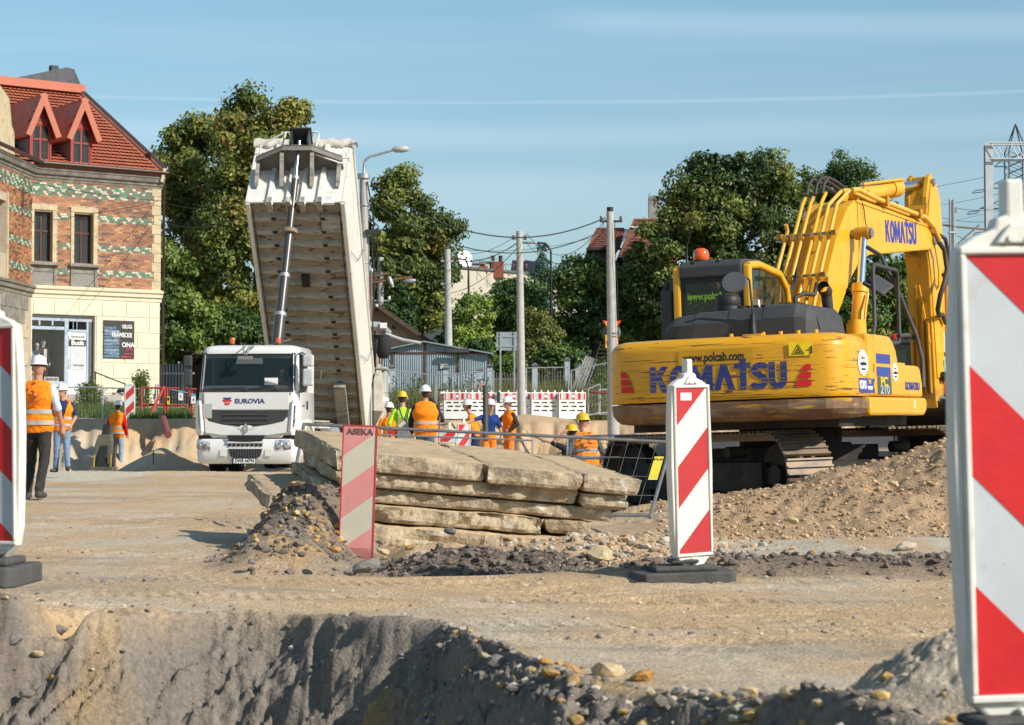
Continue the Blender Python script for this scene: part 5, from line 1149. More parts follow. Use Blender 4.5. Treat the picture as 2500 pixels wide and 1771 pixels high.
Y_=120;t=thing('railway_portal','low distant lattice beam seen behind the excavator arm','railway mast',(X(2200,Y_),Y_,1));zt,zb=zw(670,Y_)-1,zw(692,Y_)-1;xe=X(2350,Y_)-X(2200,Y_)
for z_ in(zt,zb):MB().tube([(0,0,z_),(xe,0,z_)],.06,4).build('beam_chord',m_zinc,t)
n_=14
for i in range(n_):MB().tube([(i*xe/n_,0,zb if i%2 else zt),((i+1)*xe/n_,0,zt if i%2 else zb)],.03,4).build('lattice_bar',m_zinc,t)
for px in(2188,2258,2275):MB().b2((X(px,Y_)-t.location.x-.12,-.1,0),(X(px,Y_)-t.location.x+.12,.1,zt+(.6 if px==2188 else 0))).build('mast',m_zinc,t)
# warning signs at the right pole (seen from the front)
Y_=60;t=thing('road_sign','yellow warning triangle above a yellow plate on the post behind the concrete pole','road sign',(X(1492,63),63,TZ(X(1492,63),63)))
Y_=63;q=lambda px,py:Vector((X(px,Y_)-t.location.x,-.06,zw(py,Y_)-t.location.z));k=Y_/FPX
MB().tube([(0,0,0),(0,0,zw(775,Y_)-t.location.z)],.03,8).build('post',MT['galv'],t)
FXZ=Matrix(((1,0,0,0),(0,0,-1,0),(0,1,0,0),(0,0,0,1)))
def tri(sc,y,m,n):
    c=q(1494,796);MB().prism([(-23*k*sc,13*k*sc),(0,-27*k*sc),(23*k*sc,13*k*sc)],0,.01,Matrix.Translation((c.x,y,c.z))@FXZ).build(n,m,t)
tri(1,-.05,mat('sign_red',(.65,.05,.03),.4),'sign_border');tri(.80,-.062,mat('sign_yellow',(.85,.36,.02),.4),'sign_face')
c=q(1494,834);MB().b2((c.x-16*k,-.06,c.z-16*k),(c.x+16*k,-.05,c.z+16*k)).build('plate',_M['sign_yellow'],t)
MB().b2((c.x-13*k,-.066,c.z-2*k),(c.x+5*k,-.061,c.z+1*k)).b2((c.x-13*k,-.066,c.z-8*k),(c.x-7*k,-.061,c.z-2*k)).build('plate_symbol',m_paint('black',(.02,.02,.02)),t)
c=q(1494,812);MB().lathe([(0,0),(.28,0),(.28,.01),(0,.01)],20).build('round_sign_back',mat('sign_back',(.11,.12,.13),.5),t);o=[o for o in bpy.data.objects if o.name.startswith('round_sign_back')][-1];o.location=(c.x,.05,c.z);o.rotation_euler=(R(90),0,0)
Y_=74;t=thing('traffic_sign','large square traffic sign seen from its grey back behind the fence','road sign',(X(1239,Y_),Y_,1.2));k=Y_/FPX
MB().b2((-27*k,-.02,zw(856,Y_)-1.2),(27*k,.0,zw(811,Y_)-1.2)).build('panel',mat('sign_back_blue',(.30,.36,.40),.45,.2,.1,2),t)
for d in(-17,17):MB().b2((d*k-.03,-.06,0),(d*k+.03,-.022,zw(811,Y_)-1.2)).build('post',MT['galv'],t)
for py in(822,846):MB().b2((-27*k,-.045,zw(py,Y_)-1.2-.03),(27*k,-.0205,zw(py,Y_)-1.2+.03)).build('bracket',MT['galv'],t)
# ---------------------------------------------------------------- white tipper truck
m_cabw=mat('truck_white',(.68,.675,.66),.32,0,.03,2,coat=.3,col2=(.60,.56,.50),thr=(.66,.85),scale2=1.2)
m_bodyw=mat('tipper_white',(.66,.64,.59),.5,0,.06,2,col2=(.42,.37,.30),thr=(.56,.8),scale2=1.4,stretch2=(2.5,2.5,.7),streak=((.30,.16,.08),3.0,(4,4,.4),.72,.8))
m_bodybt=mat('dirty_underside',(.31,.255,.18),.8,0,.15,2,col2=(.13,.095,.07),thr=(.57,.60),scale2=3.2,stretch2=(1,2.2,1),bump=.3,bscale=30,streak=((.22,.21,.20),2.0,(.6,3,1),.52,.7))
m_ribm=mat('underside_rib',(.34,.315,.265),.75,0,.2,3,col2=(.17,.16,.155),thr=(.50,.62),scale2=2.5,stretch2=(.8,3,3))
m_grille=mat('grille_black',(.02,.02,.022),.5,0,.2,12)
m_dkgrey=mat('dark_grey_trim',(.045,.047,.05),.5,0,.1)
m_tarp=mat('dirty_tarpaulin',(.58,.53,.47),.85,0,.12,3,bump=.6,bscale=7,col2=(.36,.31,.26),thr=(.5,.8),bdist=.05)
m_hl=mat('headlamp_glass',(.50,.53,.55),.08,0,.25,14,spec=.8,coat=.6,col2=(.12,.12,.13),thr=(.5,.6),scale2=9)
TK0=Vector((X(601,48.5),48.5,.02));TA=R(6)
tk=thing('tipper_truck','white tipper truck seen from the front with its long body raised high','truck',TK0,-TA)
def bx(name,a,b,m,parent=tk,bev=0,**k):return MB().b2(a,b).build(name,m,parent,bev=bev,**k)
YZ=Matrix(((0,0,1,0),(1,0,0,0),(0,1,0,0),(0,0,0,1)))
XZ=Matrix(((1,0,0,0),(0,0,-1,0),(0,1,0,0),(0,0,0,1)))
def crow(z,w_,yf,rc=.16,yb=2.05,bow=.06):
    "cab cross-section at height z: half width, front y at the middle"
    pts=[]
    for x in(0,.35,.7,w_-rc):pts.append((x,yf+bow*(x/w_)**2))
    f0=yf+bow*((w_-rc)/w_)**2
    for k in range(1,6):a=k/5*math.pi/2;pts.append((w_-rc+rc*math.sin(a),f0+rc*1.1*(1-math.cos(a))))
    pts.append((w_,yb))
    return[Vector((-x,y,z))for x,y in pts[:0:-1]]+[Vector((x,y,z))for x,y in pts]
# shell below the windscreen, pillars and roof
b=MB();b.loft([crow(z,w_,y)for z,w_,y in((.84,1.20,.03),(1.1,1.215,.01),(1.5,1.215,.02),(1.93,1.205,.07))],smooth=True);shell=b.build('cab',m_cabw,tk)
b=MB();b.loft([crow(z,w_,y,rc=.2)for z,w_,y in((2.84,1.165,.235),(2.90,1.16,.24),(2.98,1.13,.29),(3.03,1.07,.38),(3.055,.95,.55))],smooth=True);b.build('cab_roof',m_cabw,tk)
def at_front(z,w0=1.205,w1=1.165):t=(z-1.93)/.91;return.07+(.235-.07)*t
for s_ in(-1,1):
    b=MB();rg=[]
    for z in(1.93,2.2,2.5,2.84):
        w_=1.205-.04*(z-1.93)/.91;y=at_front(z)+.05
        rg.append([Vector((s_*(w_-.10),y+.0,z)),Vector((s_*(w_-.03),y+.06,z)),Vector((s_*w_,y+.20,z)),Vector((s_*(w_-.05),y+.22,z)),Vector((s_*(w_-.10),y+.10,z))])
    b.loft(rg,smooth=False);b.build('pillar',m_cabw,tk)
    MB().prism([(1.35,1.9),(1.35,2.86),(2.05,2.86),(2.05,1.9)],s_*1.205,s_*1.14,YZ).build('rear_quarter',m_cabw,tk)
    MB().prism([(.32,1.93),(.48,2.82),(1.35,2.86),(1.35,1.93)],s_*1.17,s_*1.162,YZ).build('side_window',mat('dark_side_glass',(.012,.014,.016),.1,alpha=.9),tk)
bx('cab_back',(-1.15,1.98,1.0),(1.15,2.05,2.95),m_dkgrey);bx('cab_floor',(-1.15,.12,1.35),(1.15,2.0,1.45),m_dkgrey)
g=MB();gl=[]
for z in(1.97,2.2,2.5,2.85):
    w_=1.13-.03*(z-1.93);gl.append([Vector((x,at_front(z)+.035+.06*(x/1.2)**2,z))for x in np.linspace(-w_,w_,11)])
g.loft(gl,closed=False,caps=False);g.build('windscreen',glass_mat('windscreen_glass',(.02,.035,.038),.50,.03),tk)
b=MB();rgs=[[p+Vector((0,-.006,0))for p in r_]for r_ in gl]
def strip(pa,pb,w_):b.tube([pa.lerp(pb,t)for t in(0,.5,1)],w_,4)
b=MB();b.tube([p+Vector((0,-.01,.0))for p in gl[0]],.022,4);b.tube([p+Vector((0,-.01,.0))for p in gl[-1]],.022,4);b.tube([r_[0]+Vector((0,-.01,0))for r_ in gl],.022,4);b.tube([r_[-1]+Vector((0,-.01,0))for r_ in gl],.022,4);b.build('windscreen_seal',MT['black'],tk)
bx('dashboard',(-1.1,.22,1.85),(1.1,.65,2.08),mat('dashboard_grey',(.20,.22,.21),.7),bev=.05)
bx('sun_blind',(-.32,.30,2.60),(.32,.32,2.74),mat('visor_pale',(.40,.44,.42),.7));bx('header_lining',(-1.05,.33,2.74),(1.05,.5,2.88),mat('lining',(.22,.25,.24),.8))
bx('paper_sheet',(.40,.16,2.09),(.72,.18,2.26),mw)
for x_ in(-.6,.66):MB().b2((x_-.25,1.2,1.5),(x_+.25,1.35,2.35)).b2((x_-.13,1.2,2.37),(x_+.13,1.3,2.58)).b2((x_-.25,.75,1.5),(x_+.25,1.2,1.62)).build('seat',mat('seat_dark',(.03,.03,.032),.8),tk,bev=.04)
MB().tube([(.66+.22*math.cos(a),.62+.1*math.sin(a),2.03+.14*math.sin(a))for a in np.linspace(0,6.2832,21)[:-1]],.016,6,closed=True).build('steering_wheel',MT['black'],tk)
b=MB();b.b2((-1.12,.0,1.915),(1.12,.07,1.965));b.build('wiper_cowl',m_dkgrey,tk)
for x0,x1 in((-.85,.0),(.05,.75)):MB().tube([(x1,-.02,1.96),(x1-.07,-.03,2.02),((x0+x1)/2,.0,2.005),(x0,.05,1.985)],.014,5).build('wiper',MT['black'],tk)
# front lid: upper panel, dark grille, lower lid with V edge
def front(poly,y,t,m,name,parent=tk,bev=0):return MB(Matrix.Translation((0,y,0))).prism(poly,0,t,XZ).build(name,m,parent,bev=bev)
front([(-1.03,1.915),(1.03,1.915),(1.02,1.50),(-1.02,1.50)],.02,.02,m_cabw,'front_panel',bev=.01)
front([(-1.02,1.485),(1.0,1.485),(.98,1.32),(.88,1.24),(.62,1.17),(.16,1.10),(-.16,1.10),(-.62,1.17),(-.90,1.24),(-1.0,1.34)],.02,.025,m_dkgrey,'upper_grille')
for k in range(3):
    z_=1.40-k*.105;front([(-.58,z_-.042),(.52,z_-.042),(.52,z_+.042),(-.58,z_+.042)],-.005,.012,m_grille,'grille_slot')
    for q_ in range(2):front([(-.58,z_-.016+q_*.03),(.52,z_-.016+q_*.03),(.52,z_-.010+q_*.03),(-.58,z_-.010+q_*.03)],-.017,.006,MT['steel'],'grille_bar')
front([(-.99,1.32),(-.90,1.225),(-.62,1.155),(-.18,1.085),(0,1.05),(.18,1.085),(.62,1.155),(.90,1.225),(.97,1.32),(1.0,1.30),(.96,.96),(.55,.90),(-.55,.90),(-.98,.96),(-1.01,1.30)],.015,.035,m_cabw,'lower_lid')
front([(-.12,1.13),(.12,1.13),(.20,1.06),(0,1.02),(-.20,1.06)],-.015,.02,m_cabw,'badge_mount')
b=MB(Matrix.Translation((0,-.03,1.07)));d=[(0,.12),(.075,0),(0,-.12),(-.075,0)];di=[(x*.45,z*.45)for x,z in d]
for i in range(4):b.prism([d[i],d[(i+1)%4],di[(i+1)%4],di[i]],0,.03,XZ)
b.build('diamond_badge',MT['chrome'],tk);front([(0,1.20),(.085,1.07),(0,.94),(-.085,1.07)],-.008,.015,MT['black'],'badge_plate')
for s_ in(-1,1):
    MB().loft([[Vector((s_*x,y,z))for x,y in q_]for z,q_ in((.90,[(1.04,.03),(1.10,-.01),(1.245,.18),(1.20,.26)]),(1.0,[(1.0,.0),(1.08,-.05),(1.27,.15),(1.2,.28)]),(1.6,[(1.06,.0),(1.12,-.05),(1.275,.15),(1.2,.28)]),(1.72,[(1.10,.05),(1.14,.0),(1.25,.18),(1.2,.28)]))],smooth=False).build('air_deflector',m_cabw,tk,bev=.02)
    MB().loft([[Vector((s_*x,y-.008,z))for x,y in q_]for z,q_ in((1.0,[(1.12,.0),(1.20,.09),(1.20,.10),(1.12,.01)]),(1.60,[(1.155,-.005),(1.215,.09),(1.215,.10),(1.15,.01)]))],smooth=False).build('deflector_slot',m_grille,tk)
    for k in range(3):MB().tube([(s_*1.12,-.03,1.14+k*.15),(s_*1.22,.09,1.14+k*.15)],.008,4).build('slot_bar',MT['galv'],tk)
bx('lid_gap',(-1.17,.06,.80),(1.17,.3,.90),MT['black'])
# bumper
def brow(z,w_,y,rc=.22):return crow(z,w_,y,rc,.9,.05)
b=MB();b.loft([brow(z,w_,y)for z,w_,y in((.22,1.17,.06),(.27,1.22,.0),(.5,1.245,-.04),(.78,1.245,-.03),(.81,1.22,.02))],smooth=True);b.build('bumper',m_cabw,tk)
def bp(poly,y,m,name,t=.012,bev=0):return front(poly,y,t,m,name,tk,bev)
bp([(-.45,.90),(.47,.90),(.40,.76),(.10,.74),(-.10,.74),(-.40,.76)],-.05,m_grille,'air_intake',.03)
bp([(-.46,.745),(.46,.745),(.44,.71),(-.44,.71)],-.045,m_cabw,'intake_rim',.03,.008)
for k in range(8):bp([(-.43+k*.108,.69),(-.355+k*.108,.69),(-.355+k*.108,.635),(-.43+k*.108,.635)],-.045,MT['black'],'bumper_slot',.006)
bp([(-.42,.575),(.40,.575),(.35,.40),(.26,.36),(-.28,.36),(-.37,.40)],-.042,m_grille,'lower_grille',.012)
for k in range(12):bp([(-.38+k*.065,.56),(-.375+k*.065,.56),(-.375+k*.065,.38),(-.38+k*.065,.38)],-.054,MT['steel'],'mesh_bar',.004)
for x_ in(-.62,.46):bp([(x_,.56),(x_+.17,.56),(x_+.17,.40),(x_,.40)],-.043,mat('cover_white',(.64,.63,.60),.45),'tow_cover',.006,.004)
plate=bp([(-.33,.355),(.25,.355),(.25,.22),(-.33,.22)],-.055,MT['black'],'number_plate_frame',.012)
pw=MB(Matrix.Translation((0,-.068,0))).prism([(-.28,.34),(.235,.34),(.235,.235),(-.28,.235)],0,.003,XZ).build('number_plate',mw,plate)
MB(Matrix.Translation((0,-.068,0))).prism([(-.32,.34),(-.281,.34),(-.281,.235),(-.32,.235)],0,.003,XZ).build('plate_band',m_blue,plate)
text('DWR 44794',.115,Matrix.Translation((-.02,-.0725,.288))@XZ,mk,pw,sx=.78,bold=.002)
for s_,x0,x1,z0,z1 in((-1,.86,1.225,.50,.77),(1,.72,1.235,.52,.80)):
    rg=[]
    for x in np.linspace(x0,x1,7):
        y=-.03+.05*(x/1.24)**2+max(0,x-1.02)**2*4.2;t=(x-x0)/(x1-x0)
        rg.append([Vector((s_*x,y-.015,z0+.05*t)),Vector((s_*x,y-.03,(z0+z1)/2)),Vector((s_*x,y-.012,z1-.02*(1-t))),Vector((s_*x,y+.06,z1)),Vector((s_*x,y+.06,z0))])
    hl=MB().loft(rg,smooth=False).build('headlight',m_hl,tk)
    for k,x in enumerate((x0+.10,x0+.26)):MB().lathe([(0,0),(.07,0),(.07,.02),(.05,.03),(0,.03)],14).build('lamp',MT['chrome']if s_>0 else MT['steel'],hl).matrix_local=Matrix.Translation((s_*x,-.045+.02*k,(z0+z1)/2))@Matrix.Rotation(R(90),4,'X')
bx('patch_panel',(-1.06,-.022,1.30),(-.83,-.008,1.64),mat('grey_patch',(.40,.39,.36),.6));
# EUROVIA lettering and emblem
text('EUROVIA',.155,Matrix.Translation((.08,-.006,1.70))@XZ,mat('navy',(.03,.035,.18),.4),tk,sx=1.12,bold=.003)
for k,(za,c,w0)in enumerate(((1.745,'navy',.10),(1.69,'signred',.12),(1.62,'signred',.07))):
    xc=-.46;hgt=.05;m_=_M['navy']if c=='navy' else mr
    poly=[(xc-w0-(.0),za+hgt),(xc-w0*.2,za+hgt*.72),(xc+w0+.0,za+hgt),(xc+w0*.75,za),(xc-w0*.2,za-hgt*.22),(xc-w0*.75,za)]
    MB(Matrix.Translation((0,-.004,0))).prism(poly,0,.004,XZ).build('emblem_stripe',m_,tk)
text('EUROVIA',.05,Matrix.Translation((1.219,.8,1.60))@frame((0,0,0),(0,1,0),(0,0,1)),_M['navy'],tk)
MB().b2((1.217,.62,1.57),(1.2195,.66,1.63)).build('door_emblem',mr,tk)
# side: fender, step, door line, handle
for s_ in(-1,1):
    rg=[]
    for a in np.linspace(R(-10),R(190),13):
        c_,n_=math.cos(a),math.sin(a);rg.append([Vector((s_*1.19,1.32-c_*.62,.55+n_*.62)),Vector((s_*1.255,1.32-c_*.62,.55+n_*.62)),Vector((s_*1.255,1.32-c_*.80,.55+n_*.74)),Vector((s_*1.19,1.32-c_*.80,.55+n_*.74))])
    MB().loft(rg,smooth=False).build('fender',m_cabw,tk)
    MB().b2((s_*1.19,.45,.5),(s_*1.25,.72,.84)).build('step_panel',m_cabw,tk)
    for k in range(2):MB().b2((s_*1.245,.46,.58+k*.16),(s_*1.256,.62,.63+k*.16)).build('step_slot',MT['black'],tk)
    MB().b2((s_*1.214,.30,1.0),(s_*1.221,.315,1.9)).build('door_gap',MT['black'],tk)
    MB().b2((s_*1.21,1.12,1.52),(s_*1.235,1.22,1.72)).build('door_handle',MT['black'],tk)
    # mirrors
    MB().tube([(s_*1.15,.35,2.82),(s_*1.3,.22,2.86),(s_*1.42,.12,2.78),(s_*1.42,.12,2.0),(s_*1.30,.2,1.92),(s_*1.18,.3,1.92)],.018,6).build('mirror_arm',MT['black'],tk)
    for z0,z1 in((2.52,2.80),(2.06,2.47)):
        ww=.13 if s_>0 else.10
        MB().b2((s_*1.34,.02,z0),(s_*(1.34+2*ww),.16,z1)).build('mirror',mat('mirror_shell',(.50,.51,.52),.4)if s_>0 else m_dkgrey,tk,bev=.045,seg=3)
MB().tube([(-.1,.3,3.02),(-.08,.0,3.0),(-.04,-.06,2.80)],.02,6).tube([(.1,.3,3.02),(.06,.0,2.98),(.0,-.06,2.80)],.03,4).b2((-.19,-.10,2.69),(.15,-.02,2.77)).build('front_mirror',mat('grey_mirror',(.22,.22,.21),.5),tk)
for x_ in(-.53,.60):
    MB().cyl((x_,.75,3.03),(x_,.75,3.10),.075,n=14).build('beacon_base',MT['black'],tk)
    MB().lathe([(.055,0),(.06,.01),(.06,.10),(.05,.14),(.02,.155),(0,.155)],16,(x_,.75,3.10)).build('beacon_lamp',mat('amber_beacon',(.75,.10,.008),.12,0,.1,coat=.8),tk)
for x_ in(-.35,.1):MB().tube([(x_,.9,3.05),(x_-.05,.9,3.45)],.008,4).build('aerial',MT['black'],tk)
MB().tube([(.3,.95,3.06),(.9,.7,3.2)],.015,5).build('roof_bar',MT['galv'],tk)
# wheels
def wheel(x,y,r=.52,w_=.30):
    o=MB();sgn_=1 if x>0 else-1
    prof=[(r*.60,-w_/2),(r*.9,-w_/2),(r*.98,-w_*.4),(r,-w_*.25),(r,w_*.25),(r*.98,w_*.4),(r*.9,w_/2),(r*.60,w_/2)]
    M_=Matrix.Translation((x,y,r))@Matrix.Rotation(R(90),4,'Y')
    t=MB(M_).lathe(prof,32).build('tyre',MT['rubber'],tk)
    for k in range(28):
        a=6.2832*k/28;MB(M_@Matrix.Rotation(a,4,'Z')).b2((r*.995,-w_*.42,-0),(r*1.012,-w_*.05,0))if False else None
    tr_=MB(M_)
    for k in range(30):
        a=6.2832*k/30
        for s2 in(-1,1):tr_.box((r*1.008*math.cos(a+.05*s2),r*1.008*math.sin(a+.05*s2),s2*w_*.24),(.03,.065,w_*.42),Matrix.Rotation(a+.05*s2,3,'Z'))
    q_=tr_.build('tread',MT['rubber'],t);q_["kind"]='stuff'
    MB(M_).lathe([(0,sgn_*w_*.1),(r*.2,sgn_*w_*.1),(r*.3,sgn_*w_*.3),(r*.58,sgn_*w_*.42),(r*.60,sgn_*w_*.46),(r*.60,-sgn_*w_*.4),(0,-sgn_*w_*.4)],24).build('rim',MT['steel'],tk)
for x_,y_ in((-1.0,1.32),(1.0,1.32),(-1.0,3.1),(1.0,3.1),(-.98,7.1),(.98,7.1),(-.98,8.45),(.98,8.45)):wheel(x_,y_)
# chassis
for x_ in(-.42,.42):bx('chassis_rail',(x_-.05,.5,.75),(x_+.05,9.2,1.02),m_dkgrey);bx('subframe_rail',(x_-.06,2.6,1.025),(x_+.06,9.2,1.22),mat('beige_frame',(.50,.45,.34),.6,0,.2,4))
for y_ in(3.4,4.6,5.8,7.2,8.9):bx('crossmember',(-.36,y_,.8),(.36,y_+.12,1.0),m_dkgrey)
bx('side_frame',(.55,3.0,1.0),(.62,6.4,1.25),_M['beige_frame'])
for k in range(7):bx('frame_gusset',(.625,3.1+k*.5,1.02),(.72,3.14+k*.5,1.22),_M['beige_frame'])
bx('frame_top',(.55,3.0,1.255),(.75,6.4,1.29),_M['beige_frame'])
st_=bx('hazard_sticker',(.30,2.62,1.12),(.62,2.63,1.24),mat('sticker_yellow',(.78,.55,.01),.45))
for k in range(5):MB(Matrix.Translation((.33+k*.058,2.615,1.13))).prism([(0,0),(.02,0),(.04,.09),(.02,.09)],0,.003,XZ).build('symbol',mk,st_)
MB().cyl((.95,4.0,.95),(.95,5.4,.95),.28,n=20).build('air_tank',mat('grey_tank',(.25,.26,.27),.5),tk)
bx('battery_box',(-1.2,3.9,.6),(-.6,5.6,1.1),m_dkgrey,bev=.03);bx('mudguard',(.72,2.4,1.08),(1.25,3.9,1.12),m_cabw)
# raised body
BL_,BHt,BWd=7.9,2.55,1.25
TBd=Matrix.Translation((0,9.0,1.15))@Matrix.Rotation(R(4.2),4,'Z')@Matrix.Rotation(R(-46),4,'X')
def tb(name,a,b,m,bev=0,parent=tk):return MB(TBd).b2(a,b).build(name,m,parent,bev=bev)
tb('body_floor',(-BWd+.04,-BL_,.10),(BWd-.04,.15,.14),m_bodybt)
pitch_=BL_/17.5
rib0=MB();L2=BWd-.07
rib0.loft([[Vector((x,-.11,0)),Vector((x,-.065,-.10)),Vector((x,.065,-.10)),Vector((x,.11,0))]for x in(-L2,L2)],smooth=False);rib0=rib0.build('floor_rib',m_ribm,tk)
pad0=MB().b2((-.06,-.045,-.125),(.06,.035,-.101)).build('rib_pad',MT['black'],tk)
for k in range(17):
    o=rib0 if k==0 else rib0.copy();q_=[pad0 if k==0 else pad0.copy(),pad0.copy()]
    if k:COL.objects.link(o);COL.objects.link(q_[0]);o.parent=tk;q_[0].parent=tk
    COL.objects.link(q_[1]);q_[1].parent=tk
    y_=-BL_+.55+k*pitch_*.97
    o.matrix_local=TBd@Matrix.Translation((0,y_,.10))
    for j,x_ in enumerate((-.60,.66)):q_[j].matrix_local=TBd@Matrix.Translation((x_,y_-.02,.10))
for s_ in(-1,1):
    tb('side_wall',(s_*(BWd-.05),-BL_+.03,.02),(s_*BWd,.2,BHt-.08),m_bodyw)
    tb('lower_side_rail',(s_*(BWd-.085),-BL_+.02,-.06),(s_*(BWd+.012),.22,.06),m_bodyw)
    tb('top_rail',(s_*(BWd-.06),-BL_,BHt-.10),(s_*(BWd+.05),.25,BHt+.02),m_bodyw,.01)
    tb('front_post',(s_*(BWd-.06),-BL_-.02,0),(s_*(BWd+.03),-BL_+.10,BHt),m_bodyw,.01)
    MB(TBd).tube([(s_*(BWd-.14),-BL_+.3,.0),(s_*(BWd-.15),-5,-.05),(s_*(BWd-.13),-2.4,.0),(s_*(BWd-.15),.0,-.05)],.012,4).build('brake_line',MT['black'],tk)
MB(TBd).b2((BWd+.013,-BL_+.3,.035),(BWd+.018,.1,.055)).build('orange_stripe',mat('orange_line',(.75,.35,.04),.5),tk)
for k in range(2):MB(TBd).tube([(BWd+.04,-6.2+k*3.6,.1),(BWd+.06,-5.0+k*3.6,1.2),(BWd+.07,-4.4+k*3.6,BHt-.1)],.008,4).build('tarp_cord',MT['black'],tk)
tb('tailgate',(-BWd,.2,.0),(BWd,.26,BHt),m_bodyw)
# front wall with pressed ribs, bracket platform, canopy, rails
tb('front_wall',(-BWd+.06,-BL_-.01,.0),(BWd-.06,-BL_+.03,BHt-.02),m_bodyw)
for x_,w_ in((-.66,.10),(-.18,.10),(.18,.10),(.62,.10)):
    MB(TBd).loft([[Vector((x_-w_,-BL_-.011,z)),Vector((x_-w_*.5,-BL_-.10,z)),Vector((x_+w_*.5,-BL_-.10,z)),Vector((x_+w_,-BL_-.011,z))]for z in(-.12,BHt-.15)],smooth=False).build('pressed_rib',m_bodyw,tk)
    MB(TBd).prism([(-BL_-.10,-.12),(-BL_-.02,-.12),(-BL_+.35,.02),(-BL_+.35,.10),(-BL_-.10,.10)],x_-.07,x_+.07,YZ).build('rib_foot',m_ribm,tk)
m_pf=mat('platform_brown',(.17,.155,.135),.8,0,.2,3)
zp_=1.34
def pf(p,z):return Vector((p[0],-BL_-p[1],z))
plan=[(-1.12,.02),(-1.12,.42),(-.38,.78),(.36,.78),(1.12,.42),(1.12,.02)]
MB(TBd).add([pf(p,zp_)for p in plan]+[pf(p,zp_+.05)for p in plan],[(0,1,2,3,4,5),(11,10,9,8,7,6)]+[(i,6+i,6+(i+1)%6,(i+1)%6)for i in range(6)]).build('bracket_platform',m_pf,tk)
for(x0,y0),(x1,y1)in zip(plan[1:4],plan[2:5]):MB(TBd).add([pf((x0,y0),zp_-.16),pf((x1,y1),zp_-.16),pf((x1,y1),zp_+.07),pf((x0,y0),zp_+.07),pf((x0,y0-.02),zp_-.16),pf((x1,y1-.02),zp_-.16),pf((x1,y1-.02),zp_+.07),pf((x0,y0-.02),zp_+.07)],[(3,2,1,0),(4,5,6,7),(0,1,5,4),(2,3,7,6),(1,2,6,5),(3,0,4,7)]).build('platform_edge',m_pf,tk)
for x_,ou in((-1.05,.38),(-.40,.70),(.38,.70),(1.05,.38)):
    MB(TBd).prism([(-BL_-.02,zp_),(-BL_-ou,zp_),(-BL_-ou,zp_-.12),(-BL_-.10,zp_-.78),(-BL_-.02,zp_-.80)],x_-.015,x_+.015,YZ).build('gusset',m_ribm,tk)
    MB(TBd).prism([(-BL_-ou,zp_-.12),(-BL_-ou+.0,zp_-.16),(-BL_-.10,zp_-.80),(-BL_-.10,zp_-.76)],x_-.05,x_+.05,YZ).build('gusset_flange',m_ribm,tk)
hb=MB(TBd);hb.b2((-.22,-BL_-.88,zp_+.05),(-.18,-BL_-.1,zp_+.55)).b2((.24,-BL_-.90,zp_+.05),(.28,-BL_-.1,zp_+.55)).b2((-.25,-BL_-.95,zp_+.55),(.31,-BL_-.05,zp_+.59)).b2((-.18,-BL_-.14,zp_+.05),(.24,-BL_-.1,zp_+.62));hb.build('cylinder_housing',m_dkgrey,tk)
def tr3(pts,r,name,m=m_bodyw):return MB(TBd).tube(pts,r,7).build(name,m,tk)
tr3([(-1.02,-BL_-.30,zp_+.08),(-1.08,-BL_-.32,zp_+.62),(-1.0,-BL_-.36,zp_+.70),(-.42,-BL_-.62,zp_+.84),(.40,-BL_-.62,zp_+.84),(.47,-BL_-.60,zp_+.76),(.42,-BL_-.58,zp_+.06)],.024,'top_rail_frame')
tr3([(-.46,-BL_-.60,zp_+.05),(-.40,-BL_-.62,zp_+.84)],.022,'frame_leg')
tr3([(.38,-BL_-.64,zp_-.02),(.46,-BL_-.60,zp_-.12),(1.1,-BL_-.40,zp_-.22),(1.15,-BL_-.34,zp_-.12)],.020,'front_bar')
for a,c in(((.85,.2,.05),(.85,.2,.55)),((1.02,.25,.05),(1.12,.2,.62)),((1.3,.2,.1),(1.12,.2,.62)),((.8,.2,.30),(1.1,.2,.30)),((.8,.2,.42),(1.1,.2,.42)),((.95,.3,.12),(1.3,.3,.15))):tr3([(a[0],-BL_-a[1],zp_+a[2]),(c[0],-BL_-c[1],zp_+c[2])],.022,'ladder_bar')
rg=[]
for i in range(40):
    x=-1.33+2.62*i/39;k=.02*math.sin(i*1.3)+.02*math.sin(i*3.1);cz=BHt-.06+.03*math.sin(i*.9)
    rg.append([Vector((x,-BL_-.04+(.10+.3*k)*math.cos(a),cz+(.17+k)*math.sin(a)))for a in np.linspace(0,6.2832,9)[:-1]])
MB(TBd).loft(rg).build('rolled_tarpaulin',m_tarp,tk)
MB(TBd).tube([(BWd+.05,-BL_-.05,BHt-.1),(BWd+.14,-BL_-.1,BHt-.15),(BWd+.16,-BL_-.1,BHt-.28)],.03,6).build('hook',MT['steel'],tk)
MB(TBd).b2((.62,-BL_+.42,-.02),(1.10,-BL_+.95,.09)).build('toolbox_bracket',m_ribm,tk);MB(TBd).b2((.66,-BL_-.02,-.06),(1.0,-BL_+.05,.02)).build('white_plate',m_cabw,tk)
MB(TBd).b2((-.05,-5.55,-.14),(.16,-5.2,-.02)).build('hook_box',MT['black'],tk);MB(TBd).tube([(.16,-2.4,-.08),(.2,-2.2,-.2),(.15,-2.0,-.22)],.03,5).build('chain',MT['steel'],tk)
tb('lower_beam',(.50,-1.7,-.22),(.82,-.1,-.02),m_ribm)
tb('sticker',(.62,-BL_-.016,.10),(.92,-BL_-.0125,.24),mat('pale_sticker',(.50,.55,.56),.5))
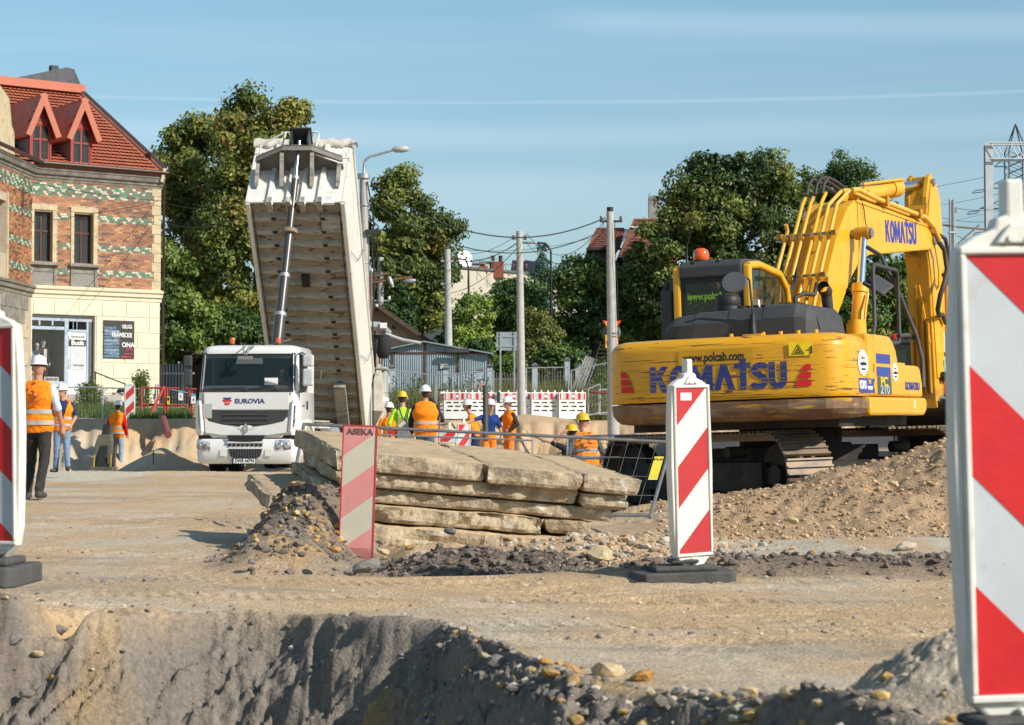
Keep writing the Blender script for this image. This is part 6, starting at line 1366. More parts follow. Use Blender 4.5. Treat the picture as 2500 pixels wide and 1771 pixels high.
# telescopic ram
p0=Vector((.12,1.92,1.35));p1=TBd@Vector((.03,-BL_-.80,1.55));d=p1-p0
for k,(t0,t1,r_)in enumerate(((0,.36,.135),(.36,.50,.118),(.50,.66,.103),(.66,.86,.088),(.86,.93,.055),(.93,1,.045))):
    MB().cyl(p0+d*t0,p0+d*t1,r_,n=22).build('ram_stage',MT['chrome']if k>=4 else mat('ram_steel',(.10,.095,.09),.35,.55,.1),tk)
    if k<4:MB().cyl(p0+d*(t1-.006),p0+d*(t1+.006),r_*1.10,n=22).build('ram_collar',MT['galv'],tk)
MB().cyl(p0+d*.655,p0+d*.668,.20,n=22).build('ram_ring',mat('rusty_ring',(.24,.17,.12),.7),tk)
# ---------------------------------------------------------------- excavator
m_yel=mat('excavator_yellow',(.74,.37,.012),.42,0,.07,2.5,coat=.25,spec=.5,col2=(.50,.25,.03),thr=(.58,.8),scale2=2.6)
m_cw=mat('scratched_counterweight',(.72,.35,.012),.42,0,.08,3,coat=.15,col2=(.17,.065,.022),thr=(.622,.640),scale2=3.2,stretch2=(.7,.7,7),streak=((.10,.04,.02),2.6,(.4,.4,30),.60,.62))
m_cwb=mat('scuffed_lower_edge',(.22,.13,.075),.55,.2,.3,4,col2=(.62,.33,.03),thr=(.56,.66),scale2=3,stretch2=(.8,.8,6),streak=((.36,.30,.24),3.0,(.5,.5,3),.56,.72))
m_hood=mat('dark_grey_hood',(.050,.052,.055),.62,0,.15,3,col2=(.085,.08,.075),thr=(.5,.7),scale2=2)
m_dirtarm=mat('dirty_arm_yellow',(.62,.31,.015),.5,0,.12,3,col2=(.11,.07,.035),thr=(.52,.68),scale2=1.6,streak=((.05,.035,.02),3.2,None,.66,.75))
m_brpaint=mat('brown_yellow_steel',(.42,.22,.02),.55,0,.25,5)
m_track=mat('track_steel',(.17,.14,.115),.5,.45,.3,6,col2=(.22,.16,.10),thr=(.4,.6),scale2=5)
m_undr=mat('undercarriage_black',(.028,.024,.02),.75,.2,.4,5,col2=(.07,.05,.035),thr=(.5,.7))
m_blue=mat('logo_blue',(.03,.05,.30),.4,0,.1,8)
m_bluesc=mat('scratched_logo_blue',(.028,.05,.22),.45,0,.15,8,col2=(.36,.20,.03),thr=(.58,.60),scale2=2.6,stretch2=(.4,.4,30))
m_hose=mat('hydraulic_hose',(.045,.038,.032),.6,0,.25,30)
m_pipe=mat('dusty_yellow_pipe',(.70,.40,.06),.5,0,.12,8)
m_cabgl=glass_mat('cab_glass',(.015,.03,.022),.72)
EC=Vector((3.42,24.97,-.03));PH=R(24);PS=R(26);BY=R(31)
ex=thing('excavator','big yellow crawler excavator seen from behind with boom raised and scratched counterweight','excavator',EC,rot=(0,R(-1.8),0))
TU=Matrix.Rotation(-PH,4,'Z');TT_=Matrix.Rotation(PS,4,'Z')
def ring(z,ins,half=1.40,back=-2.70,y0=-1.62,r=.30):
    pts=[(half-ins,y0)]
    pts.append((half-ins,-2.0));pts.append((half-ins,-2.27))
    for k in range(7):
        a=k/6*math.pi/2;pts.append((half-ins-r+r*math.cos(a),-2.30-(.33-ins)*math.sin(a)))
    pts+=[(.78,back+ins)]
    pts+=[(-x,y)for x,y in pts[::-1]]
    return[Vector((x,y+(ins if i in range(0)else 0),z))for i,(x,y)in enumerate(pts)]
def cw(prof,m,name,parent=ex,**k):
    b=MB(TU);b.loft([ring(z,i,**k)for z,i in prof],smooth=False);return b.build(name,m,parent)
o=cw([(1.33,.004),(1.335,.0),(1.40,.0),(1.88,.006),(1.92,.012),(1.955,.03),(1.99,.06),(2.015,.11),(2.03,.18),(2.032,.22)],m_cw,'counterweight')
for p in o.data.polygons[:-2]:p.use_smooth=True
cw([(1.085,.22),(1.10,.10),(1.14,.05),(1.20,.01),(1.305,.0),(1.315,.03)],m_cwb,'lower_edge')
# right side body: doors, sloped tank, step box, chassis band
def side(poly,x0,x1,m,name,parent=ex,bev=.035):
    b=MB(TU);b.prism(poly,x0,x1,Matrix(((0,0,1,0),(1,0,0,0),(0,1,0,0),(0,0,0,1))));return b.build(name,m,parent,bev=bev)
side([(-1.60,1.335),(-1.31,1.335),(-1.31,1.98),(-1.38,2.04),(-1.60,2.04)],.45,1.40,m_yel,'pump_door')
side([(-1.29,1.335),(-.18,1.335),(-.18,1.74),(-.26,1.90),(-.42,2.0),(-.58,2.04),(-1.29,2.04)],.45,1.40,m_yel,'fuel_tank')
side([(-.16,1.335),(1.12,1.335),(1.12,1.50),(1.02,1.70),(.92,1.72),(-.16,1.72)],.60,1.39,m_yel,'tool_box')
side([(-.05,1.725),(.6,1.725),(.6,1.75),(-.05,1.75)],.85,1.3,m_yel,'box_lid',bev=0)
side([(-1.62,1.20),(-1.62,1.325),(1.22,1.325),(1.26,1.25),(1.22,1.16),(1.1,1.11),(-1.60,1.11)],-.2,1.41,m_yel,'chassis_edge')
side([(-1.60,1.12),(1.2,1.12),(1.2,1.30),(-1.60,1.30)],-1.40,-.25,m_yel,'left_chassis')
side([(-1.60,1.31),(-.9,1.31),(-.9,2.0),(-1.60,2.0)],-1.39,-.3,m_yel,'left_door')
side([(-1.6,1.3),(.3,1.3),(.3,1.95),(-1.6,1.95)],-.30,.44,m_undr,'engine_bay',bev=0)
MB(TU).b2((-1.2,-2.2,1.0),(1.2,1.0,1.115)).build('belly_plate',m_undr,ex)
# stripes and panel with model number on the tank
def SXF(y,z,x=1.404):return TU@frame((x,y,z),(0,1,0),(0,0,1))
for za,zb in((1.86,1.94),(1.71,1.82),(1.56,1.67)):
    d=(zb-1.86)*.9 if zb>1.83 else 0
    MB(TU).b2((1.402-max(0,d),-1.24,za),(1.4045-max(0,d)*.6,-.58,zb)).build('blue_stripe',m_blue,ex)
MB(TU).b2((1.401,-1.22,1.36),(1.4045,-.56,1.545+.0)).build('model_plate',mat('slate_plate',(.06,.085,.09),.5),ex)
MB(TU).b2((1.401,-1.22,1.5455),(1.4045,-.56,1.555)).build('plate_edge',_M['slate_plate'],ex)
text('PC',.15,SXF(-.92,1.495,1.406),mat('letter_yellow',(.75,.5,.02),.5),ex,sx=1.9,bold=.003)
text('210',.14,SXF(-.89,1.405,1.406),mat('letter_grey',(.42,.44,.43),.5),ex,sx=2.1,bold=.003)
text("KOMATSU",.13,SXF(.56,1.46,1.394),m_blue,ex,sx=1.25,bold=.003)
def disc(F,r,m,name,parent=ex,t=.004,sx=1.):
    b=MB(F);b.prism([(r*sx*math.cos(a),r*math.sin(a))for a in np.linspace(0,6.2832,25)[:-1]],0,t);return b.build(name,m,parent)
for y_,r_,z_ in((-1.86,.145,1.70),(-.36,.11,1.62)):
    s_=disc(SXF(y_,z_,1.4025),r_,mw,'round_sticker',sx=1.5 if y_<-1 else 1.2);text('www.polcab.com',r_*.42,SXF(y_,z_-r_*.05,1.4085),mk,s_,sx=.62,bold=.002);text('CabService',r_*.28,SXF(y_,z_+r_*.38,1.4085),mr,s_,sx=.8);text('SERWIS, MASZYN',r_*.2,SXF(y_,z_-r_*.5,1.4085),mk,s_,sx=.8)
s_=MB(TU).b2((1.402,-2.06,1.37),(1.4045,-1.36,1.53)).build('efficiency_sticker',m_blue,ex)
text('KOMO',.13,SXF(-1.90,1.45,1.407),mw,s_,sx=.75,bold=.004);text('TRULY',.06,SXF(-1.60,1.488,1.407),mat('letter_yellow',(.7,.5,0)),s_,sx=.7,bold=.002);text('EFFICIENT',.055,SXF(-1.58,1.42,1.407),mw,s_,sx=.9,bold=.002);disc(SXF(-1.40,1.45,1.407)@Matrix.Diagonal((.5,1,1,1)),.04,_M['letter_yellow'],'badge',s_)
MB(TU).b2((1.41,.55,1.20),(1.4125,.60,1.29)).build('small_sticker',mw,ex)
MB(TU).b2((1.40,-1.39,1.60),(1.406,-1.33,1.70)).build('door_latch',m_brpaint,ex)
# rear face lettering
def RF(x,z,y=-2.703,roll=0):return TU@frame((x,y,z),(1,0,0),(0,0,1))@Matrix.Rotation(roll,4,'Z')
def glyph(poly,ox,sz,sx,m=m_bluesc,oz=0,F=None,name='lettering'):
    b=MB(F);b.prism([((x*sx+ox)*sz,(y+oz)*sz)for x,y in poly],0,.0015);return b.build(name,m,ex)
def kletters(F,sz,wd,m):
    "the seven heavy letters, cap height 1, drawn as polygons; T raised"
    S=[]
    K=[(0,0),(.22,0),(.22,.36),(.28,.44),(.46,0),(.72,0),(.44,.60),(.70,1),(.44,1),(.22,.62),(.22,1),(0,1)]
    def ell(rx,ry,n=18,a0=0,a1=6.2832):return[(rx*math.cos(a0+(a1-a0)*i/n),ry*math.sin(a0+(a1-a0)*i/n))for i in range(n)]
    M_=[(0,0),(.20,0),(.20,.55),(.36,.12),(.44,.12),(.60,.55),(.60,0),(.86,0),(.86,1),(.60,1),(.42,.50),(.24,1),(0,1)]
    A=[(0,0),(.27,1),(.50,1),(.80,0),(.54,0),(.385,.62),(.24,0)]
    T=[(.22,0),(.46,0),(.46,.80),(.62,.80),(.62,1),(.46,1),(.46,1.20),(.22,1.20),(.22,1),(0,1),(0,.80),(.22,.80)]
    U_=[(0,1),(0,.30),(.05,.12),(.17,.01),(.34,-.03),(.51,.01),(.63,.12),(.68,.30),(.68,1),(.44,1),(.44,.30),(.38,.20),(.30,.20),(.24,.30),(.24,1)]
    x=0
    def put(poly,w):
        nonlocal x;glyph(poly,x,sz,1,m,F=F@Matrix.Diagonal((wd,1,1,1)));x+=w
    put(K,.76)
    n=20;o_=[(.38+.38*math.cos(a),.49+.53*math.sin(a))for a in np.linspace(0,6.2832,n+1)];i_=[(.38+.13*math.cos(a),.49+.30*math.sin(a))for a in np.linspace(0,6.2832,n+1)]
    b=MB(F@Matrix.Diagonal((wd,1,1,1)));P_=lambda p,z:Vector(((p[0]+x)*sz,p[1]*sz,z))
    b.loft([[P_(i_[k],0),P_(o_[k],0),P_(o_[k],.0015),P_(i_[k],.0015)]for k in range(n+1)],caps=False,smooth=False);b.build('lettering',m,ex);x+=.80
    put(M_,.90);put(A,.78);put(T,.62)
    path=[(.60,.80),(.52,.88),(.36,.90),(.20,.86),(.13,.74),(.18,.62),(.34,.52),(.48,.44),(.54,.28),(.46,.12),(.30,.08),(.12,.12),(.06,.22)]
    b=MB(F@Matrix.Diagonal((wd,1,1,1)));rg=[]
    for k,p in enumerate(path):
        a=path[max(0,k-1)];c=path[min(len(path)-1,k+1)];dx,dy=c[0]-a[0],c[1]-a[1];L_=math.hypot(dx,dy);nx,ny=-dy/L_*.115,dx/L_*.115
        rg.append([P_((p[0]+nx,p[1]+ny),0),P_((p[0]-nx,p[1]-ny),0),P_((p[0]-nx,p[1]-ny),.0015),P_((p[0]+nx,p[1]+ny),.0015)])
    b.loft(rg,smooth=False);b.build('lettering',m,ex);x+=.68
    put(U_,.7)
kletters(RF(-.80,1.44,roll=R(0)),.285,1.06,m_bluesc)
text('www.polcab.com',.135,RF(-.05,1.805),mk,ex,sx=.74,bold=.004,ext=.001)
MB(TU).b2((-.46,-2.7025,1.73),(.40,-2.7,1.89)).build('sticker',mat('sticker_ochre',(.66,.33,.015),.45),ex)
# red reflective marks and warning sticker
FR=TU@frame((1.0,-2.658,0),(.32,.07,0),(0,0,1));FL=TU@frame((-1.0,-2.658,0),(.32,-.07,0),(0,0,1))
for F_,x_,fl in((FL,-.12,1),(FR,-.03,-1)):
    for k,(a,c)in enumerate(((.055,.11),(.11,.145),(.15,.17))):
        z_=1.62-k*.085
        MB(F_@Matrix.Translation((x_-fl*.06,0,.004))).prism([(0,z_),(fl*c,z_),(fl*a,z_+.068),(0,z_+.068)][::fl],0,.002).build('red_mark',mat('red_reflector',(.60,.015,.015),.4),ex)
s_=MB(FR).prism([(-.20,1.78),(.06,1.78),(.06,1.93),(-.20,1.93)],.002,.004).build('warning_sticker',mat('sticker_yellow',(.78,.50,.01),.45),ex)
MB(FR@Matrix.Translation((-.10,1.80,.006))).tube([(-.065,0,0),(.065,0,0),(0,.10,0)],.006,4,closed=True).tube([(-.03,.015,0),(.03,.015,0),(0,.06,0)],.008,4,closed=True).tube([(.09,.04,0),(.12,.04,0)],.005,4).tube([(.145,0,0),(.145,.08,0)],.010,5).build('warning_symbol',mk,s_)
# bolts along the top edge, mirror, hood, exhaust, pre-cleaner
for x_ in(.05,.42,.62,.82,1.02):MB(TU).cyl((x_,-2.36,2.02),(x_,-2.36,2.07),.025,n=8).build('bolt',m_yel,ex)
b=MB(TU);HX0,HX1=-.84,.98
def hring(x,top,fr=0):return[Vector((x,y,z))for y,z in((-2.30+fr,2.03),(-2.30+fr,2.03+(top-2.03)*.55),(-2.20+fr,top-.02),(-2.05,top),(-1.0,top),(-.95,top-.05),(-.95,2.03))]
b.loft([hring(x,t_,f_)for x,t_,f_ in((HX0,2.10,.3),(HX0+.05,2.22,.1),(HX0+.18,2.31,.02),(-.42,2.33,0),(-.40,2.345,0),(-.02,2.35,0),(.0,2.365,0),(.38,2.37,0),(.40,2.385,0),(.76,2.39,0),(.88,2.36,.04),(.95,2.27,.15),(HX1,2.10,.3))],smooth=False)
hood=b.build('engine_hood',m_hood,ex,bev=.02)
for k in range(4):MB(TU).b2((.05+k*.09,-2.1,2.372),(.10+k*.09,-2.0,2.392)).build('hood_slot',MT['black'],hood)
for k in range(6):MB(TU).b2((.58+k*.05,-1.95,2.385-max(0,k-3)*.02),(.61+k*.05,-1.80,2.40-max(0,k-3)*.02)).build('hood_slot',MT['black'],hood)
MB(TU).lathe([(.13,0),(.15,.02),(.15,.10),(.145,.11),(.15,.12),(.15,.2),(.12,.25),(0,.26)],20,(-.30,-1.35,2.33)).build('air_precleaner',MT['black'],ex)
MB(TU).cyl((.80,-1.0,2.3),(.80,-1.05,2.56),.065,n=16).cyl((.80,-1.05,2.56),(.79,-1.17,2.62),.075,n=16,caps=False).build('exhaust_pipe',MT['darkmetal'],ex)
mm=MB(TU);mm.tube([(.30,-2.33,2.03),(.30,-2.33,2.3),(.28,-2.34,2.66),(.22,-2.36,2.71)],.014,6);mp_=mm.build('mirror_stay',MT['black'],ex)
MB(TU).lathe([(.05,0),(.03,.25),(.015,.26)],4,(.30,-2.33,2.03)).build('stay_foot',MT['black'],mp_)
MB(TU).b2((.20,-2.42,2.03),(.42,-2.28,2.055)).build('stay_bracket',m_yel,mp_)
disc(TU@Matrix.Translation((.14,-2.42,2.63))@Matrix.Rotation(R(80),4,'X')@Matrix.Diagonal((1.2,1,1,1)),.115,mat('mirror_grey',(.13,.135,.14),.5),'round_mirror',mp_,.05)
# cab
CX0,CX1,CY0,CY1,CZ0,CZ1=-1.15,-.17,-.86,.95,1.33,3.05
cab=MB(TU)
def side_cab(x,name):
    pass
pil=[(CX0,CY0),(CX1-.09,CY0)]
for x_ in(CX0,CX1-.10):cab.b2((x_,CY0,CZ0),(x_+.10,CY0+.10,CZ1-.08))
cab.b2((CX0,CY0+.0,CZ0),(CX1,CY1,CZ0+.45))
cb=cab.build('cab',m_yel,ex,bev=.03)
for x_,nm in((CX1-.05,'right_frame'),(CX0+.05,'left_frame')):
    MB(TU).tube([(x_,CY0+.05,CZ1-.10),(x_,CY0+.5,CZ1-.06),(x_,CY1-.45,CZ1-.12),(x_,CY1-.15,CZ1-.28),(x_,CY1,CZ1-.75),(x_,CY1,CZ0+.4)],.05,8).build('side_frame',m_yel,cb)
MB(TU).prism([(CY0-.02,CZ1-.21),(CY0-.02,CZ1-.08),(CY0+.05,CZ1-.01),(CY0+.7,CZ1+.02),(CY1-.4,CZ1-.04),(CY1-.4,CZ1-.10),(CY0+.1,CZ1-.10),(CY0+.02,CZ1-.22)],CX0+.10,CX1-.10,Matrix(((0,0,1,0),(1,0,0,0),(0,1,0,0),(0,0,0,1)))).build('roof',m_hood,cb,bev=.02)
MB(TU).b2((CX0+.10,CY0+.02,CZ0+.45),(CX0+.14,CY0+.06,CZ1-.21)).b2((CX1-.14,CY0+.02,CZ0+.45),(CX1-.10,CY0+.06,CZ1-.21)).b2((CX0+.14,CY0+.02,CZ1-.27),(CX1-.14,CY0+.06,CZ1-.21)).build('window_frame',MT['black'],cb)
rg=MB(TU).b2((CX0+.14,CY0+.035,CZ0+.45),(CX1-.14,CY0+.041,CZ1-.27)).build('rear_window',m_cabgl,cb)
gm=mat('lime_letters',(.22,.42,.03),.5)
text('www.polcab.com',.12,RF(CX0+.49,CZ1-.44,CY0+.03),gm,rg,sx=.74,bold=.004)
MB(TU).prism([(CY0+.12,CZ0+.48),(CY0+.12,CZ1-.14),(CY0+.6,CZ1-.12),(CY1-.45,CZ1-.18),(CY1-.2,CZ1-.34),(CY1-.05,CZ1-.8),(CY1-.05,CZ0+.48)],CX1-.055,CX1-.048,Matrix(((0,0,1,0),(1,0,0,0),(0,1,0,0),(0,0,0,1)))).build('side_window',m_cabgl,cb)
MB(TU).b2((CX0+.05,CY1-.03,CZ0+.45),(CX1-.05,CY1-.02,CZ1-.7)).build('front_window',m_cabgl,cb)
MB(TU).b2((CX0+.3,-.2,1.7),(CX1-.28,.0,2.45)).b2((CX0+.38,-.2,2.5),(CX1-.36,-.1,2.7)).build('seat',mat('seat_dark',(.03,.03,.032),.8),cb,bev=.04)
MB(TU).b2((CX1-.047,CY0+.42,2.45),(CX1-.043,CY0+.5,2.56)).build('window_sticker',mw,cb)
dr=MB(TU).prism([(-.72,1.4),(-.72,2.68),(-.60,2.84),(-.30,2.86),(-.30,2.78),(-.58,2.76),(-.66,2.64),(-.66,1.4)],CX0-.20,CX0-.14,Matrix(((0,0,1,0),(1,0,0,0),(0,1,0,0),(0,0,0,1))))
dr.b2((CX0-.2,-.75,1.4),(CX0-.05,-.68,2.72));dr.b2((CX0-.08,-.75,2.70),(CX0,-.55,2.86));dr.build('open_door',m_hood,cb,bev=.02)
MB(TU).b2((CX0-.17,-.64,1.45),(CX0-.165,.0,2.74)).build('door_window',m_cabgl,cb)
MB(TU).b2((CX0-.06,-.70,1.4),(CX0+.0,-.66,2.70)).build('door_glass_edge',m_cabgl,cb)
bc=Vector((CX0+.24,-.45,CZ1));MB(TU).cyl(bc+Vector((0,0,-.02)),bc+Vector((0,0,.03)),.11,n=18).build('beacon_base',MT['black'],cb)
MB(TU).lathe([(.09,0),(.098,.02),(.098,.08),(.085,.12),(.05,.145),(0,.15)],18,tuple(bc+Vector((0,0,.03)))).build('beacon_lamp',mat('amber_beacon',(.75,.10,.008),.12,0,.1,coat=.8),cb)
MB(TU).tube([(-1.0,-.72,CZ1-.05),(-1.0,-.72,CZ1+.05),(-.99,-.72,CZ1+.2),(-.94,-.70,CZ1+.38),(-.86,-.66,CZ1+.50)],[.03,.012,.006,.005,.004],5).build('antenna',MT['black'],cb)
for x_ in(-.9,-.58):MB(TU).cyl((x_,-.80,CZ1-.06),(x_,-.83,CZ1-.03),.03,n=8).build('roof_bolt',MT['black'],cb)
# boom in its own vertical plane
BO=Vector((3.65,25.24,0))-Vector((EC.x,EC.y,EC.z));BO.z=-.03
bdir=Vector((math.sin(BY),math.cos(BY),0));blat=Vector((math.cos(BY),-math.sin(BY),0))
FBm=Matrix(((bdir.x,0,blat.x,BO.x),(bdir.y,0,blat.y,BO.y),(0,1,0,BO.z),(0,0,0,1)))
BW=.60
boomp=[(.0,1.75),(.55,1.75),(1.04,2.31),(1.70,2.96),(2.02,3.19),(2.40,3.31),(4.78,3.53),(5.02,3.60),(5.10,3.72),(5.04,3.84),(4.2,3.93),(3.2,3.985),(2.28,4.03),(1.95,4.01),(1.68,3.88),(1.30,3.52),(.93,3.0),(.60,2.47),(.15,2.0)]
boom=MB(FBm).prism(boomp,-BW,0).build('boom',m_yel,ex,bev=.02)
kF=FBm@frame((3.02,3.53,.003),(1,.035,0),(0,1,0))
def kl2():
    global ex
    kletters(kF,.30,.78,m_blue)
kl2()
MB(FBm).tube([(2.0,4.02,.006),(2.0,3.3,.006)],.004,4).build('weld_seam',m_brpaint,boom)
MB(FBm).prism([(1.95,4.01),(2.02,4.02),(5.04,3.86),(5.04,3.84),(1.95,3.985)],.0,.015).build('top_flange',m_yel,boom)
def bt(pts,r,m,name,n=8,parent=boom):return MB(FBm).tube(pts,r,n).build(name,m,parent)
# hydraulic pipes up the back of the boom
for i,l in enumerate((-.66,-.545,-.43,-.28,-.165,-.05)):
    e=[(.42-.1*(i<2),2.30,l-.02),(.55,2.62,l),(.86,3.12,l),(1.20,3.60,l)]
    top=[(1.46,3.96,l),(1.62,4.10,l)]if i!=0 else[(1.15,3.68,l)]
    if i>=4:top=[(1.42,3.92,l),(1.75,4.12,l+.05)]
    bt(e+top,.026,m_pipe if i in(0,4,5)else m_yel,'hydraulic_pipe')
for(r_,z_)in((.72,2.94),(1.12,3.50)):
    MB(FBm).tube([(r_-.03,z_+.02,-.72),(r_-.03,z_+.02,.02)],.020,6).build('pipe_clamp',MT['steel'],boom)
    for l in(-.66,-.545,-.43,-.28,-.165,-.05):MB(FBm).box((r_-.02,z_,l),(.075,.075,.045)).build('clamp_block',m_yel,boom)
    for l in(-.72,.03):MB(FBm).box((r_-.03,z_+.02,l),(.09,.06,.07)).build('clamp_end',m_brpaint,boom)
for l,rr_ in((-.10,.032),(.03,.036)):
    bt([(1.75,4.12,l),(2.0,4.15,l),(2.6,4.09,l),(3.6,4.03,l),(4.55,3.98,l),(4.85,3.86,l+.02),(5.05,3.68,l+.03)],rr_,m_pipe,'hydraulic_pipe')
for r_,z_ in((2.95,4.07),(4.25,4.0)):MB(FBm).box((r_,z_-.0,-.03),(.10,.13,.24)).b2((r_-.03,z_-.16,-.06),(r_+.03,z_,0)).build('pipe_clamp',m_brpaint,boom)
for k,l in enumerate((-.52,-.40,-.30)):bt([(1.55,4.08,l),(1.62,4.22,l),(1.78,4.32,l),(1.98,4.27,l+.04),(2.15,4.22,l+.06),(2.35,4.18,l+.08)],.024,m_hose,'hose')
bt([(.62,2.80,-.68),(.45,2.72,-.72),(.25,2.78,-.80),(.02,2.90,-.92),(-.16,2.80,-1.0),(-.2,2.5,-1.0),(-.2,2.3,-1.0)],.032,m_hose,'hose')
bt([(.66,2.85,-.05),(.58,2.70,-.06),(.44,2.72,-.14),(.30,2.66,-.2),(.27,2.45,-.2),(.32,2.15,-.2)],.032,m_hose,'hose')
for k in range(5):bt([(.92-k*.04,3.32-k*.05,-.35),(.62,2.90,-.36+.01*k),(.36,2.55-.05*k,-.40),(.35,2.34-.04*k,-.30+.02*k),(.5,2.2,-.2)],.009,MT['black'],'thin_hose',5)
bt([(2.12,4.05,.008),(2.20,3.9,.02),(2.22,3.78,.02),(2.22,3.56,.05)],.007,MT['black'],'grease_line',5)
# boom cylinders
for l,nm in((.17,0),(-BW-.17,1)):
    bt([(1.30,1.85,l),(1.56,2.77,l)],.095,m_yel,'cylinder_barrel',18,ex)
    bt([(1.555,2.75,l),(1.585,2.86,l)],.112,m_yel,'cylinder_gland',18,ex)
    bt([(1.58,2.84,l),(1.76,3.50,l)],.052,MT['chrome'],'cylinder_rod',16,ex)
    MB(FBm).cyl((1.77,3.545,l-.11),(1.77,3.545,l+.08),.085,n=18).build('rod_eye',m_brpaint,ex)
    MB(FBm).cyl((1.77,3.545,l-.2),(1.77,3.545,l+.12),.062,n=18).build('pin',MT['steel'],ex)
    bt([(1.50,2.74,l+.13*(1 if l>0 else-1)),(1.40,2.55,l+.13*(1 if l>0 else-1)),(1.28,2.1,l+.12*(1 if l>0 else-1))],.018,m_yel,'cylinder_line',6,ex)
# arm cylinder and arm
mid=-BW/2
bt([(2.75,4.16,mid),(4.05,4.37,mid)],.115,m_yel,'arm_cylinder_barrel',18,ex)
bt([(4.0,4.36,mid),(4.32,4.41,mid)],.135,m_yel,'arm_cylinder_gland',18,ex)
bt([(4.3,4.41,mid),(5.30,4.55,mid)],.062,MT['chrome'],'arm_cylinder_rod',16,ex)
bt([(2.9,4.33,mid+.05),(3.4,4.40,mid+.1),(4.3,4.52,mid+.12)],.022,m_yel,'cylinder_line',6,ex)
for l in(mid-.12,mid+.12):MB(FBm).prism([(2.45,4.0),(2.98,3.98),(2.88,4.22),(2.72,4.27)],l-.02,l+.02).build('boom_bracket',m_yel,ex)
MB(FBm).cyl((2.80,4.18,mid-.17),(2.80,4.18,mid+.17),.05,n=12).build('pin',MT['steel'],ex)
armp=[(5.08,3.30),(5.00,3.55),(5.06,4.05),(5.20,4.44),(5.34,4.63),(5.48,4.60),(5.66,4.40),(5.72,4.0),(5.70,3.3),(5.58,2.2),(5.50,1.36),(5.42,1.26),(5.20,1.26),(5.16,1.40)]
arm=MB(FBm).prism([(a,b_)for a,b_ in armp],mid-.175,mid+.175).build('arm',m_dirtarm,ex,bev=.015)
MB(FBm).prism([(5.02,3.62),(5.09,4.05),(5.22,4.44),(5.34,4.62),(5.46,4.58),(5.62,4.35),(5.66,3.9),(5.60,3.0),(5.50,1.7),(5.22,1.7),(5.12,3.2)],mid+.176,mid+.195).build('arm_side_plate',m_yel,arm,bev=.006)
for l in(mid-.15,mid+.12):MB(FBm).prism([(5.12,4.05),(5.12,4.34),(5.25,4.64),(5.36,4.70),(5.44,4.63),(5.44,4.3)],l-.028,l+.045).build('arm_lug',m_brpaint if l<mid else m_yel,arm,bev=.012)
MB(FBm).cyl((5.34,4.56,mid-.2),(5.34,4.56,mid+.22),.055,n=14).build('pin',MT['steel'],arm)
MB(FBm).cyl((5.34,4.56,mid-.09),(5.34,4.56,mid+.09),.10,n=16).build('rod_eye',m_brpaint,arm)
MB(FBm).cyl((4.98,3.70,-BW-.03),(4.98,3.70,.03),.09,n=16).build('boom_pin',MT['steel'],arm)
for l,za,zb in((mid-.12,2.6,1.55),(mid-.04,3.1,1.5),(mid+.05,2.85,1.5),(mid+.12,2.6,1.5)):
    MB(FBm).prism([(5.13,za),(5.05,za-.08),(5.08,zb),(5.18,zb-.05)],l-.012,l+.012).build('wear_rib',m_brpaint,arm)
bt([(5.06,3.05,mid+.02),(5.10,2.2,mid+.14)],.012,m_yel,'diagonal_line',5,arm)
for k,l in enumerate((mid+.25,mid+.21)):
    bt([(5.62+k*.05,3.3,l),(5.60+k*.05,2.6,l),(5.56+k*.05,2.0,l)],.022,m_pipe if k else m_yel,'arm_pipe',6,arm)
for z_ in(3.1,2.55,2.05):MB(FBm).box((5.62,z_,mid+.22),(.12,.06,.16)).build('pipe_clamp',m_brpaint,arm)
bt([(5.05,3.68,.03),(5.20,3.55,.07),(5.24,3.25,.09),(5.05,3.05,.10),(4.98,2.88,.06),(5.02,2.68,.0),(5.15,2.60,-.03),(5.35,2.62,-.05),(5.5,2.5,-.05)],.036,m_hose,'hose',8,arm)
bt([(5.02,3.80,.0),(5.30,3.72,.06),(5.42,3.4,.08),(5.40,3.15,.06),(5.30,3.10,.05),(5.2,3.2,.04)],.03,m_hose,'hose',8,arm)
bt([(5.56,2.0,mid+.25),(5.52,1.85,mid+.28),(5.44,1.65,mid+.30),(5.50,1.35,mid+.28),(5.75,1.05,mid+.2)],.014,MT['black'],'hose',6,arm)
bt([(5.50,1.98,mid+.25),(5.52,1.86,mid+.27)],.035,MT['steel'],'hose_fitting',8,arm)
# bucket cylinder, links, bucket
bt([(5.95,3.6,mid),(6.05,2.4,mid)],.09,m_yel,'bucket_cylinder',14,ex);bt([(6.05,2.4,mid),(6.05,1.75,mid)],.045,MT['chrome'],'bucket_rod',12,ex)
for l in(mid-.21,mid+.21):MB(FBm).prism([(5.32,1.72),(5.44,1.74),(6.14,1.52),(6.10,1.40),(6.02,1.40)],l-.02,l+.02).build('link',m_yel,ex);
for l in(mid-.13,mid+.16):MB(FBm).prism([(6.0,1.5),(6.14,1.5),(5.95,.95),(5.84,.98)],l-.025,l+.025).build('link',m_yel,ex)
MB(FBm).cyl((5.38,1.72,mid-.25),(5.38,1.72,mid+.25),.07,n=14).build('pin',MT['black'],ex)
MB(FBm).cyl((5.32,1.30,mid-.34),(5.32,1.30,mid+.34),.06,n=14).cyl((5.32,1.30,mid-.24),(5.32,1.30,mid+.24),.10,n=14).build('pin',m_undr,ex)
bk=[(5.25,1.38),(5.95,1.08),(6.2,.75),(6.15,.40),(5.85,.14),(5.45,.08),(5.05,.22),(5.05,.30),(5.45,.20),(5.8,.24),(6.06,.46),(6.1,.72),(5.88,.98),(5.24,1.24)]
bu=MB(FBm).prism(bk,mid-.5,mid+.5)
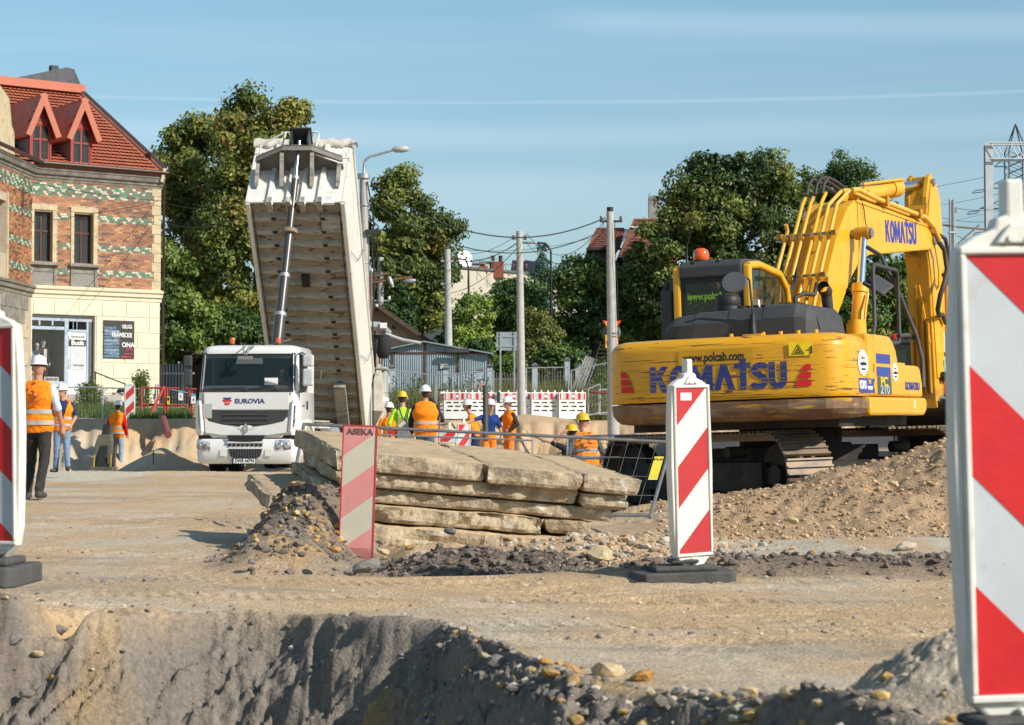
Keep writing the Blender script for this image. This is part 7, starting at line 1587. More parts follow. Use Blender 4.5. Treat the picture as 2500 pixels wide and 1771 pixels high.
for l in(mid-.5,mid+.47):bu.prism([(5.25,1.38),(5.95,1.08),(6.2,.75),(6.15,.40),(5.85,.14),(5.45,.08),(5.05,.22),(5.14,.7)],l,l+.03)
bu.build('bucket',m_undr,ex)
for l in(mid-.2,mid+.15):MB(FBm).prism([(5.2,1.36),(5.4,1.45),(5.9,1.22),(6.0,1.0),(5.9,1.06),(5.4,1.25)],l,l+.05).build('bucket_ear',MT['steel'],ex)
for k in range(5):MB(FBm).prism([(5.10,.20),(5.06,.30),(4.84,.36)],mid-.48+k*.22,mid-.40+k*.22).build('bucket_tooth',MT['steel'],ex)
# rails and mirror on the right front
def ut(pts,r,m,name,n=7):return MB(TU).tube(pts,r,n).build(name,m,ex)
ut([(1.15,-.30,2.04),(1.15,-.30,2.10),(1.15,-.22,2.2),(1.15,-.22,2.86),(1.15,-.16,2.92),(1.15,.95,2.92),(1.15,1.02,2.86),(1.15,1.02,2.10),(1.15,.95,2.02),(1.15,.2,1.98),(1.15,.1,1.76)],.026,m_hood,'handrail')
ut([(1.15,.95,2.10),(1.2,1.25,2.12),(1.25,1.35,2.08)],.03,m_hood,'handrail_bar')
ut([(.75,1.15,3.25),(.95,1.05,3.12),(1.05,1.0,2.9),(1.15,1.15,2.6),(1.3,1.3,2.1),(1.35,1.35,1.8),(1.36,1.3,1.6),(1.38,1.2,1.45)],.028,m_hood,'bent_rail')
MB(TU).box((1.1,.22,2.70),(.30,.30,.05),Matrix.Rotation(R(35),3,'Y')@Matrix.Rotation(R(30),3,'X')).build('square_mirror',m_hood,ex,bev=.02)
ut([(1.15,-.2,2.62),(1.1,.0,2.62),(1.05,.15,2.74)],.012,m_hood,'mirror_bar');MB(TU).cyl((1.02,.15,2.72),(1.02,.18,2.80),.06,n=12).build('work_lamp',MT['black'],ex)
MB(TU).cyl((.95,-.32,2.0),(.95,-.32,2.22),.12,n=18).cyl((.95,-.32,2.22),(.95,-.32,2.26),.10,n=18).build('filler_neck',m_yel,ex)
MB(TU).b2((.42,-1.30,2.04),(.85,-.8,2.16)).build('valve_cover',m_brpaint,ex)
MB(TU).tube([(1.2,.15,1.78),(1.2,.15,1.82),(1.2,.6,1.82),(1.2,.6,1.78)],.012,5).build('grab_bar',m_hood,ex)
# undercarriage
def stad(s,L=3.35,r=.40):
    "point and tangent angle along the track loop (y, z)"
    per=2*L+2*math.pi*r;s=s%per
    if s<L:return(-L/2+s,2*r,0)
    s-=L
    if s<math.pi*r:a=s/r;return(L/2+r*math.sin(a),r+r*math.cos(a),-a)
    s-=math.pi*r
    if s<L:return(L/2-s,0,-math.pi)
    s-=L;a=s/r;return(-L/2-r*math.sin(a),r-r*math.cos(a),-math.pi-a)
TR=.42;TL=3.30;per=2*TL+2*math.pi*TR;NS=48;pitch=per/NS
sh_b=MB();sh_b.b2((-.30,-pitch*.48,0),(.30,pitch*.48,.018))
for d in(-.42,0,.42):sh_b.b2((-.30,d*pitch-.010,.0185),(.30,d*pitch+.010,.045))
sh_b.b2((-.10,-pitch*.55,-.07),(-.055,pitch*.45,-.002)).b2((.055,-pitch*.55,-.07),(.10,pitch*.45,-.002))
shoe0=sh_b.build('track_shoe',m_track,ex);first=True
for sd_ in(-1,1):
    for k in range(NS):
        y_,z_,a=stad(k*pitch,TL,TR);n_=Vector((0,-math.sin(a),math.cos(a)))
        M_=TT_@Matrix.Translation((sd_*1.17,y_,z_+.06))@Matrix.Rotation(a,4,'X')@Matrix.Translation((0,0,.035))
        o=shoe0 if first else shoe0.copy();first=False
        if o is not shoe0:COL.objects.link(o)
        o.parent=ex;o.matrix_local=M_
    b=MB(TT_);cx=sd_*1.17
    b.b2((cx-.2,-1.45,.30),(cx+.2,1.45,.62));b.b2((cx-.14,-1.7,.38),(cx+.14,1.7,.56));b.build('track_frame',m_undr,ex)
    for y_ in(-TL/2,TL/2):MB(TT_).cyl((cx-.09,y_,.48),(cx+.09,y_,.48),.36,n=20).cyl((cx-.16,y_,.48),(cx+.16,y_,.48),.12,n=14).build('idler_wheel',m_undr,ex)
    for k in range(8):MB(TT_).cyl((cx-.14,-1.3+k*.37,.22),(cx+.14,-1.3+k*.37,.22),.13,n=12).build('track_roller',m_undr,ex)
    for y_ in(-.6,.6):MB(TT_).cyl((cx-.12,y_,.74),(cx+.12,y_,.74),.07,n=12).build('carrier_roller',m_undr,ex)
b=MB(TT_);b.b2((-.9,-.55,.45),(.9,.55,.78));b.prism([(-1.2,.62),(-.6,1.2),(.6,1.2),(1.2,.62),(1.2,-.62),(.6,-1.2),(-.6,-1.2),(-1.2,-.62)],.42,.60);b.build('carbody',m_undr,ex)
MB(TT_).cyl((0,0,.7),(0,0,1.02),.62,n=32).build('swing_ring',m_undr,ex)
# ---------------------------------------------------------------- broken concrete slabs
m_slab=mat('broken_concrete',(.41,.33,.225),.92,0,.30,9,col2=(.62,.57,.48),thr=(.56,.64),scale2=5,bump=1.0,bscale=26,bdist=.02,spec=.15,streak=((.24,.20,.16),2.2,None,.50,.66))
m_slabtop=mat('dusty_concrete_top',(.46,.345,.215),.95,0,.14,4,col2=(.36,.29,.21),thr=(.5,.75),scale2=2.2,bump=.8,bscale=22,bdist=.015,spec=.12)
def slab(label,x0,x1,y0,y1,z1,th,seed,F,skewr=0.,chip=.042,crack=None):
    nx=max(6,int((x1-x0)/.026));ny=max(6,int((y1-y0)/.05));V=[];F_=[];MI=[]
    gx=np.linspace(x0,x1,nx);gy=np.linspace(y0,y1,ny)
    def h2(x,y,s):return float(vnoise(np.array([x]),np.array([y]),s)[0])
    A,B_=np.meshgrid(gx,gy);ex_=(fbm(A*2.3+seed,B_*2.3,4,seed)-.5);zt=.025*ex_+.014*(fbm(A*14,B_*14,3,seed+3)-.5)
    lev=[(0,.0),(.05,.008),(.25,.008),(.5,.004),(.75,.002),(.92,-.010),(1,-.024)]
    border=[(i,0)for i in range(nx)]+[(nx-1,j)for j in range(1,ny)]+[(i,ny-1)for i in range(nx-2,-1,-1)]+[(0,j)for j in range(ny-2,0,-1)]
    cx,cy=(x0+x1)/2,(y0+y1)/2
    def wob(x,y,lv):
        s_=x*1.0+y*1.0
        big=fbm(np.array([s_*2.2+seed]),np.array([lv*.6+seed*2.]),3,seed)[0]-.5;fine=fbm(np.array([s_*11.0]),np.array([lv*1.1+seed]),4,seed+9,.6)[0]-.5
        nt_=max(0,fbm(np.array([s_*3.1]),np.array([lv*.9+seed]),2,seed+5)[0]-.55)
        return chip*(.9*big+1.4*fine)-chip*4.0*nt_
    # top grid (inset at the border)
    for j in range(ny):
        for i in range(nx):
            x,y=gx[i],gy[j];z=zt[j,i]
            e=min(i,nx-1-i,99)*(x1-x0)/nx;e2=min(j,ny-1-j)*(y1-y0)/ny;em=min(e,e2)
            z-=.016*max(0,1-em/.07)**2
            if i in(0,nx-1)or j in(0,ny-1):
                o_=wob(x,y,0)-.016;dx=(-1 if i==0 else 1 if i==nx-1 else 0);dy=(-1 if j==0 else 1 if j==ny-1 else 0);x+=dx*o_;y+=dy*o_
            if crack and abs(i-crack-2*math.sin(j*.9))<.7:z-=.05
            V.append((x+skewr*(y-y0),y,z1+z))
    for j in range(ny-1):
        for i in range(nx-1):a=j*nx+i;F_.append((a,a+1,a+nx+1,a+nx));MI.append(1)
    prev=[j*nx+i for i,j in border];nb=len(border)
    for lv,rd in lev[1:]:
        cur=[]
        for i,j in border:
            x,y=gx[i],gy[j];o_=wob(x,y,lv)+rd
            dx=(-1 if i==0 else 1 if i==nx-1 else 0);dy=(-1 if j==0 else 1 if j==ny-1 else 0)
            cur.append(len(V));V.append((x+dx*o_+skewr*(y-y0),y+dy*o_,z1-lv*th+.4*zt[j,i]*(1-lv)))
        for k in range(nb):k2=(k+1)%nb;F_.append((prev[k2],prev[k],cur[k],cur[k2]));MI.append(0)
        prev=cur
    c=len(V);V.append((cx,cy,z1-th));me_f=[(prev[(k+1)%nb],prev[k],c)for k in range(nb)]
    me=bpy.data.meshes.new('concrete_block');me.from_pydata([tuple(F@Vector(v))for v in V],[],F_+me_f);me.materials.append(m_slab);me.materials.append(m_slabtop)
    me.polygons.foreach_set('material_index',MI+[0]*nb);me.polygons.foreach_set('use_smooth',[m_==1 for m_ in MI]+[False]*nb);me.update()
    o=bpy.data.objects.new('concrete_block',me);COL.objects.link(o);return tag(o,label,'concrete slab','broken concrete slabs stacked in the middle of the site')
SO=Vector((X(838,15.6),15.6,.755));sx_=Vector((.968,.245,-.088));sy_=Vector((-.245,.968,.085))
FS=frame(SO,sx_,sy_)
slab('topmost slab at the left end of the stack, jutting out towards the truck',-.05,1.13,0,2.05,0,.150,1,FS,-.02)
slab('middle slab of the three in the top layer, below the long crack',1.15,1.90,-.02,2.0,-.012,.145,2,FS)
slab('topmost slab at the right end of the stack, nearest the fence',1.915,2.36,-.03,1.9,-.02,.135,3,FS)
slab('long slab directly under the top layer',-.02,1.90,.06,1.98,-.155,.115,4,FS,chip=.04)
slab('short grey slab at the right end of the second layer',1.93,2.32,.02,1.8,-.165,.12,5,FS)
slab('longest slab, third from the top, in the shade of the ones above',-.09,2.22,.12,2.0,-.285,.105,6,FS,chip=.035)
slab('cracked ochre slab fourth from the top',.12,1.66,.06,1.85,-.40,.130,7,FS,chip=.07)
slab('small brown block at the right end of the fourth layer',1.70,2.06,.12,1.7,-.40,.115,8,FS)
slab('lowest thick yellowish slab resting on dark earth',.10,2.02,.0,1.9,-.545,.185,9,FS,chip=.06)
slab('flat slab lying low at the left end behind the rubble heap',-.50,.10,.25,1.9,-.40,.13,10,frame(SO+Vector((-.02,.0,.03)),(.968,.245,-.02),sy_))
# ---------------------------------------------------------------- beacon boards
m_red=mat('board_red',(.58,.018,.022),.38,0,.10,6,bump=.15,bscale=18,col2=(.50,.05,.05),thr=(.6,.8),scale2=3)
m_wht=mat('board_white',(.50,.53,.55),.38,0,.07,4,col2=(.42,.38,.31),thr=(.60,.74),scale2=7,streak=((.22,.16,.10),26,None,.72,.76),bump=.1,bscale=12)
m_hous=mat('board_housing',(.70,.67,.60),.45,0,.06,5,col2=(.42,.32,.20),thr=(.58,.76),scale2=6,streak=((.25,.19,.12),22,None,.70,.76))
m_foot=mat('recycled_rubber_foot',(.075,.073,.07),.85,0,.25,9,bump=.5,bscale=50)
def clip(poly,x0,x1,z0,z1):
    def cl_(p,f,g):
        o=[]
        for i in range(len(p)):
            a,b=p[i],p[(i+1)%len(p)];fa,fb=f(a),f(b)
            if fa>=0:o.append(a)
            if fa*fb<0:t=fa/(fa-fb);o.append((a[0]+(b[0]-a[0])*t,a[1]+(b[1]-a[1])*t))
        return o
    for f in(lambda p:p[0]-x0,lambda p:x1-p[0],lambda p:p[1]-z0,lambda p:z1-p[1]):
        if len(poly)>=3:poly=cl_(poly,f,None)
    return poly
def stripes(parent,x0,x1,z0,z1,y,slope,period,phase,mr_,mw_,t=.0025,edge=True):
    MB(Matrix.Translation((0,y,0))).prism([(x0,z0),(x1,z0),(x1,z1),(x0,z1)],0,t,XZ).build('white_face',mw_,parent)
    k=-8
    while k<12:
        za=phase+k*period;w_=x1-x0
        p=clip([(x0,za),(x1,za+slope*w_),(x1,za+slope*w_+period/2),(x0,za+period/2)],x0+.001,x1-.001,z0+.001,z1-.001)
        if len(p)>=3:MB(Matrix.Translation((0,y-t-.0005,0))).prism(p,0,.0012,XZ).build('red_stripe',mr_,parent)
        k+=1
def board(label,loc,rz,slope,phase,base=True,tilt=0,tall=1.0,group='red and white beacon boards',sticker=False,foot_rz=.0,lean=0,z0=.13,mr_=None,mw_=None):
    t=thing('beacon_board',label,'beacon board',loc,rot=(tilt,lean,rz),group=group);H=tall
    side_=[(.03,.0),(.035,.03),(.075,.045),(.132,.10),(.150,.18),(.158,.35),(.165,.62),(.160,.9),(.148,1.08),(.143,1.135),(.10,1.162),(.052,1.18),(.046,1.205),(.022,1.212),(.021,1.295)]
    s2=[(x,z0-.10+z*H)for x,z in side_];poly=s2+[(-x,z)for x,z in s2[::-1]]
    MB(Matrix.Translation((0,.035,0))).prism(poly,0,.055,XZ).build('housing',m_hous,t,bev=.008)
    zb,zt_=z0+.02,z0+.02+1.0*H
    rim=MB()
    for a,c in(((-.142,zb-.018),(.142,zb)),((-.142,zt_),(.142,zt_+.018)),((-.142,zb+.0005),(-.126,zt_-.0005)),((.126,zb+.0005),(.142,zt_-.0005))):rim.b2((a[0],-.036,a[1]),(c[0],-.019,c[1]))
    rim.build('rim',m_hous,t,bev=.004,seg=1)
    for s_ in(-1,1):MB().tube([(s_*.135,-.012,zb+.02),(s_*.150,-.012,zb+.3),(s_*.156,-.012,zb+.55),(s_*.150,-.012,zb+.82),(s_*.14,-.012,zt_-.02)],.010,6).build('bead',m_hous,t)
    stripes(t,-.125,.125,zb,zt_,-.0205,slope,.5*H,phase,mr_ or m_red,mw_ or m_wht)
    MB().prism([(-.055,zt_+.025),(.055,zt_+.025),(.045,zt_+.04),(.02,zt_+.07),(-.02,zt_+.07),(-.045,zt_+.04)],.022,.040,XZ).build('lamp_clip',m_hous,t,bev=.004)
    for x_ in(-.022,.022):
        for z_ in(zt_+.036,zb-.04):MB().cyl((x_,-.046,z_),(x_,-.030,z_),.008,n=8).build('rivet',m_hous,t)
    MB().prism([(-.035,zb-.03),(.035,zb-.03),(.025,zb-.07),(.025,z0-.11),(-.025,z0-.11),(-.025,zb-.07)],.022,.044,XZ).build('foot_clip',m_hous,t,bev=.004)
    if sticker:MB().b2((-.085,-.0262,zt_-.075),(.0,-.0245,zt_-.03)).build('sticker',mw,t)
    if base:
        b=MB(Matrix.Rotation(foot_rz,4,'Z')@Matrix.Translation((-.06,0,-.015))@Matrix.Diagonal((.88,1,1,1)));b.prism([(-.34,-.14),(-.30,-.18),(.30,-.18),(.34,-.14),(.34,.14),(.30,.18),(-.30,.18),(-.34,.14)],-.04,.055);b.b2((-.22,-.12,.0555),(.22,.12,.09));b.b2((-.10,-.07,.1005),(.10,.07,.125));b.build('rubber_foot',m_foot,t,bev=.018)
    return t
def zg(px,Y):return TZ(X(px,Y),Y)
Y_=12.45;x_=X(1690,Y_)
board('middle board between the slabs and the excavator, sticker at its top',(x_,Y_,.01),R(36),.97,-.089,sticker=True,foot_rz=R(-28),z0=.125,lean=R(-1.5),mr_=mat('board_dull_red',(.42,.03,.035),.4,0,.12,5,bump=.2,bscale=10),mw_=mat('board_cream',(.66,.64,.57),.4,0,.05,3,col2=(.48,.32,.10),thr=(.68,.78),scale2=7,stretch2=(3,3,.5)))
Y_=4.70;board('large board filling the right edge of the picture, white housing',(X(2503,Y_),Y_,.115),R(8),-.98,.155,foot_rz=R(10),z0=.135,lean=R(-1.2))
Y_=9.69;board('board cut by the left edge of the picture, facing slightly away',(X(-10,Y_),Y_,.215),R(-22),-.98,.16,foot_rz=R(112),z0=.13,lean=R(-1.2))
Y_=60.6;board('small distant board in front of the cream house wall',(X(316,Y_),Y_,zg(316,Y_)+.0),R(18),1.0,.08,base=False,tall=.92,z0=.06,mr_=_M['board_dull_red'])
Y_=41.;board('board leaning among the workers beside the orange shirt',(X(1128,Y_),Y_,.20),R(30),1.35,.3,base=True,tall=.8,z0=.10,lean=R(2))
# faded pink board of a different make
m_pk=mat('faded_pink',(.66,.25,.24),.45,0,.12,3,col2=(.64,.34,.30),thr=(.45,.7),scale2=2);m_cr=mat('faded_cream',(.56,.51,.41),.45,0,.08,4)
Y_=14.95;t=thing('beacon_board','flat faded pink and cream board marked with dark letters in front of the slabs','beacon board',(X(868,Y_),Y_,-.12),rot=(0,R(1.9),R(-3)),group='red and white beacon boards')
for a,c in(((-.127,.06),(-.119,1.065)),((.119,.06),(.127,1.065)),((-.1185,1.057),(.1185,1.065)),((-.1185,.06),(.1185,.068))):MB().b2((a[0],-.012,a[1]),(c[0],.012,c[1])).build('frame_edge',mat('frame_red',(.50,.035,.04),.45),t)
stripes(t,-.1185,.1185,.0685,1.0565,-.004,.76,.457,-.078,m_pk,m_cr)
MB().b2((-.1185,-.0082,.069),(.1185,-.0070,.17)).build('pink_base',m_pk,t)
MB().b2((-.1184,-.004,.0685),(.1184,.006,1.0565)).build('back_sheet',m_cr,t)
text('ASEKA',.062,Matrix.Translation((0,-.0085,1.015))@XZ,mat('faded_letters',(.16,.07,.07),.6),t,sx=1.05,bold=.002)
MB().prism([(-.33,-.16),(.36,-.16),(.36,.16),(-.33,.16)],-.03,.055).b2((-.12,-.09,.056),(.12,.09,.085)).build('rubber_foot',mat('dusty_foot',(.16,.14,.115),.9,0,.2,9,bump=.4),t,bev=.015)
Y_=39.;t=thing('beacon_board','low small board lying on its side beside the standing red and white board','beacon board',(X(1095,Y_),Y_,.75),rz=R(8),group='red and white beacon boards')
MB().b2((-.19,-.02,0),(.16,.02,.27)).build('housing',m_hous,t,bev=.02);stripes(t,-.16,.13,.03,.22,-.022,1,.40,-.12,m_red,m_wht);MB().b2((.0,-.02,.27),(.05,.02,.40)).build('stub',m_hous,t)
MB().b2((-.15,.0,-.8),(-.10,.04,.0)).b2((.06,.0,-.8),(.11,.04,.0)).build('support',m_hous,t)
# ---------------------------------------------------------------- mobile mesh fences
def mesh_panel(label,bl,br,tr,tl,nv=22,nh=5,r=.019,wr=.004,m=MT['galv'],group='mobile mesh fence panels',cat='fence panel',mid=False,wires=True):
    bl,br,tr,tl=map(Vector,(bl,br,tr,tl));c=(bl+br)/2;t=thing('mesh_fence',label,cat,c,group=group);q_=[p-c for p in(bl,br,tr,tl)]
    for a,b_,n in((q_[3],q_[2],'top_rail'),(q_[0],q_[1],'bottom_rail')):MB().tube([a,b_],r,7).build(n,m,t)
    for a,b_ in((q_[0],q_[3]),(q_[1],q_[2])):MB().tube([a-(b_-a)*.03,b_],r,7).build('upright',m,t)
    if wires:
        b=MB()
        for i in range(1,nv):u=i/nv;b.tube([q_[0].lerp(q_[1],u),q_[3].lerp(q_[2],u)],wr,3,caps=False)
        for i in range(1,nh):u=i/nh;b.tube([q_[0].lerp(q_[3],u),q_[1].lerp(q_[2],u)],wr*1.2,3,caps=False)
        b.build('wire_mesh',m,t,kind='stuff')
    return t
nf=mesh_panel('near fence panel lying back behind the slabs with a yellow plate on it',P(700,1262,17.9),P(1588,1258,17.5),P(1640,1080,19.3),P(742,1036,19.6),26,4,.016,.003,m=MT['steel'])
c=P(1601,1096,19.2)
q1,q2,q3,q4=P(1598,1116,18.85),P(1620,1116,18.85),P(1604,1171,18.3),P(1582,1171,18.3)
pl_=thing('advert_plate','yellow and white plate hanging aslant on the near fence panel','plate',q4)
off=Vector((0,-.03,0));b=MB();pts=[p-q4+off for p in(q4,q3,q2,q1)]
b.add(pts+[p+Vector((0,.008,.004))for p in pts],[(0,1,2,3),(7,6,5,4),(0,4,5,1),(1,5,6,2),(2,6,7,3),(3,7,4,0)]);b.build('panel',mat('plate_yellow',(.72,.55,.04),.5),pl_)
nrm=Vector((0,-.004,-.001));a_,b_,c_,d_=pts;MB().add([p+nrm for p in(a_,b_.lerp(c_,.12),a_.lerp(d_,.42))]+[b_+nrm],[(0,3,1,2)]).build('white_corner',mw,pl_)
text('TLC',.055,frame((c_+d_)/2+(a_-d_)*.12+Vector((0,-.006,0)),c_-d_,d_-a_),mk,pl_,sx=1.1,bold=.002)
# low fences in the middle distance
def zt1(px,Y):return TZ(X(px,Y),Y)
mesh_panel('low fence panel behind the pit to the right of the two yellow helmets',P(1385,1120,33),P(1578,1118,33),P(1578,1062,33),P(1385,1066,33),12,3,.016,.004)
mesh_panel('fence panel lying behind the blue and orange workers',P(930,1110,36),P(1300,1120,35),P(1300,1076,35),P(930,1062,36),20,2,.016,.003)
for a_,b_,l in(((920,900),(1062,917),'far fence panel in front of the left garage door, top rail sagging'),((1066,917),(1205,905),'far fence panel in front of the right garage door'),
 ((1285,899),(1388,897),'far upright fence panel between the picket fence and the slanting one'),((1394,905),(1499,883),'far fence panel with slanting top beside the right concrete pole')):
    z_=1.5;mesh_panel(l,P(a_[0],1012,71.5),P(b_[0],1012,71.5),P(b_[0],b_[1],71.5),P(a_[0],a_[1],71.5),16,5,.022,.003)
for a_,b_,l,bt_ in(((1436,950),(1465,938),'short angled fence panel right of the white barriers',1015),((1462,952),(1515,950),'fence panel with a maroon hose on it, left of the excavator',1010)):
    mesh_panel(l,P(a_[0],bt_,68),P(b_[0],bt_-8,69),P(b_[0],b_[1],69),P(a_[0],a_[1],68),8,3,.02,.003)
tag(MB().tube([P(1440,956,67.8),P(1460,959,67.8),P(1490,960,67.8),P(1512,955,67.8)],.05,6).build('hose',mat('maroon_hose',(.16,.05,.04),.6)),'maroon hose hung over the fence panels beside the excavator','hose')
for a_,b_,l in(((118,946),(250,946),'fence panel between the two workers and the shop steps'),((252,947),(352,950),'fence panel behind the red jacketed worker'),((380,945),(470,962),'fence panel with slanting rails in front of the dark pickets')):
    mesh_panel(l,P(a_[0],1022,61.2),P(b_[0],1023,61.2),P(b_[0],b_[1],61.2),P(a_[0],a_[1],61.2),16,4,.020,.0025)
# ---- white plastic barriers
m_bw=mat('barrier_white',(.80,.80,.79),.5,0,.03,3)
secs=[(1084,1145),(1146,1208),(1210,1296),(1298,1363),(1365,1431)]
def barrier(px0,px1,Ya,Yb,zb,label):
    a=Vector((X(px0,Ya),Ya,zb));c=Vector((X(px1,Yb),Yb,zb));L_=(c-a).length;u=(c-a).normalized()
    t=thing('plastic_barrier',label,'barrier',a,math.atan2(u.y,u.x),'white plastic barriers in front of the picket fence')
    holes=[]
    for j,z_ in enumerate((.30,.44,.57)):
        for k in range(3):x_=L_*(.07+.30*k)+(.06 if j==1 else 0);holes.append((x_,min(x_+L_*.22,L_-.05),z_,z_+.055))
    wall_holes('panel',0,L_-.01,.04,.95,holes,.05,m_bw,t)
    MB().b2((-.0,-.02,.70),(L_-.01,-.001,.93)).build('strip_recess',m_bw,t)
    for k in range(5):
        x_=L_*(.03+.22*k);MB().b2((x_,-.026,.71),(x_+L_*(.10 if k not in(0,4)else.05),-.0205,.92)).build('red_block',m_red,t)
        if k<4:MB().b2((x_+L_*.105,-.025,.71),(x_+L_*.215,-.0205,.92)).build('silver_block',mat('silver_foil',(.50,.52,.54),.4),t)
    MB().b2((L_*.47+.005,-.028,.77),(L_*.57-.005,-.0265,.86)).build('maker_label',mw,t)
    for k in range(4):MB().b2((L_*(.1+.25*k),.005,.95),(L_*(.1+.25*k)+.045,.045,1.02)).build('knob',m_bw,t)
    for x_ in(.1,L_-.25):MB().b2((x_,-.18,0),(x_+.14,.22,.04)).build('foot',MT['black'],t)
    return t
zb=zw(1024,70)+.0
names=['leftmost white barrier section, next to the man on the phone','second white barrier section, behind the orange shirt','middle and widest white barrier section with a jacket hung on it','fourth white barrier section, right of the dark jacket','rightmost white barrier section by the fence panels']
for(a,c),l in zip(secs,names):barrier(a,c,70,70.2 if a!=1084 else 70,TZ(X(a,70),70)-.01 if False else zw(1026,70),l)
barrier(1074,1085,71.2,70,zw(1028,70),'short end barrier turned sideways at the left of the white row')
tag(MB().loft([[P(1212+dx,y,69.85)+Vector((0,d,0))for dx,d in((0,0),(8,-.03),(9,.05),(0,.06))]for dx0,y in((0,958),(0,975),(0,984))],smooth=False).build('jacket',mat('dark_cloth',(.06,.06,.055),.9)),'dark jacket hanging over the top of a white barrier','jacket')
# ---- iron picket fences and posts
m_pick=mat('weathered_picket',(.13,.12,.105),.8,.1,.3,3);m_post=mat('pale_blue_post',(.40,.46,.50),.6,0,.15,3);m_pickd=mat('blue_black_picket',(.04,.055,.075),.6,0,.2)
def pickets(label,px0,px1,Y,ytop,step,m,zbase,rails,w_=.045,gcol=None):
    xa,xb=X(px0,Y),X(px1,Y);t=thing('picket_fence',label,'fence',(xa,Y,zbase));n=int((xb-xa)/step);zt_=zw(ytop,Y)-zbase
    p0=MB().b2((-w_/2,-.012,0),(w_/2,.012,zt_-.05)).prism([(-w_/2,zt_-.05),(w_/2,zt_-.05),(0,zt_)],-.012,.012,Matrix(((1,0,0,0),(0,0,1,0),(0,1,0,0),(0,0,0,1)))).build('picket',m,t)
    for i in range(n):
        o=p0 if i==0 else p0.copy()
        if i:COL.objects.link(o);o.parent=t
        o.location=(i*step,0,.03*math.sin(i*2.3))
    for z_ in rails:MB().b2((0,.014,zw(z_,Y)-zbase-.04),(xb-xa,.05,zw(z_,Y)-zbase+.04)).build('rail',gcol or MT['galv'],t)
    return t
pickets('weathered iron picket fence behind the white barriers',1192,1282,78,909,.105,m_pick,1.4,(926,990))
pickets('low picket fence in front of the metal garage',1106,1170,77,912,.105,m_post,1.4,(922,))
pickets('picket fence left of the garage behind the grey machine',905,955,77,898,.12,m_pickd,1.4,(922,985))
pickets('dark blue picket fence between the corner house and the truck',391,474,84,888,.125,m_pickd,1.6,(912,995),.07)
pickets('short grey picket run behind the yellowish grass at far right',1300,1420,92,880,.14,m_pick,1.4,(900,))
for k,(px,y0,Y,l)in enumerate(((957,890,76.5,'pale square post left of the garage door'),(1088,893,76.5,'pale square post below the garage notice plate'),(1173,898,76.0,'pale square post right of the garage notice, sign on it'),(1196,888,77.5,'pale square post at the right corner of the garage'),
 (1276,898,77,'pale square post at the right end of the iron pickets'),(1306,886,76,'pale square post in the yellowish grass'),(1385,872,80,'pale square post left of the steel ramp, behind'),(1411,878,82,'pale square post behind the steel ramp'))):
    zb_=TZ(X(px,Y),Y)-.1;t=thing('fence_post',l,'post',(X(px,Y),Y,zb_),group='pale square fence posts');h=zw(y0,Y)-zb_
    MB().b2((-.10,-.08,0),(.10,.08,h-.1)).build('post',m_post,t);MB().prism([(-.16,h-.1),(.16,h-.1),(0,h+.0)],-.15,.15,Matrix(((1,0,0,0),(0,0,1,0),(0,1,0,0),(0,0,0,1)))).build('cap',MT['steel'],t)
sg=thing('info_sign','blue and white notice with red lines on the post by the barriers','sign',(X(1175,75.5),75.5,zw(950,75.5)))
MB().b2((-.13,-.01,0),(.13,.01,.27)).build('white_part',mw,sg);MB().b2((-.13,-.01,.272),(.13,.01,.36)).build('blue_part',m_blue,sg)
for k,s_ in enumerate(('UWAGA','TEREN','BUDOWY')):text(s_,.055,Matrix.Translation((0,-.0135,.21-k*.07))@XZ,mr,sg,bold=.002)
text('EUROVIA',.04,Matrix.Translation((0.02,-.0135,.315))@XZ,mw,sg)
for px,y0,y1,l,m_ in((1271,926,945,'small white and blue plate on the picket fence',mw),(946,916,936,'small white and blue plate left of the garage',mw)):
    t=thing('info_sign',l,'sign',(X(px,75),75,zw(y1,75)));MB().b2((-.07,-.01,0),(.07,.01,.24)).build('plate',m_,t);MB().b2((-.07,-.012,.242),(.07,.01,.30)).build('blue_band',mat('light_blue',(.12,.35,.50),.5),t);MB().b2((-.012,-.0135,.04),(.012,-.0102,.18)).build('numeral',m_blue,t)
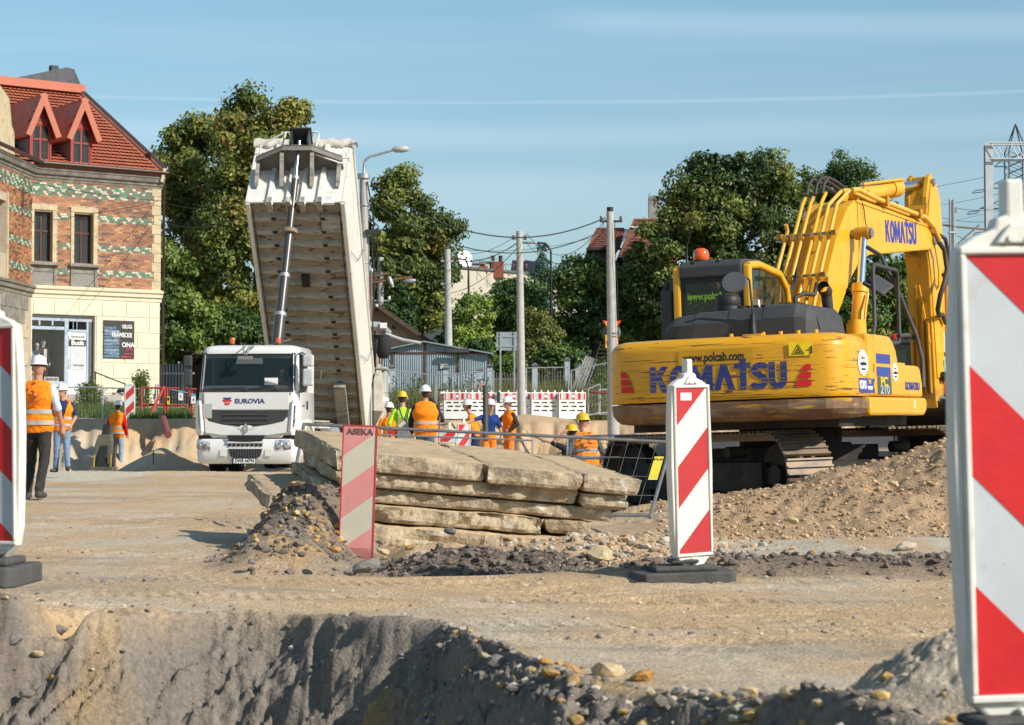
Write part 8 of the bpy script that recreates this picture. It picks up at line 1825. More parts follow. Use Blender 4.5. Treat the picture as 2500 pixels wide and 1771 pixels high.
# ---------------------------------------------------------------- people: one continuous body each, from blended tapered limbs
def sdf_mesh(prims,res,extra=None,pad=.05):
    "prims: (a, b, ra, rb, k, label, flat, axis); returns vertices, quads, face labels"
    A=np.array([p[0]for p in prims]+[p[1]for p in prims]);rm=max(max(p[2],p[3])for p in prims)
    lo=A.min(0)-rm*1.6-pad;hi=A.max(0)+rm*1.6+pad;n=np.ceil((hi-lo)/res).astype(int)+1
    D=np.full(n,1.0,np.float32);Lb=np.zeros(n,np.int8);M_=np.full(n,9.0,np.float32)
    ax=[lo[i]+res*np.arange(n[i])for i in range(3)]
    for a,b,ra,rb,k,lab,flat,fa in prims:
        a=np.array(a,float);b=np.array(b,float);m=max(ra,rb)*max(1,flat)+3*k+2*res
        i0=[max(0,int((min(a[i],b[i])-m-lo[i])/res))for i in range(3)];i1=[min(n[i],int((max(a[i],b[i])+m-lo[i])/res)+2)for i in range(3)]
        sl=tuple(slice(i0[i],i1[i])for i in range(3));X_,Y_,Z_=np.meshgrid(*[ax[i][sl[i]]for i in range(3)],indexing='ij');p=np.stack([X_,Y_,Z_],-1)-a;ba=b-a
        if flat!=1:
            f=np.array(fa,float);f/=np.linalg.norm(f);dd=(p@f);bd=ba@f;p=p+((1/flat-1)*dd)[...,None]*f;ba=ba+(1/flat-1)*bd*f
        h=np.clip((p@ba)/max(ba@ba,1e-9),0,1);d=np.linalg.norm(p-h[...,None]*ba,axis=-1)-(ra+(rb-ra)*h)
        D0=D[sl];hh=np.clip(.5+.5*(D0-d)/k,0,1);D[sl]=D0*(1-hh)+d*hh-k*hh*(1-hh)
        q=d<M_[sl];M_[sl]=np.where(q,d,M_[sl]);Lb[sl]=np.where(q,lab,Lb[sl])
    if extra:D=extra(D,*np.meshgrid(*ax,indexing='ij'))
    S=D<0;nx,ny,nz=n;c=[D[i:nx-1+i,j:ny-1+j,k:nz-1+k]for i in(0,1)for j in(0,1)for k in(0,1)]
    sg=[x<0 for x in c];cnt=sum(x.astype(np.int8)for x in sg);act=(cnt>0)&(cnt<8);idx=np.full(act.shape,-1,np.int32);w_=np.argwhere(act);idx[act]=np.arange(len(w_))
    v=np.stack([x[act]for x in c],1);off=np.array([(i,j,k)for i in(0,1)for j in(0,1)for k in(0,1)],float);acc=np.zeros((len(w_),3));ct=np.zeros(len(w_))
    for e0 in range(8):
        for bit in(1,2,4):
            e1=e0|bit
            if e1==e0:continue
            m=(v[:,e0]<0)!=(v[:,e1]<0);t=np.where(m,v[:,e0]/(v[:,e0]-v[:,e1]+1e-12),0)
            acc+=(m[:,None])*(off[e0]+t[:,None]*(off[e1]-off[e0]));ct+=m
    V=lo+(w_+acc/ct[:,None])*res;Q=[]
    for axn in range(3):
        o=[i for i in range(3)if i!=axn];s0=[slice(1,n[i]-1)for i in range(3)];s0[axn]=slice(0,n[axn]-1);s1=list(s0);s1[axn]=slice(1,n[axn])
        ch=S[tuple(s0)]!=S[tuple(s1)];g=np.argwhere(ch);
        g[:,o[0]]+=1;g[:,o[1]]+=1;ins=S[tuple(g.T)]
        def gi(du,dv):h=g.copy();h[:,o[0]]-=du;h[:,o[1]]-=dv;return idx[tuple(h.T)]
        q=np.stack([gi(1,1),gi(0,1),gi(0,0),gi(1,0)],1);flip=ins if axn!=1 else~ins;q[~flip]=q[~flip][:,::-1];Q.append(q)
    Q=np.concatenate(Q);lv=Lb[:-1,:-1,:-1][act];return V,Q[(Q>=0).all(1)],lv[Q[(Q>=0).all(1)][:,0]]
SKIN=mat('skin',(.46,.235,.15),.5,0,.08,12,spec=.35);HAIR=mat('dark_hair',(.035,.025,.018),.7,0,.3,60,bump=.5)
def cloth(n,c,**k):return mat('cloth_'+n,c,.85,0,.14,9,bump=1.0,bscale=9,bdist=.045,spec=.2,**k)
m_hard={'white':mat('helmet_white',(.78,.77,.74),.3,0,.03,coat=.3),'yellow':mat('helmet_yellow',(.80,.46,.01),.3,0,.05,coat=.3)}
m_refl=mat('reflective_band',(.40,.39,.37),.4,0,.12,30);m_org=cloth('safety_orange',(.95,.24,.012));m_orgd=cloth('bright_orange',(.95,.27,.015))
def person(label,loc,rz,res=.011,H=1.78,hip=(0,0,0),lean=(0,0),legs=None,arms=None,head=(0,0,0),shirt=None,sleeve=1.0,trous=None,vest=None,helmet='white',shoes=None,fat=1.,jacket=0.,vopen=False,hands=True,group='construction workers on the site',stripes_z=(.98,1.12),name='person',cat='person',bald=False,overalls=None,female=False,z0=None,muffs=False):
    """faces local -y; joints in metres for a 1.78 m body; legs/arms: [left, right] of joint lists"""
    k=H/1.78;V3=lambda*p:Vector(p);hp=V3(hip[0],hip[1],.94+hip[2]);ch=hp+V3(lean[0],lean[1],.38);nk=ch+V3(lean[0]*.35,lean[1]*.35,.185)
    hd=nk+V3(head[0]+lean[0]*.15,head[1]+lean[1]*.15-.015,.165);m=[SKIN,shirt or cloth('navy_tee',(.02,.035,.10)),trous or cloth('jeans',(.16,.24,.36)),shoes or mat('work_shoe',(.06,.05,.045),.8),SKIN if bald else HAIR]
    Pm=[]
    def C(a,b,ra,rb,kk,lab,flat=1,ax=(1,0,0)):Pm.append((tuple(a),tuple(b),ra,rb,kk,lab,flat,ax))
    fw=fat
    C(hp+V3(0,0,-.02),hp+V3(0,0,.06),.105*fw,.10*fw,.04,2,1.50);C(hp+V3(0,0,.14),ch,.098*fw+jacket,.112*fw+jacket,.05,1,1.42);C(ch,ch+V3(0,.01,.10),.112*fw+jacket,.085+jacket,.06,1,1.62);C(nk+V3(0,0,-.06),hd+V3(0,.01,-.06),.056,.054,.025,0)
    C(hp+V3(0,.02,.06),hp+V3(0,.0,.14),.10*fw+jacket,.10*fw+jacket,.03,1,1.45)
    lg=legs or[[(-.10,-.02,.50),(-.12,.02,.09)],[(.10,-.02,.50),(.12,.02,.09)]];toe=[0,0]
    for s_,(kn,an)in zip((-1,1),[l[:2]for l in lg]):
        hj=hp+V3(s_*.088,0,-.03);kn=V3(*kn);an=V3(*an);C(hj,kn,.092*fw,.066,.03,2);C(kn,an+V3(0,0,.03),.064,.054,.02,2);td=V3(s_*.03,-.15,-.045)
        if len(lg[0])>2:td=V3(*lg[0 if s_<0 else 1][2])
        C(an+V3(0,.03,-.045),an+td,.042,.036,.02,3,1.15);C(an+V3(0,0,.02),an+V3(0,0,-.03),.05,.048,.015,3)
    am=arms or[[(-.25,.03,1.17),(-.24,-.06,.93)],[(.25,.03,1.17),(.24,-.06,.93)]]
    for s_,a_ in zip((-1,1),am):
        sj=ch+V3(s_*.168*fw,.01,.095);el=V3(*a_[0]);wr=V3(*a_[1]);ar=.046+jacket*.6;C(sj,el,.054+jacket*.6,ar,.03,1 if sleeve>.2 else 0)
        if sleeve<1.2:mid=sj.lerp(el,.55);C(mid,el,.043,.042,.012,0)
        C(el,wr,(.040 if sleeve<1.2 else ar),(.028 if sleeve<1.2 else.036+jacket*.4),.012,0 if sleeve<1.2 else 1)
        if hands:
            d=(wr-el).normalized();side=d.cross(V3(s_*1.0,.15,0));side=side.normalized()if side.length>.1 else V3(0,1,0);side*=1;nrm=d.cross(side)
            if len(a_)>2:d=(V3(*a_[2])).normalized();side=d.cross(V3(0,-1,.1)).normalized();nrm=d.cross(side)
            pm=wr+d*.07;C(wr+d*.015,pm,.027,.030,.008,0,1.35,tuple(side))
            for q_,(o_,ln)in enumerate(((-.031,.068),(-.011,.078),(.010,.074),(.030,.058))):
                b0=pm+side*o_*.9+d*.012;b1=b0+d*ln*.55+nrm*.012*s_;b2=b1+d*ln*.35+nrm*.028*s_;C(b0,b1,.0095,.0088,.003,0);C(b1,b2,.0088,.0075,.003,0)
            C(wr+d*.03-side*.02,wr+d*.07-side*.050,.012,.010,.006,0);C(wr+d*.07-side*.050,wr+d*.105-side*.056+nrm*.01*s_,.010,.0085,.003,0)
    # head, turned by head yaw carried in local axes
    yw=head[2];hf=V3(math.sin(yw),-math.cos(yw),0);hr_=V3(math.cos(yw),math.sin(yw),0)
    C(hd+V3(0,0,.03)+hf*-.012,hd+V3(0,0,.032)+hf*.018,.078,.076,.02,0);C(hd+V3(0,0,-.01)+hf*.03,hd+V3(0,0,-.075)+hf*.055,.060,.036,.02,0);C(hd+V3(0,0,.045)-hf*.03,hd+V3(0,0,-.03)-hf*.025,.077,.062,.015,4)
    C(hd+V3(0,0,.005)+hf*.09,hd+V3(0,0,-.026)+hf*.112,.010,.015,.008,0);C(hd+hr_*.032+V3(0,0,.022)+hf*.083,hd-hr_*.032+V3(0,0,.022)+hf*.083,.012,.012,.008,0);C(hd+hr_*.018+V3(0,0,-.055)+hf*.092,hd-hr_*.018+V3(0,0,-.055)+hf*.092,.008,.008,.006,0)
    for s_ in(-1,1):C(hd+hr_*.080*s_+V3(0,0,.012),hd+hr_*.082*s_+V3(0,0,-.022),.015,.011,.006,0,.6,tuple(hr_))
    V,Q,L_=sdf_mesh(Pm,res);r_=thing(name,label,cat,(loc[0],loc[1],loc[2]),rz,group);r_.scale=(k,k,k)
    lab={0:0,1:1,2:2,3:3,4:4};
    cl=(L_==1)|(L_==2);wr_=fbm(V[:,0]*9+V[:,2]*5,V[:,2]*12+V[:,1]*9,3,5)-.5
    vm=np.zeros(len(V));vm[np.unique(Q[cl].ravel())]=1;V=V*1.0;V[:,0]+=wr_*.016*vm;V[:,1]+=wr_*.016*vm
    body=npmesh('body',V,Q,m,r_,True,mi=L_)
    for s_ in(-1,1):
        e=hd+hr_*.030*s_+V3(0,0,.002)+hf*.082;MB().lathe([(0,-.006),(.011,0),(0,.006)],8,tuple(e)).build('eye',mat('eye_dark',(.03,.02,.02),.3),r_)
    if helmet:
        up=V3(0,0,1);F_=Matrix.Translation(hd+V3(0,0,.045)-hf*.002)@Matrix.Rotation(yw,4,'Z')@Matrix.Rotation(R(4),4,'X')
        h=MB(F_);h.lathe([(.128,0),(.122,.012),(.116,.03),(.108,.065),(.088,.10),(.055,.122),(.0,.13)],24,(0,0,0),.88,1.08);h.build('helmet',m_hard[helmet],r_);hb_=[o for o in r_.children if o.name.startswith('helmet')]
        MB(F_).lathe([(.118,-.004),(.140,-.006),(.140,.002),(.118,.012)],24,(0,0,0),.86,1.05).prism([(-.085,-.10),(-.06,-.165),(0,-.182),(.06,-.165),(.085,-.10)],-.006,.004).build('brim',m_hard[helmet],r_)
        MB(F_).tube([(0,-.12,.045),(0,-.085,.10),(0,0,.133),(0,.085,.10),(0,.12,.045)],.013,6).build('ridge',m_hard[helmet],r_)
        MB(F_).tube([(.10*math.cos(a),.115*math.sin(a),-.012+(.0))for a in np.linspace(R(20),R(160),9)],.012,5).build('headband',MT['black'],r_)
        if muffs:
            for s_ in(-1,1):MB(F_).cyl((s_*.10,.0,-.03),(s_*.125,.0,-.03),.034,n=12).build('ear_muff',mat('grey_muff',(.45,.45,.44),.5),r_)
    if vest:
        T_=[p for p in Pm if p[5]==1 and p[6]>1.3];g=.020
        vp=[(a,b,ra+g,rb+g,kk,0,fl,ax)for a,b,ra,rb,kk,lb,fl,ax in T_]+[(tuple(hp+V3(0,0,-.02)),tuple(hp+V3(0,0,.10)),.112*fw+g,.108*fw+g,.04,0,1.5,(1,0,0))]
        for s_ in(-1,1):vp.append((tuple(ch+V3(s_*.13*fw,.01,.10)),tuple(ch+V3(s_*.10,.01,.13)),.062+jacket*.6,.06,.03,0,1,(1,0,0)))
        def ex_(D,X_,Y__,Z_):
            D=np.maximum(D,-(Z_-(hp.z-.09)));D=np.maximum(D,.062-np.sqrt((X_-nk.x)**2+(Y__-nk.y+.02)**2+((Z_-nk.z-.04)*.9)**2))
            if vopen:D=np.maximum(D,-np.maximum(np.maximum(np.abs(X_-ch.x)-.02-.30*np.clip(Z_-hp.z-.16,0,1),Y__-ch.y+.02),-(Z_-hp.z-.05)))
            return D
        V,Q,L_=sdf_mesh(vp,res*.95,ex_);wr_=fbm(V[:,0]*8,V[:,2]*10,3,6)-.5;V[:,1]+=wr_*.02
        zc=V[Q].mean(1)[:,2];vo=npmesh('vest',V,Q,[vest,m_refl],r_,True)
        for zs_ in stripes_z:
            # reflective band: the outline of the vest at this height, a little proud
            sel=np.abs(V[:,2]-zs_)<.018;c0=V[sel].mean(0)if sel.any()else V.mean(0);pts=[]
            for a in np.linspace(0,6.2832,33)[:-1]:
                dirn=np.array((math.cos(a),math.sin(a)));q=V[sel][:,:2]-c0[:2];an_=np.arctan2(q[:,1],q[:,0]);da=np.abs((an_-a+math.pi)%6.28318-math.pi);w2=da<.22
                rr_=np.linalg.norm(q[w2],axis=1).max()if w2.any()else.2;pts.append((c0[0]+dirn[0]*(rr_+.004),c0[1]+dirn[1]*(rr_+.004)))
            rg=[[Vector((x,y,zs_+dz))for x,y in pts]for dz in(-.027,.027)]
            b=MB();b.loft(rg,caps=False)
            if vopen:b.f=[f for f,i in zip(b.f,range(len(b.f)))if not(-1.70<(np.linspace(0,6.2832,33)[i%32]-6.2832 if np.linspace(0,6.2832,33)[i%32]>3.2 else np.linspace(0,6.2832,33)[i%32])<-1.35)];b.m=b.m[:len(b.f)];b.sm=b.sm[:len(b.f)]
            b.build('reflective_band',m_refl,vo)
    return r_,k,hp,ch,nk,hd
def dec(r_,s,size,loc,m,rz=0,**k):return text(s,size,Matrix.Translation(loc)@Matrix.Rotation(rz,4,'Z')@Matrix(((-1,0,0,0),(0,0,1,0),(0,1,0,0),(0,0,0,1))),m,r_,**k)
m_print=m_paint('vestprint',(.28,.07,.03))
def logo(r_,y,z):
    BK=Matrix(((-1,0,0,0),(0,0,1,y),(0,1,0,z),(0,0,0,1)))
    b=MB(BK).prism([(-.03,.115),(0,.125),(.025,.145),(.02,.165),(-.005,.165),(-.03,.145)],0,.004);b.build('print',m_print,r_)
    MB(BK).prism([(-.06,.035),(-.03,.06),(.0,.06),(.005,.03),(.0,-.0),(.03,-.015),(.06,.01),(.04,-.04),(0,-.045),(-.03,-.02),(-.025,.03)],0,.004).build('print',m_print,r_)
    MB(BK).tube([(-.10,-.09,.002),(.10,-.09,.002),(.10,.09,.002),(-.10,.09,.002)],.0018,4,closed=True).build('print',m_print,r_)
    dec(r_,'inzbud',.055,(0,y+.003,z-.075),m_print,sx=1.05)
# 1 big man at left, back to the camera
Y1=27.2;j_bk=cloth('black_jeans',(.035,.033,.032),col2=(.12,.10,.08),thr=(.6,.8),scale2=5)
pp=person('man in printed orange vest walking away at far left, light blue shirt',(X(92,Y1),Y1,TZ(X(92,Y1),Y1)-.01),R(176),.0085,1.86,(0,0,0),(.0,.0),
 legs=[[(-.12,.10,.50),(-.13,.34,.12),(-.02,-.13,-.05)],[(.11,-.10,.51),(.13,-.02,.09),(.03,-.15,-.045)]],arms=[[(-.27,.04,1.16),(-.285,-.10,.92),(-.02,-.1,-1)],[(.25,.08,1.17),(.23,.12,.92),(0,.1,-1)]],
 shirt=cloth('pale_blue_shirt',(.50,.60,.70)),sleeve=1.0,trous=j_bk,vest=m_org,bald=True,fat=1.06,head=(0,0,.35))
logo(pp[0],.175,1.33)
# 2 young man facing the camera
Y2=42.7
pp=person('young man in a navy shirt and open orange vest facing the camera',(X(152,Y2),Y2,.13),R(6),.0095,1.80,(0,0,0),(0,.0),legs=[[(-.11,-.03,.50),(-.13,.04,.09),(-.07,-.13,-.045)],[(.10,-.10,.51),(.13,-.16,.12),(.02,-.15,-.02)]][::1],
 arms=[[(-.27,.05,1.16),(-.22,-.03,.96)],[(.27,.05,1.17),(.19,-.06,.98)]],head=(0,0,-.35),vest=m_org,vopen=True)
# 3 red jacket
Y3=55.;pp=person('man with white helmet in a bright red hooded jacket and orange vest',(X(287,Y3),Y3,TZ(X(287,Y3),Y3)if TZ(X(287,Y3),Y3)>-.2 else-.02),R(160),.012,1.80,shirt=cloth('red_jacket',(.50,.008,.012)),sleeve=1.5,jacket=.022,trous=cloth('light_jeans',(.25,.34,.42)),
 vest=m_org,arms=[[(-.26,.05,1.17),(-.24,-.06,.95)],[(.27,.03,1.17),(.26,-.05,.95)]],head=(0,0,.5))
pp[0].location.z=.0
# 4 driver
pp=person('driver in an orange jacket leaning at the wheel inside the white truck cab',(TK0.x+.62,TK0.y+1.1,1.05),R(2),.013,1.76,(0,0,-.30),(.08,-.12),shirt=m_orgd,sleeve=1.5,jacket=.02,helmet=None,legs=[[(-.16,-.45,.62),(-.16,-.50,.40)],[(.16,-.45,.62),(.16,-.50,.40)]],
 arms=[[(-.24,-.22,.95),(-.12,-.50,1.02)],[(.30,-.18,.95),(.26,-.45,1.02)]])
# 5 lime shirt with overalls
Y5=43.;lime=cloth('lime_shirt',(.42,.72,.03));pp=person('man with yellow helmet in a lime shirt and dark overalls',(X(984,Y5),Y5,-.02),R(195),.0105,1.80,(0,0,0),(.0,-.03),shirt=lime,sleeve=1.5,trous=cloth('grey_overalls',(.07,.08,.095)),helmet='yellow',arms=[[(-.29,.0,1.16),(-.34,-.14,.96)],[(.29,.0,1.16),(.27,-.06,.93)]],head=(0,-.03,-.3),muffs=True)
hp,ch,nk=pp[2:5];ov=_M['cloth_grey_overalls']
MB().prism([(-.13,1.0),(.13,1.0),(.11,1.12),(.04,1.24),(0,1.26),(-.04,1.24),(-.11,1.12)],-.125,-.152,XZ).build('overall_back',ov,pp[0])
for s_ in(-1,1):
    MB().tube([(s_*.03,.135,1.24),(s_*.07,.142,1.36),(s_*.10,.10,1.46),(s_*.10,.0,1.49),(s_*.09,-.10,1.44)],[.016]*5,5).build('strap',ov,pp[0])
    MB().tube([(s_*.115,.137,1.08),(s_*.12,.140,1.28),(s_*.12,.10,1.44)],.012,4).build('reflective_band',m_refl,pp[0])
# 6 orange vest on the phone
Y6=40.6;pp=person('man with dark puffer sleeves and orange vest, holding a phone to his ear',(X(1038,Y6),Y6,-.02),R(188),.0105,1.86,shirt=cloth('black_puffer',(.025,.025,.035)),sleeve=1.5,jacket=.018,trous=cloth('slate_jeans',(.085,.13,.18)),vest=m_org,fat=1.08,head=(0,-.01,.25),
 arms=[[(-.32,-.03,1.18),(-.14,-.16,1.56)],[(.27,-.04,1.17),(.25,-.12,.95)]])
MB().b2((-.125,-.11,1.58),(-.105,-.07,1.72)).build('phone',MT['black'],pp[0]);tag(pp[0])
# 7 half hidden helmet
person('worker mostly hidden behind the lime shirt, only white helmet and a bit of orange showing',(X(950,46),46,-.12),R(170),.014,1.72,shirt=m_orgd,sleeve=1.5,trous=m_orgd)
# 8-10 trio
Y8=49.;org_t=cloth('orange_trousers',(.95,.23,.012))
person('man with white helmet in an orange shirt bent slightly beside the beacon board',(X(1160,Y8),Y8,-.05),R(250),.0115,1.76,(0,.0,0),(0,-.08),shirt=m_orgd,trous=cloth('navy_trousers',(.02,.035,.09)),head=(0,-.06,0),arms=[[(-.22,.0,1.16),(-.20,-.16,.98)],[(.26,.02,1.17),(.27,-.03,.92)]])
person('man with white helmet and blue shirt stretching an arm to the left, orange trousers',(X(1194,Y8-1),Y8-1,-.05),R(12),.0115,1.76,(0,0,0),(0,-.05),shirt=cloth('royal_blue_tee',(.015,.045,.19)),trous=org_t,head=(0,-.08,.2),arms=[[(-.38,-.12,1.34),(-.62,-.2,1.25),(-1,-.2,-.2)],[(.27,.0,1.17),(.29,-.04,.93)]])
person('man with white helmet in a dark jacket under an orange vest, hand on hip',(X(1243,Y8),Y8,-.02),R(-62),.0115,1.80,shirt=cloth('brown_jacket',(.055,.04,.032)),sleeve=1.5,jacket=.012,trous=org_t,vest=m_org,head=(0,-.02,-.1),arms=[[(-.24,-.20,1.22),(-.30,-.42,1.34),(0,-.4,1)],[(.30,.06,1.18),(.20,-.10,1.04),(-.5,-.7,-.1)]],stripes_z=())
# 11-12 in the pit
Y9=34.6;pp=person('man with yellow helmet and printed orange vest over grey shirt, low in the pit',(X(1432,Y9),Y9,-.62),R(196),.0085,1.84,(0,0,0),(.0,-.10),shirt=cloth('grey_tee',(.10,.10,.105)),trous=cloth('grey_overalls',(.07,.08,.095)),vest=m_org,helmet='yellow',bald=True,fat=1.08,head=(.0,-.05,.4),arms=[[(-.30,-.02,1.17),(-.27,-.20,.98)],[(.30,-.02,1.17),(.27,-.16,.96)]],muffs=True,stripes_z=(1.10,1.22))
logo(pp[0],.15,1.36)
person('man in black with yellow helmet behind him, raising an arm to his head',(X(1398,36.2),36.2,-.74),R(200),.0105,1.78,(0,0,0),(0,-.04),shirt=cloth('black_tee',(.02,.02,.022)),trous=cloth('grey_overalls',(.07,.08,.095)),helmet='yellow',arms=[[(-.20,-.1,1.2),(-.1,-.28,1.15)],[(.34,-.06,1.50),(.14,-.02,1.70),(-1,0,.2)]])
# shop window dummies
for px,l,sh_,tr_,hh,rz in((80,'shop dummy in a patterned blouse at the left of the display, partly hidden',cloth('pattern_blouse',(.30,.30,.45),col2=(.6,.6,.65),thr=(.45,.5),scale2=30),cloth('brown_trousers',(.08,.04,.03)),1.68,-.3),
 (104,'shop dummy in a blue denim dress with a green handbag',cloth('denim',(.06,.10,.14)),cloth('denim',(.06,.10,.14)),1.66,.1),(119,'shop dummy in a brown jacket over a white top',cloth('brown_suit',(.09,.05,.035)),cloth('brown_trousers',(.08,.04,.03)),1.78,.25)):
    fp=HW(hx(px)+.12,.85,hz(948));pale=SKIN;SKIN=mat('dummy_white',(.70,.69,.66),.4)
    pp=person(l,tuple(fp),math.atan2(HD.y,HD.x)+rz,.014,hh,shirt=sh_,sleeve=1.5,trous=tr_,helmet=None,bald=True,fat=.86,group='shop window dummies',name='mannequin',cat='mannequin',jacket=.01);SKIN=pale
    if px==104:
        MB().lathe([(.10,.50),(.20,.52),(.19,.75),(.14,1.0),(.15,1.02),(.12,1.03)],18,(0,0,0),1.1,.8).build('skirt',_M['cloth_denim'],pp[0])
        bg=thing('handbag','small green handbag hanging across the denim dress','handbag',tuple(fp+HW(.0,-.16,0)-HW(0,0,0)+Vector((0,0,.84))));MB().box((0,-.06,.08),(.26,.08,.18)).build('bag',mat('bag_green',(.16,.36,.03),.5),bg,bev=.03);MB().tube([(-.12,-.05,.15),(-.02,-.02,.35),(.06,.02,.60)],.009,4).build('strap',_M['bag_green'],bg)
    if px==119:MB().box((0,-.135,1.22),(.14,.03,.42)).build('white_top',mw,pp[0],bev=.012)
# ---------------------------------------------------------------- left foreground of the bank: tools, pipes, red barriers
Yb_=54.2;t=thing('plate_compactor','grey plate compactor with an upright black handle panel in the trench beside the red jacket','compactor',(X(252,Yb_),Yb_,-.32))
q=lambda px,py,y=0:Vector((X(px,Yb_)-t.location.x,y,zw(py,Yb_)-t.location.z))
MB().loft([[q(236,1140,-.1),q(262,1140,-.1),q(262,1140,0),q(236,1140,0)],[q(250,1036,.1),q(268,1036,.1),q(268,1036,.2),q(250,1036,.2)]],smooth=False).build('handle_panel',MT['black'],t,bev=.02)
MB().loft([[q(228,1145),q(276,1145),q(276,1145,.5),q(228,1145,.5)],[q(230,1090),q(275,1080),q(275,1080,.5),q(230,1090,.5)],[q(240,1062),q(272,1060),q(272,1060,.5),q(240,1062,.5)]],smooth=False).build('engine_cover',mat('dusty_grey_paint',(.12,.11,.085),.7,0,.2,5),t,bev=.03)
MB().loft([[q(224,1152,-.25),q(282,1152,-.25),q(282,1152,.5),q(224,1152,.5)],[q(226,1140,-.3),q(280,1140,-.3),q(280,1140,.5),q(226,1140,.5)]],smooth=False).build('base_plate',MT['steel'],t,bev=.03)
for px in(231,272):MB().tube([q(px,1142,-.12),q(px+2,1110,-.15)],.03,6).build('frame_tube',mat('worn_yellow',(.35,.25,.05),.6),t)
tag(MB().tube([P(172,1107,56),P(236,1100,56)],.09,10).build('pipe',mat('pale_pipe',(.40,.36,.30),.8)),'pale grey pipe lying in the bank left of the compactor','pipe')
tag(MB().tube([P(396,1017,56.6),P(410,1062,55.2)],.10,12).build('pipe',mat('brown_pipe',(.20,.07,.055),.5)),'reddish brown plastic pipe sticking out of the earth heap','pipe')
t=thing('survey_stake','thin black rod with a small head standing in front of the earth heap','stake',P(374,1158,52));MB().tube([(0,0,0),(0,0,.62)],.012,5).build('rod',MT['black'],t);MB().b2((-.04,-.03,0),(.04,.03,.09)).b2((-.05,-.03,.50),(.06,.03,.53)).build('head',MT['black'],t)
m_rp=mat('red_tube',(.42,.055,.04),.5,0,.15);Yr=60.8
t=thing('red_barrier','red tubular barrier with a base frame left of the truck','barrier',P(405,1035,Yr));q=lambda px,py,y=0:P(px,py,Yr)-t.location+Vector((0,y,0))
for a,c in((345,1026),(402,1035),(408,1030),(462,1035),(468,1030)):MB().tube([q(a,948),q(a+1,c)],.035,6).build('post',m_rp,t)
for x0,x1,y_ in((345,438,947),(345,456,988),(455,480,949),(406,480,1028)):MB().tube([q(x0,y_),q(x1,y_+2)],.03,6).build('rail',m_rp,t)
MB().b2(tuple(q(404,1037)),tuple(q(480,1031,.4))).build('base_plate',m_rp,t)
pl_=thing('hanging_plate','small yellow and black plate on the red barrier post','plate',P(411,988,Yr-.06));MB().b2((-.04,-.01,0),(.04,.0,.24)).build('plate',mat('plate_yellow',(.72,.55,.04),.5),pl_);MB().prism([(-.03,.14),(.0,.10),(.03,.14),(.03,.2),(-.03,.2)],.011,.014,XZ).build('mark',mk,pl_)
for px,py,l in((441,978,'white and blue round cornered plate hung left of the truck bumper'),(472,986,'second pale plate hung beside the truck deflector')):
    pl_=thing('hanging_plate',l,'plate',P(px,py,Yr-.1));MB().b2((-.07,-.01,0),(.07,.0,.22)).build('plate',mw,pl_,bev=.01);MB().b2((-.07,-.012,.222),(.07,.0,.30)).build('band',_M['light_blue'],pl_);MB().b2((-.012,-.013,.08),(.02,-.0102,.15)).build('mark',mk,pl_)
tag(MB().tube([P(401,944,60.7),P(362,1025,60.4)],.045,4).build('plank',mat('bright_red_plank',(.62,.05,.04),.5)),'bright red plank leaning against the red barrier','plank')
for px in(380,386):tag(MB().tube([P(px,938,60.9),P(px-4,1022,60.9)],.025,6).build('post',MT['galv']),('left' if px==380 else 'right')+' one of two thin grey posts standing close together by the red plank','post')
for k,(x0,x1)in enumerate(((158,182),(238,282),(285,318),(322,352),(355,382),(384,402))):
    o=MB().b2(tuple(P(x0,1036,57.9)),tuple(P(x1-1,1028,57.9)+Vector((0,.3,0)))).build('kerb_stone',mat('kerb_concrete',(.34,.31,.26),.9,0,.2,5,bump=.4),ground,bev=.02)
# ---------------------------------------------------------------- paving machine right of the tipper body
Yp=63.;t=thing('paving_machine','grey paving machine with a canopy half hidden behind the tipper body','machine',(X(935,Yp),Yp,-.02));q=lambda px,py,y=0:P(px,py,Yp)-t.location+Vector((0,y,0))
m_pv=mat('machine_grey',(.36,.37,.38),.5,0,.1,2);
MB().loft([[q(898,812,-.9),q(948,812,-.9),q(948,812,1.5),q(898,812,1.5)],[q(896,800,-1),q(949,802,-1),q(949,802,1.5),q(896,800,1.5)],[q(900,788,-.8),q(932,790,-.8),q(932,790,1.4),q(900,788,1.4)]],smooth=False).build('canopy',m_pv,t,bev=.03)
MB().b2(tuple(q(933,806,-1.03)),tuple(q(949,793,-.9))).build('canopy_light',mw,t)
for px in(905,917):MB().b2(tuple(q(px,960,-.8)),tuple(q(px+4,812,-.7))).build('post',MT['black'],t)
MB().b2(tuple(q(904,930,-.6)),tuple(q(922,822,-.56))).build('side_screen',m_cabgl,t)
MB().tube([q(928,812,-.5),q(985,832,-.5),q(1030,840,-.5)],.05,6).build('support_arm',mat('light_grey_arm',(.42,.43,.44),.5),t)
for px in(930,936,942):MB().tube([q(px,900,-.6),q(px-1,868,-.6)],.02,5).build('lever',MT['black'],t)
MB().b2(tuple(q(915,905,-.9)),tuple(q(948,898,.8))).b2(tuple(q(912,1010,-.5)),tuple(q(945,906,.8))).build('body',m_pv,t,bev=.05)
MB().loft([[q(905,1045,-2),q(924,1052,-2),q(924,1052,.5),q(905,1045,.5)],[q(908,1005,-2.4),q(945,1006,-2.4),q(945,1006,.5),q(908,1005,.5)],[q(925,890,-.6),q(934,890,-.6),q(934,890,.5),q(925,890,.5)]],smooth=False).build('hopper',mat('hopper_beige',(.46,.42,.34),.6,0,.15,3),t)
MB().tube([q(905,1050,-2.2),q(930,1046,-2.2),q(948,1008,-2.2)],.06,6).build('hopper_edge',mat('worn_white',(.55,.52,.46),.6),t)
MB().b2(tuple(q(918,985,-1.2)),tuple(q(922,962,-1.15))).build('red_sticker',mr,t)
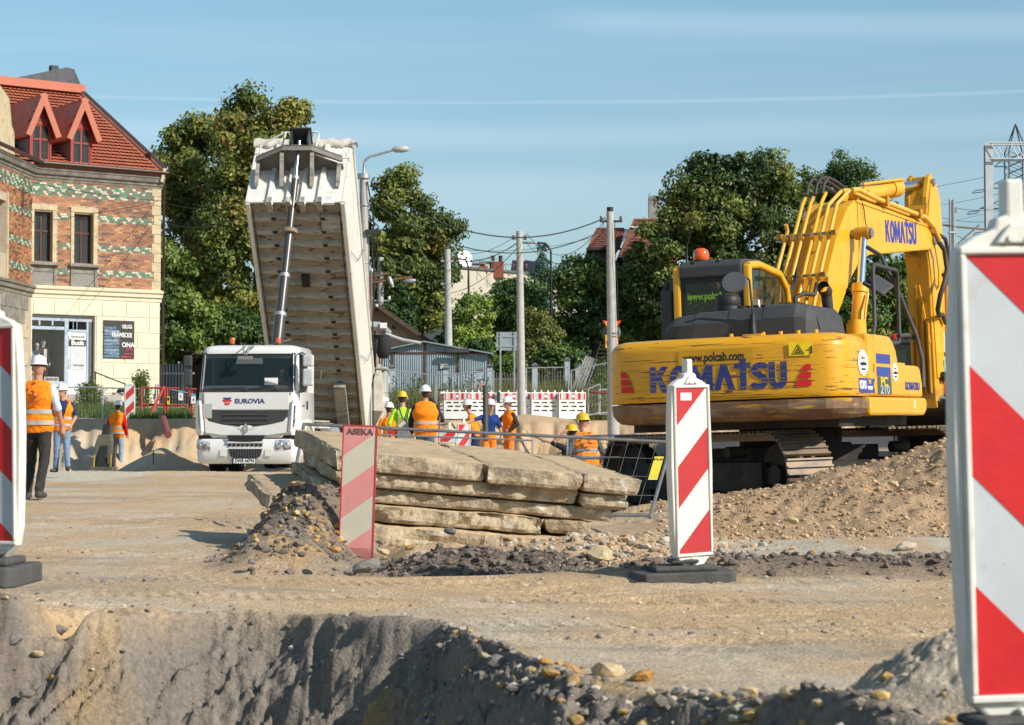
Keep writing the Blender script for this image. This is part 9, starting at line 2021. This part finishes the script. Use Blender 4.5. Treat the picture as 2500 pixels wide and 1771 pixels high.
hl_=MB().lathe([(0,0),(.09,.02),(.10,.06),(0,.1)],12,tuple(q(946,980,-.9))).build('headlight',mat('lit_lamp',(.9,.8,.6),.3,emis=((1,.85,.6),6)),t)
MB().tube([q(940,960,-.8),q(958,962,-.8),q(956,992,-.8),q(940,990,-.8)],.02,4,closed=True).build('lamp_guard',MT['black'],t)
b=MB();c0=P(937,842,Yp-1.2)
rg=[]
for i,(z_,w_,d_)in enumerate(((.32,.05,.05),(.28,.16,.12),(.1,.20,.18),(-.2,.22,.2),(-.36,.18,.16),(-.42,.1,.08))):rg.append([c0+Vector((w_*(1+.12*math.sin(3*a+i))*math.cos(a),d_*math.sin(a),z_))for a in np.linspace(0,6.2832,13)[:-1]])
bp_=b.loft(rg).tube([c0+Vector((0,0,.32)),c0+Vector((.02,0,.44)),c0+Vector((.05,0,.32))],.012,4).tube([c0+Vector((.12,-.1,-.3)),c0+Vector((.2,-.1,-.55)),c0+Vector((.22,-.1,-.62))],.015,4).build('backpack',mat('black_nylon',(.016,.016,.018),.8,0,.3,9,bump=.6,bscale=14));tag(bp_,'black backpack hanging from the grey paving machine','backpack')
# small roller-like tool in front of the lime shirted man
t=thing('floor_saw','low grey and red machine with a cream grip below the lime shirted man','machine',P(985,1075,38));q=lambda px,py,y=0:P(px,py,38)-t.location+Vector((0,y,0))
MB().loft([[q(946,1058),q(1000,1062),q(1000,1062,.5),q(946,1058,.5)],[q(944,1040),q(978,1046),q(978,1046,.5),q(944,1040,.5)]],smooth=False).build('cover',MT['galv'],t,bev=.01)
MB().b2(tuple(q(948,1062,-.03)),tuple(q(978,1048,.4))).build('red_body',MT['red'],t,bev=.02);MB().cyl(q(974,1042,-.05),q(988,1030,-.05),.045,n=12).build('grip',mat('cream_grip',(.6,.54,.42),.6),t)
MB().cyl(q(985,1062,-.1),q(985,1062,.3),.12,n=16).build('wheel',MT['steel'],t)
tag(MB().tube([P(1186,1075,40),P(1185,944,40.5)],.055,10).build('pipe',mat('dark_pipe',(.05,.05,.05),.6)),'dark upright pipe between the orange and the blue shirted workers','pipe')
tag(MB().tube([P(1072,1085,40),P(1073,1018,40)],.018,6).build('rod',mat('rusty_rod',(.2,.12,.08),.8)),'thin rusty rod standing left of the small board','rod')
# steel ramp and stair parts behind the right fence
t=thing('steel_ramp','weathered steel ramp lying at a slant in front of the metal stair','ramp',P(1420,960,78));q=lambda px,py,y=0:P(px,py,78)-t.location+Vector((0,y,0))
for k in range(5):MB().add([q(1394+k*8,952,.0),q(1400+k*8,952,.0),q(1436+k*6,868+k*2,.4),q(1430+k*6,868+k*2,.4),q(1394+k*8,952,.1),q(1400+k*8,952,.1),q(1436+k*6,868+k*2,.5),q(1430+k*6,868+k*2,.5)],[(0,1,2,3),(7,6,5,4),(0,4,5,1),(1,5,6,2),(2,6,7,3),(3,7,4,0)]).build('plank',mat('grey_plank',(.24,.24,.22),.8,0,.3,4),t)
t=thing('metal_stair','narrow metal stair leaning up towards the right concrete pole','stair',P(1470,960,77));q=lambda px,py,y=0:P(px,py,77)-t.location+Vector((0,y,0))
for dx in(0,26):MB().tube([q(1430+dx,948),q(1466+dx,838)],.03,5).build('stringer',MT['darkmetal'],t)
for k in range(11):MB().b2(tuple(q(1432+k*3.4,944-k*10)),tuple(q(1454+k*3.4,942-k*10,.18))).build('step',MT['darkmetal'],t)
# ---------------------------------------------------------------- wheel loader half hidden behind the excavator
Yl=37.;zl=TZ(X(2230,Yl),Yl);t=thing('wheel_loader','yellow wheel loader with a black cab half hidden behind the excavator boom','loader',(X(2240,Yl),Yl,zl));q=lambda px,py,y=0:P(px,py,Yl)-t.location+Vector((0,y,0))
MB().b2(tuple(q(2198,835,1)),tuple(q(2330,822,2.6))).build('cab_roof',MT['black'],t,bev=.03)
for px in(2202,2262,2322):MB().b2(tuple(q(px,1000,1.0)),tuple(q(px+8,836,1.1))).build('cab_post',MT['black'],t)
MB().b2(tuple(q(2206,960,1.1)),tuple(q(2322,836,1.13))).build('cab_window',m_cabgl,t);MB().b2(tuple(q(2206,980,1.14)),tuple(q(2322,950,2.4))).build('cab_base',m_yel,t)
MB().b2(tuple(q(2318,965,.8)),tuple(q(2345,812,2))).build('engine_side',mat('charcoal_panel',(.04,.045,.055),.5),t,bev=.03);MB().b2(tuple(q(2327,960,.76)),tuple(q(2329,830,.79))).build('orange_edge',mat('orange_edge',(.75,.12,.04),.4),t)
MB().lathe([(.10,0),(.10,.06),(.06,.12),(0,.13)],14,tuple(q(2224,822,1.5))).build('beacon_lamp',MT['red'],t)
MB().b2(tuple(q(2106,1062,.2)),tuple(q(2124,1030,.8))).build('yellow_frame',m_yel,t);MB().b2(tuple(q(2124,1060,.5)),tuple(q(2140,1028,.9))).build('side_glass',m_cabgl,t)
MB().loft([[q(2140+55*u,1058-28*math.sin(math.pi*min(1,u+.1))*(1-.3*u),y)for u in np.linspace(0,1,9)]for y in(0,1.8)],closed=False,caps=False).build('bucket_shell',mat('sand_yellow',(.62,.42,.14),.5),t)
MB().b2(tuple(q(2150,1075,.3)),tuple(q(2330,1030,2.2))).build('chassis',m_yel,t,bev=.05)
for px in(2200,2300):
    c0=q(px,1078,.0);w_=MB().cyl(c0+Vector((0,0,0)),c0+Vector((0,.5,0)),.62,n=28).build('tyre',MT['rubber'],t,bev=.04)
    for k in range(22):MB(Matrix.Translation(c0+Vector((0,.25,0)))@Matrix.Rotation(k*6.2832/22,4,'Y')).box((0,0,.63),(.08,.46,.07),Matrix.Rotation(.35,3,'Z')).build('lug',MT['rubber'],w_)
    MB().cyl(c0+Vector((0,-.01,0)),c0+Vector((0,.02,0)),.32,n=20).build('rim',m_yel,t)
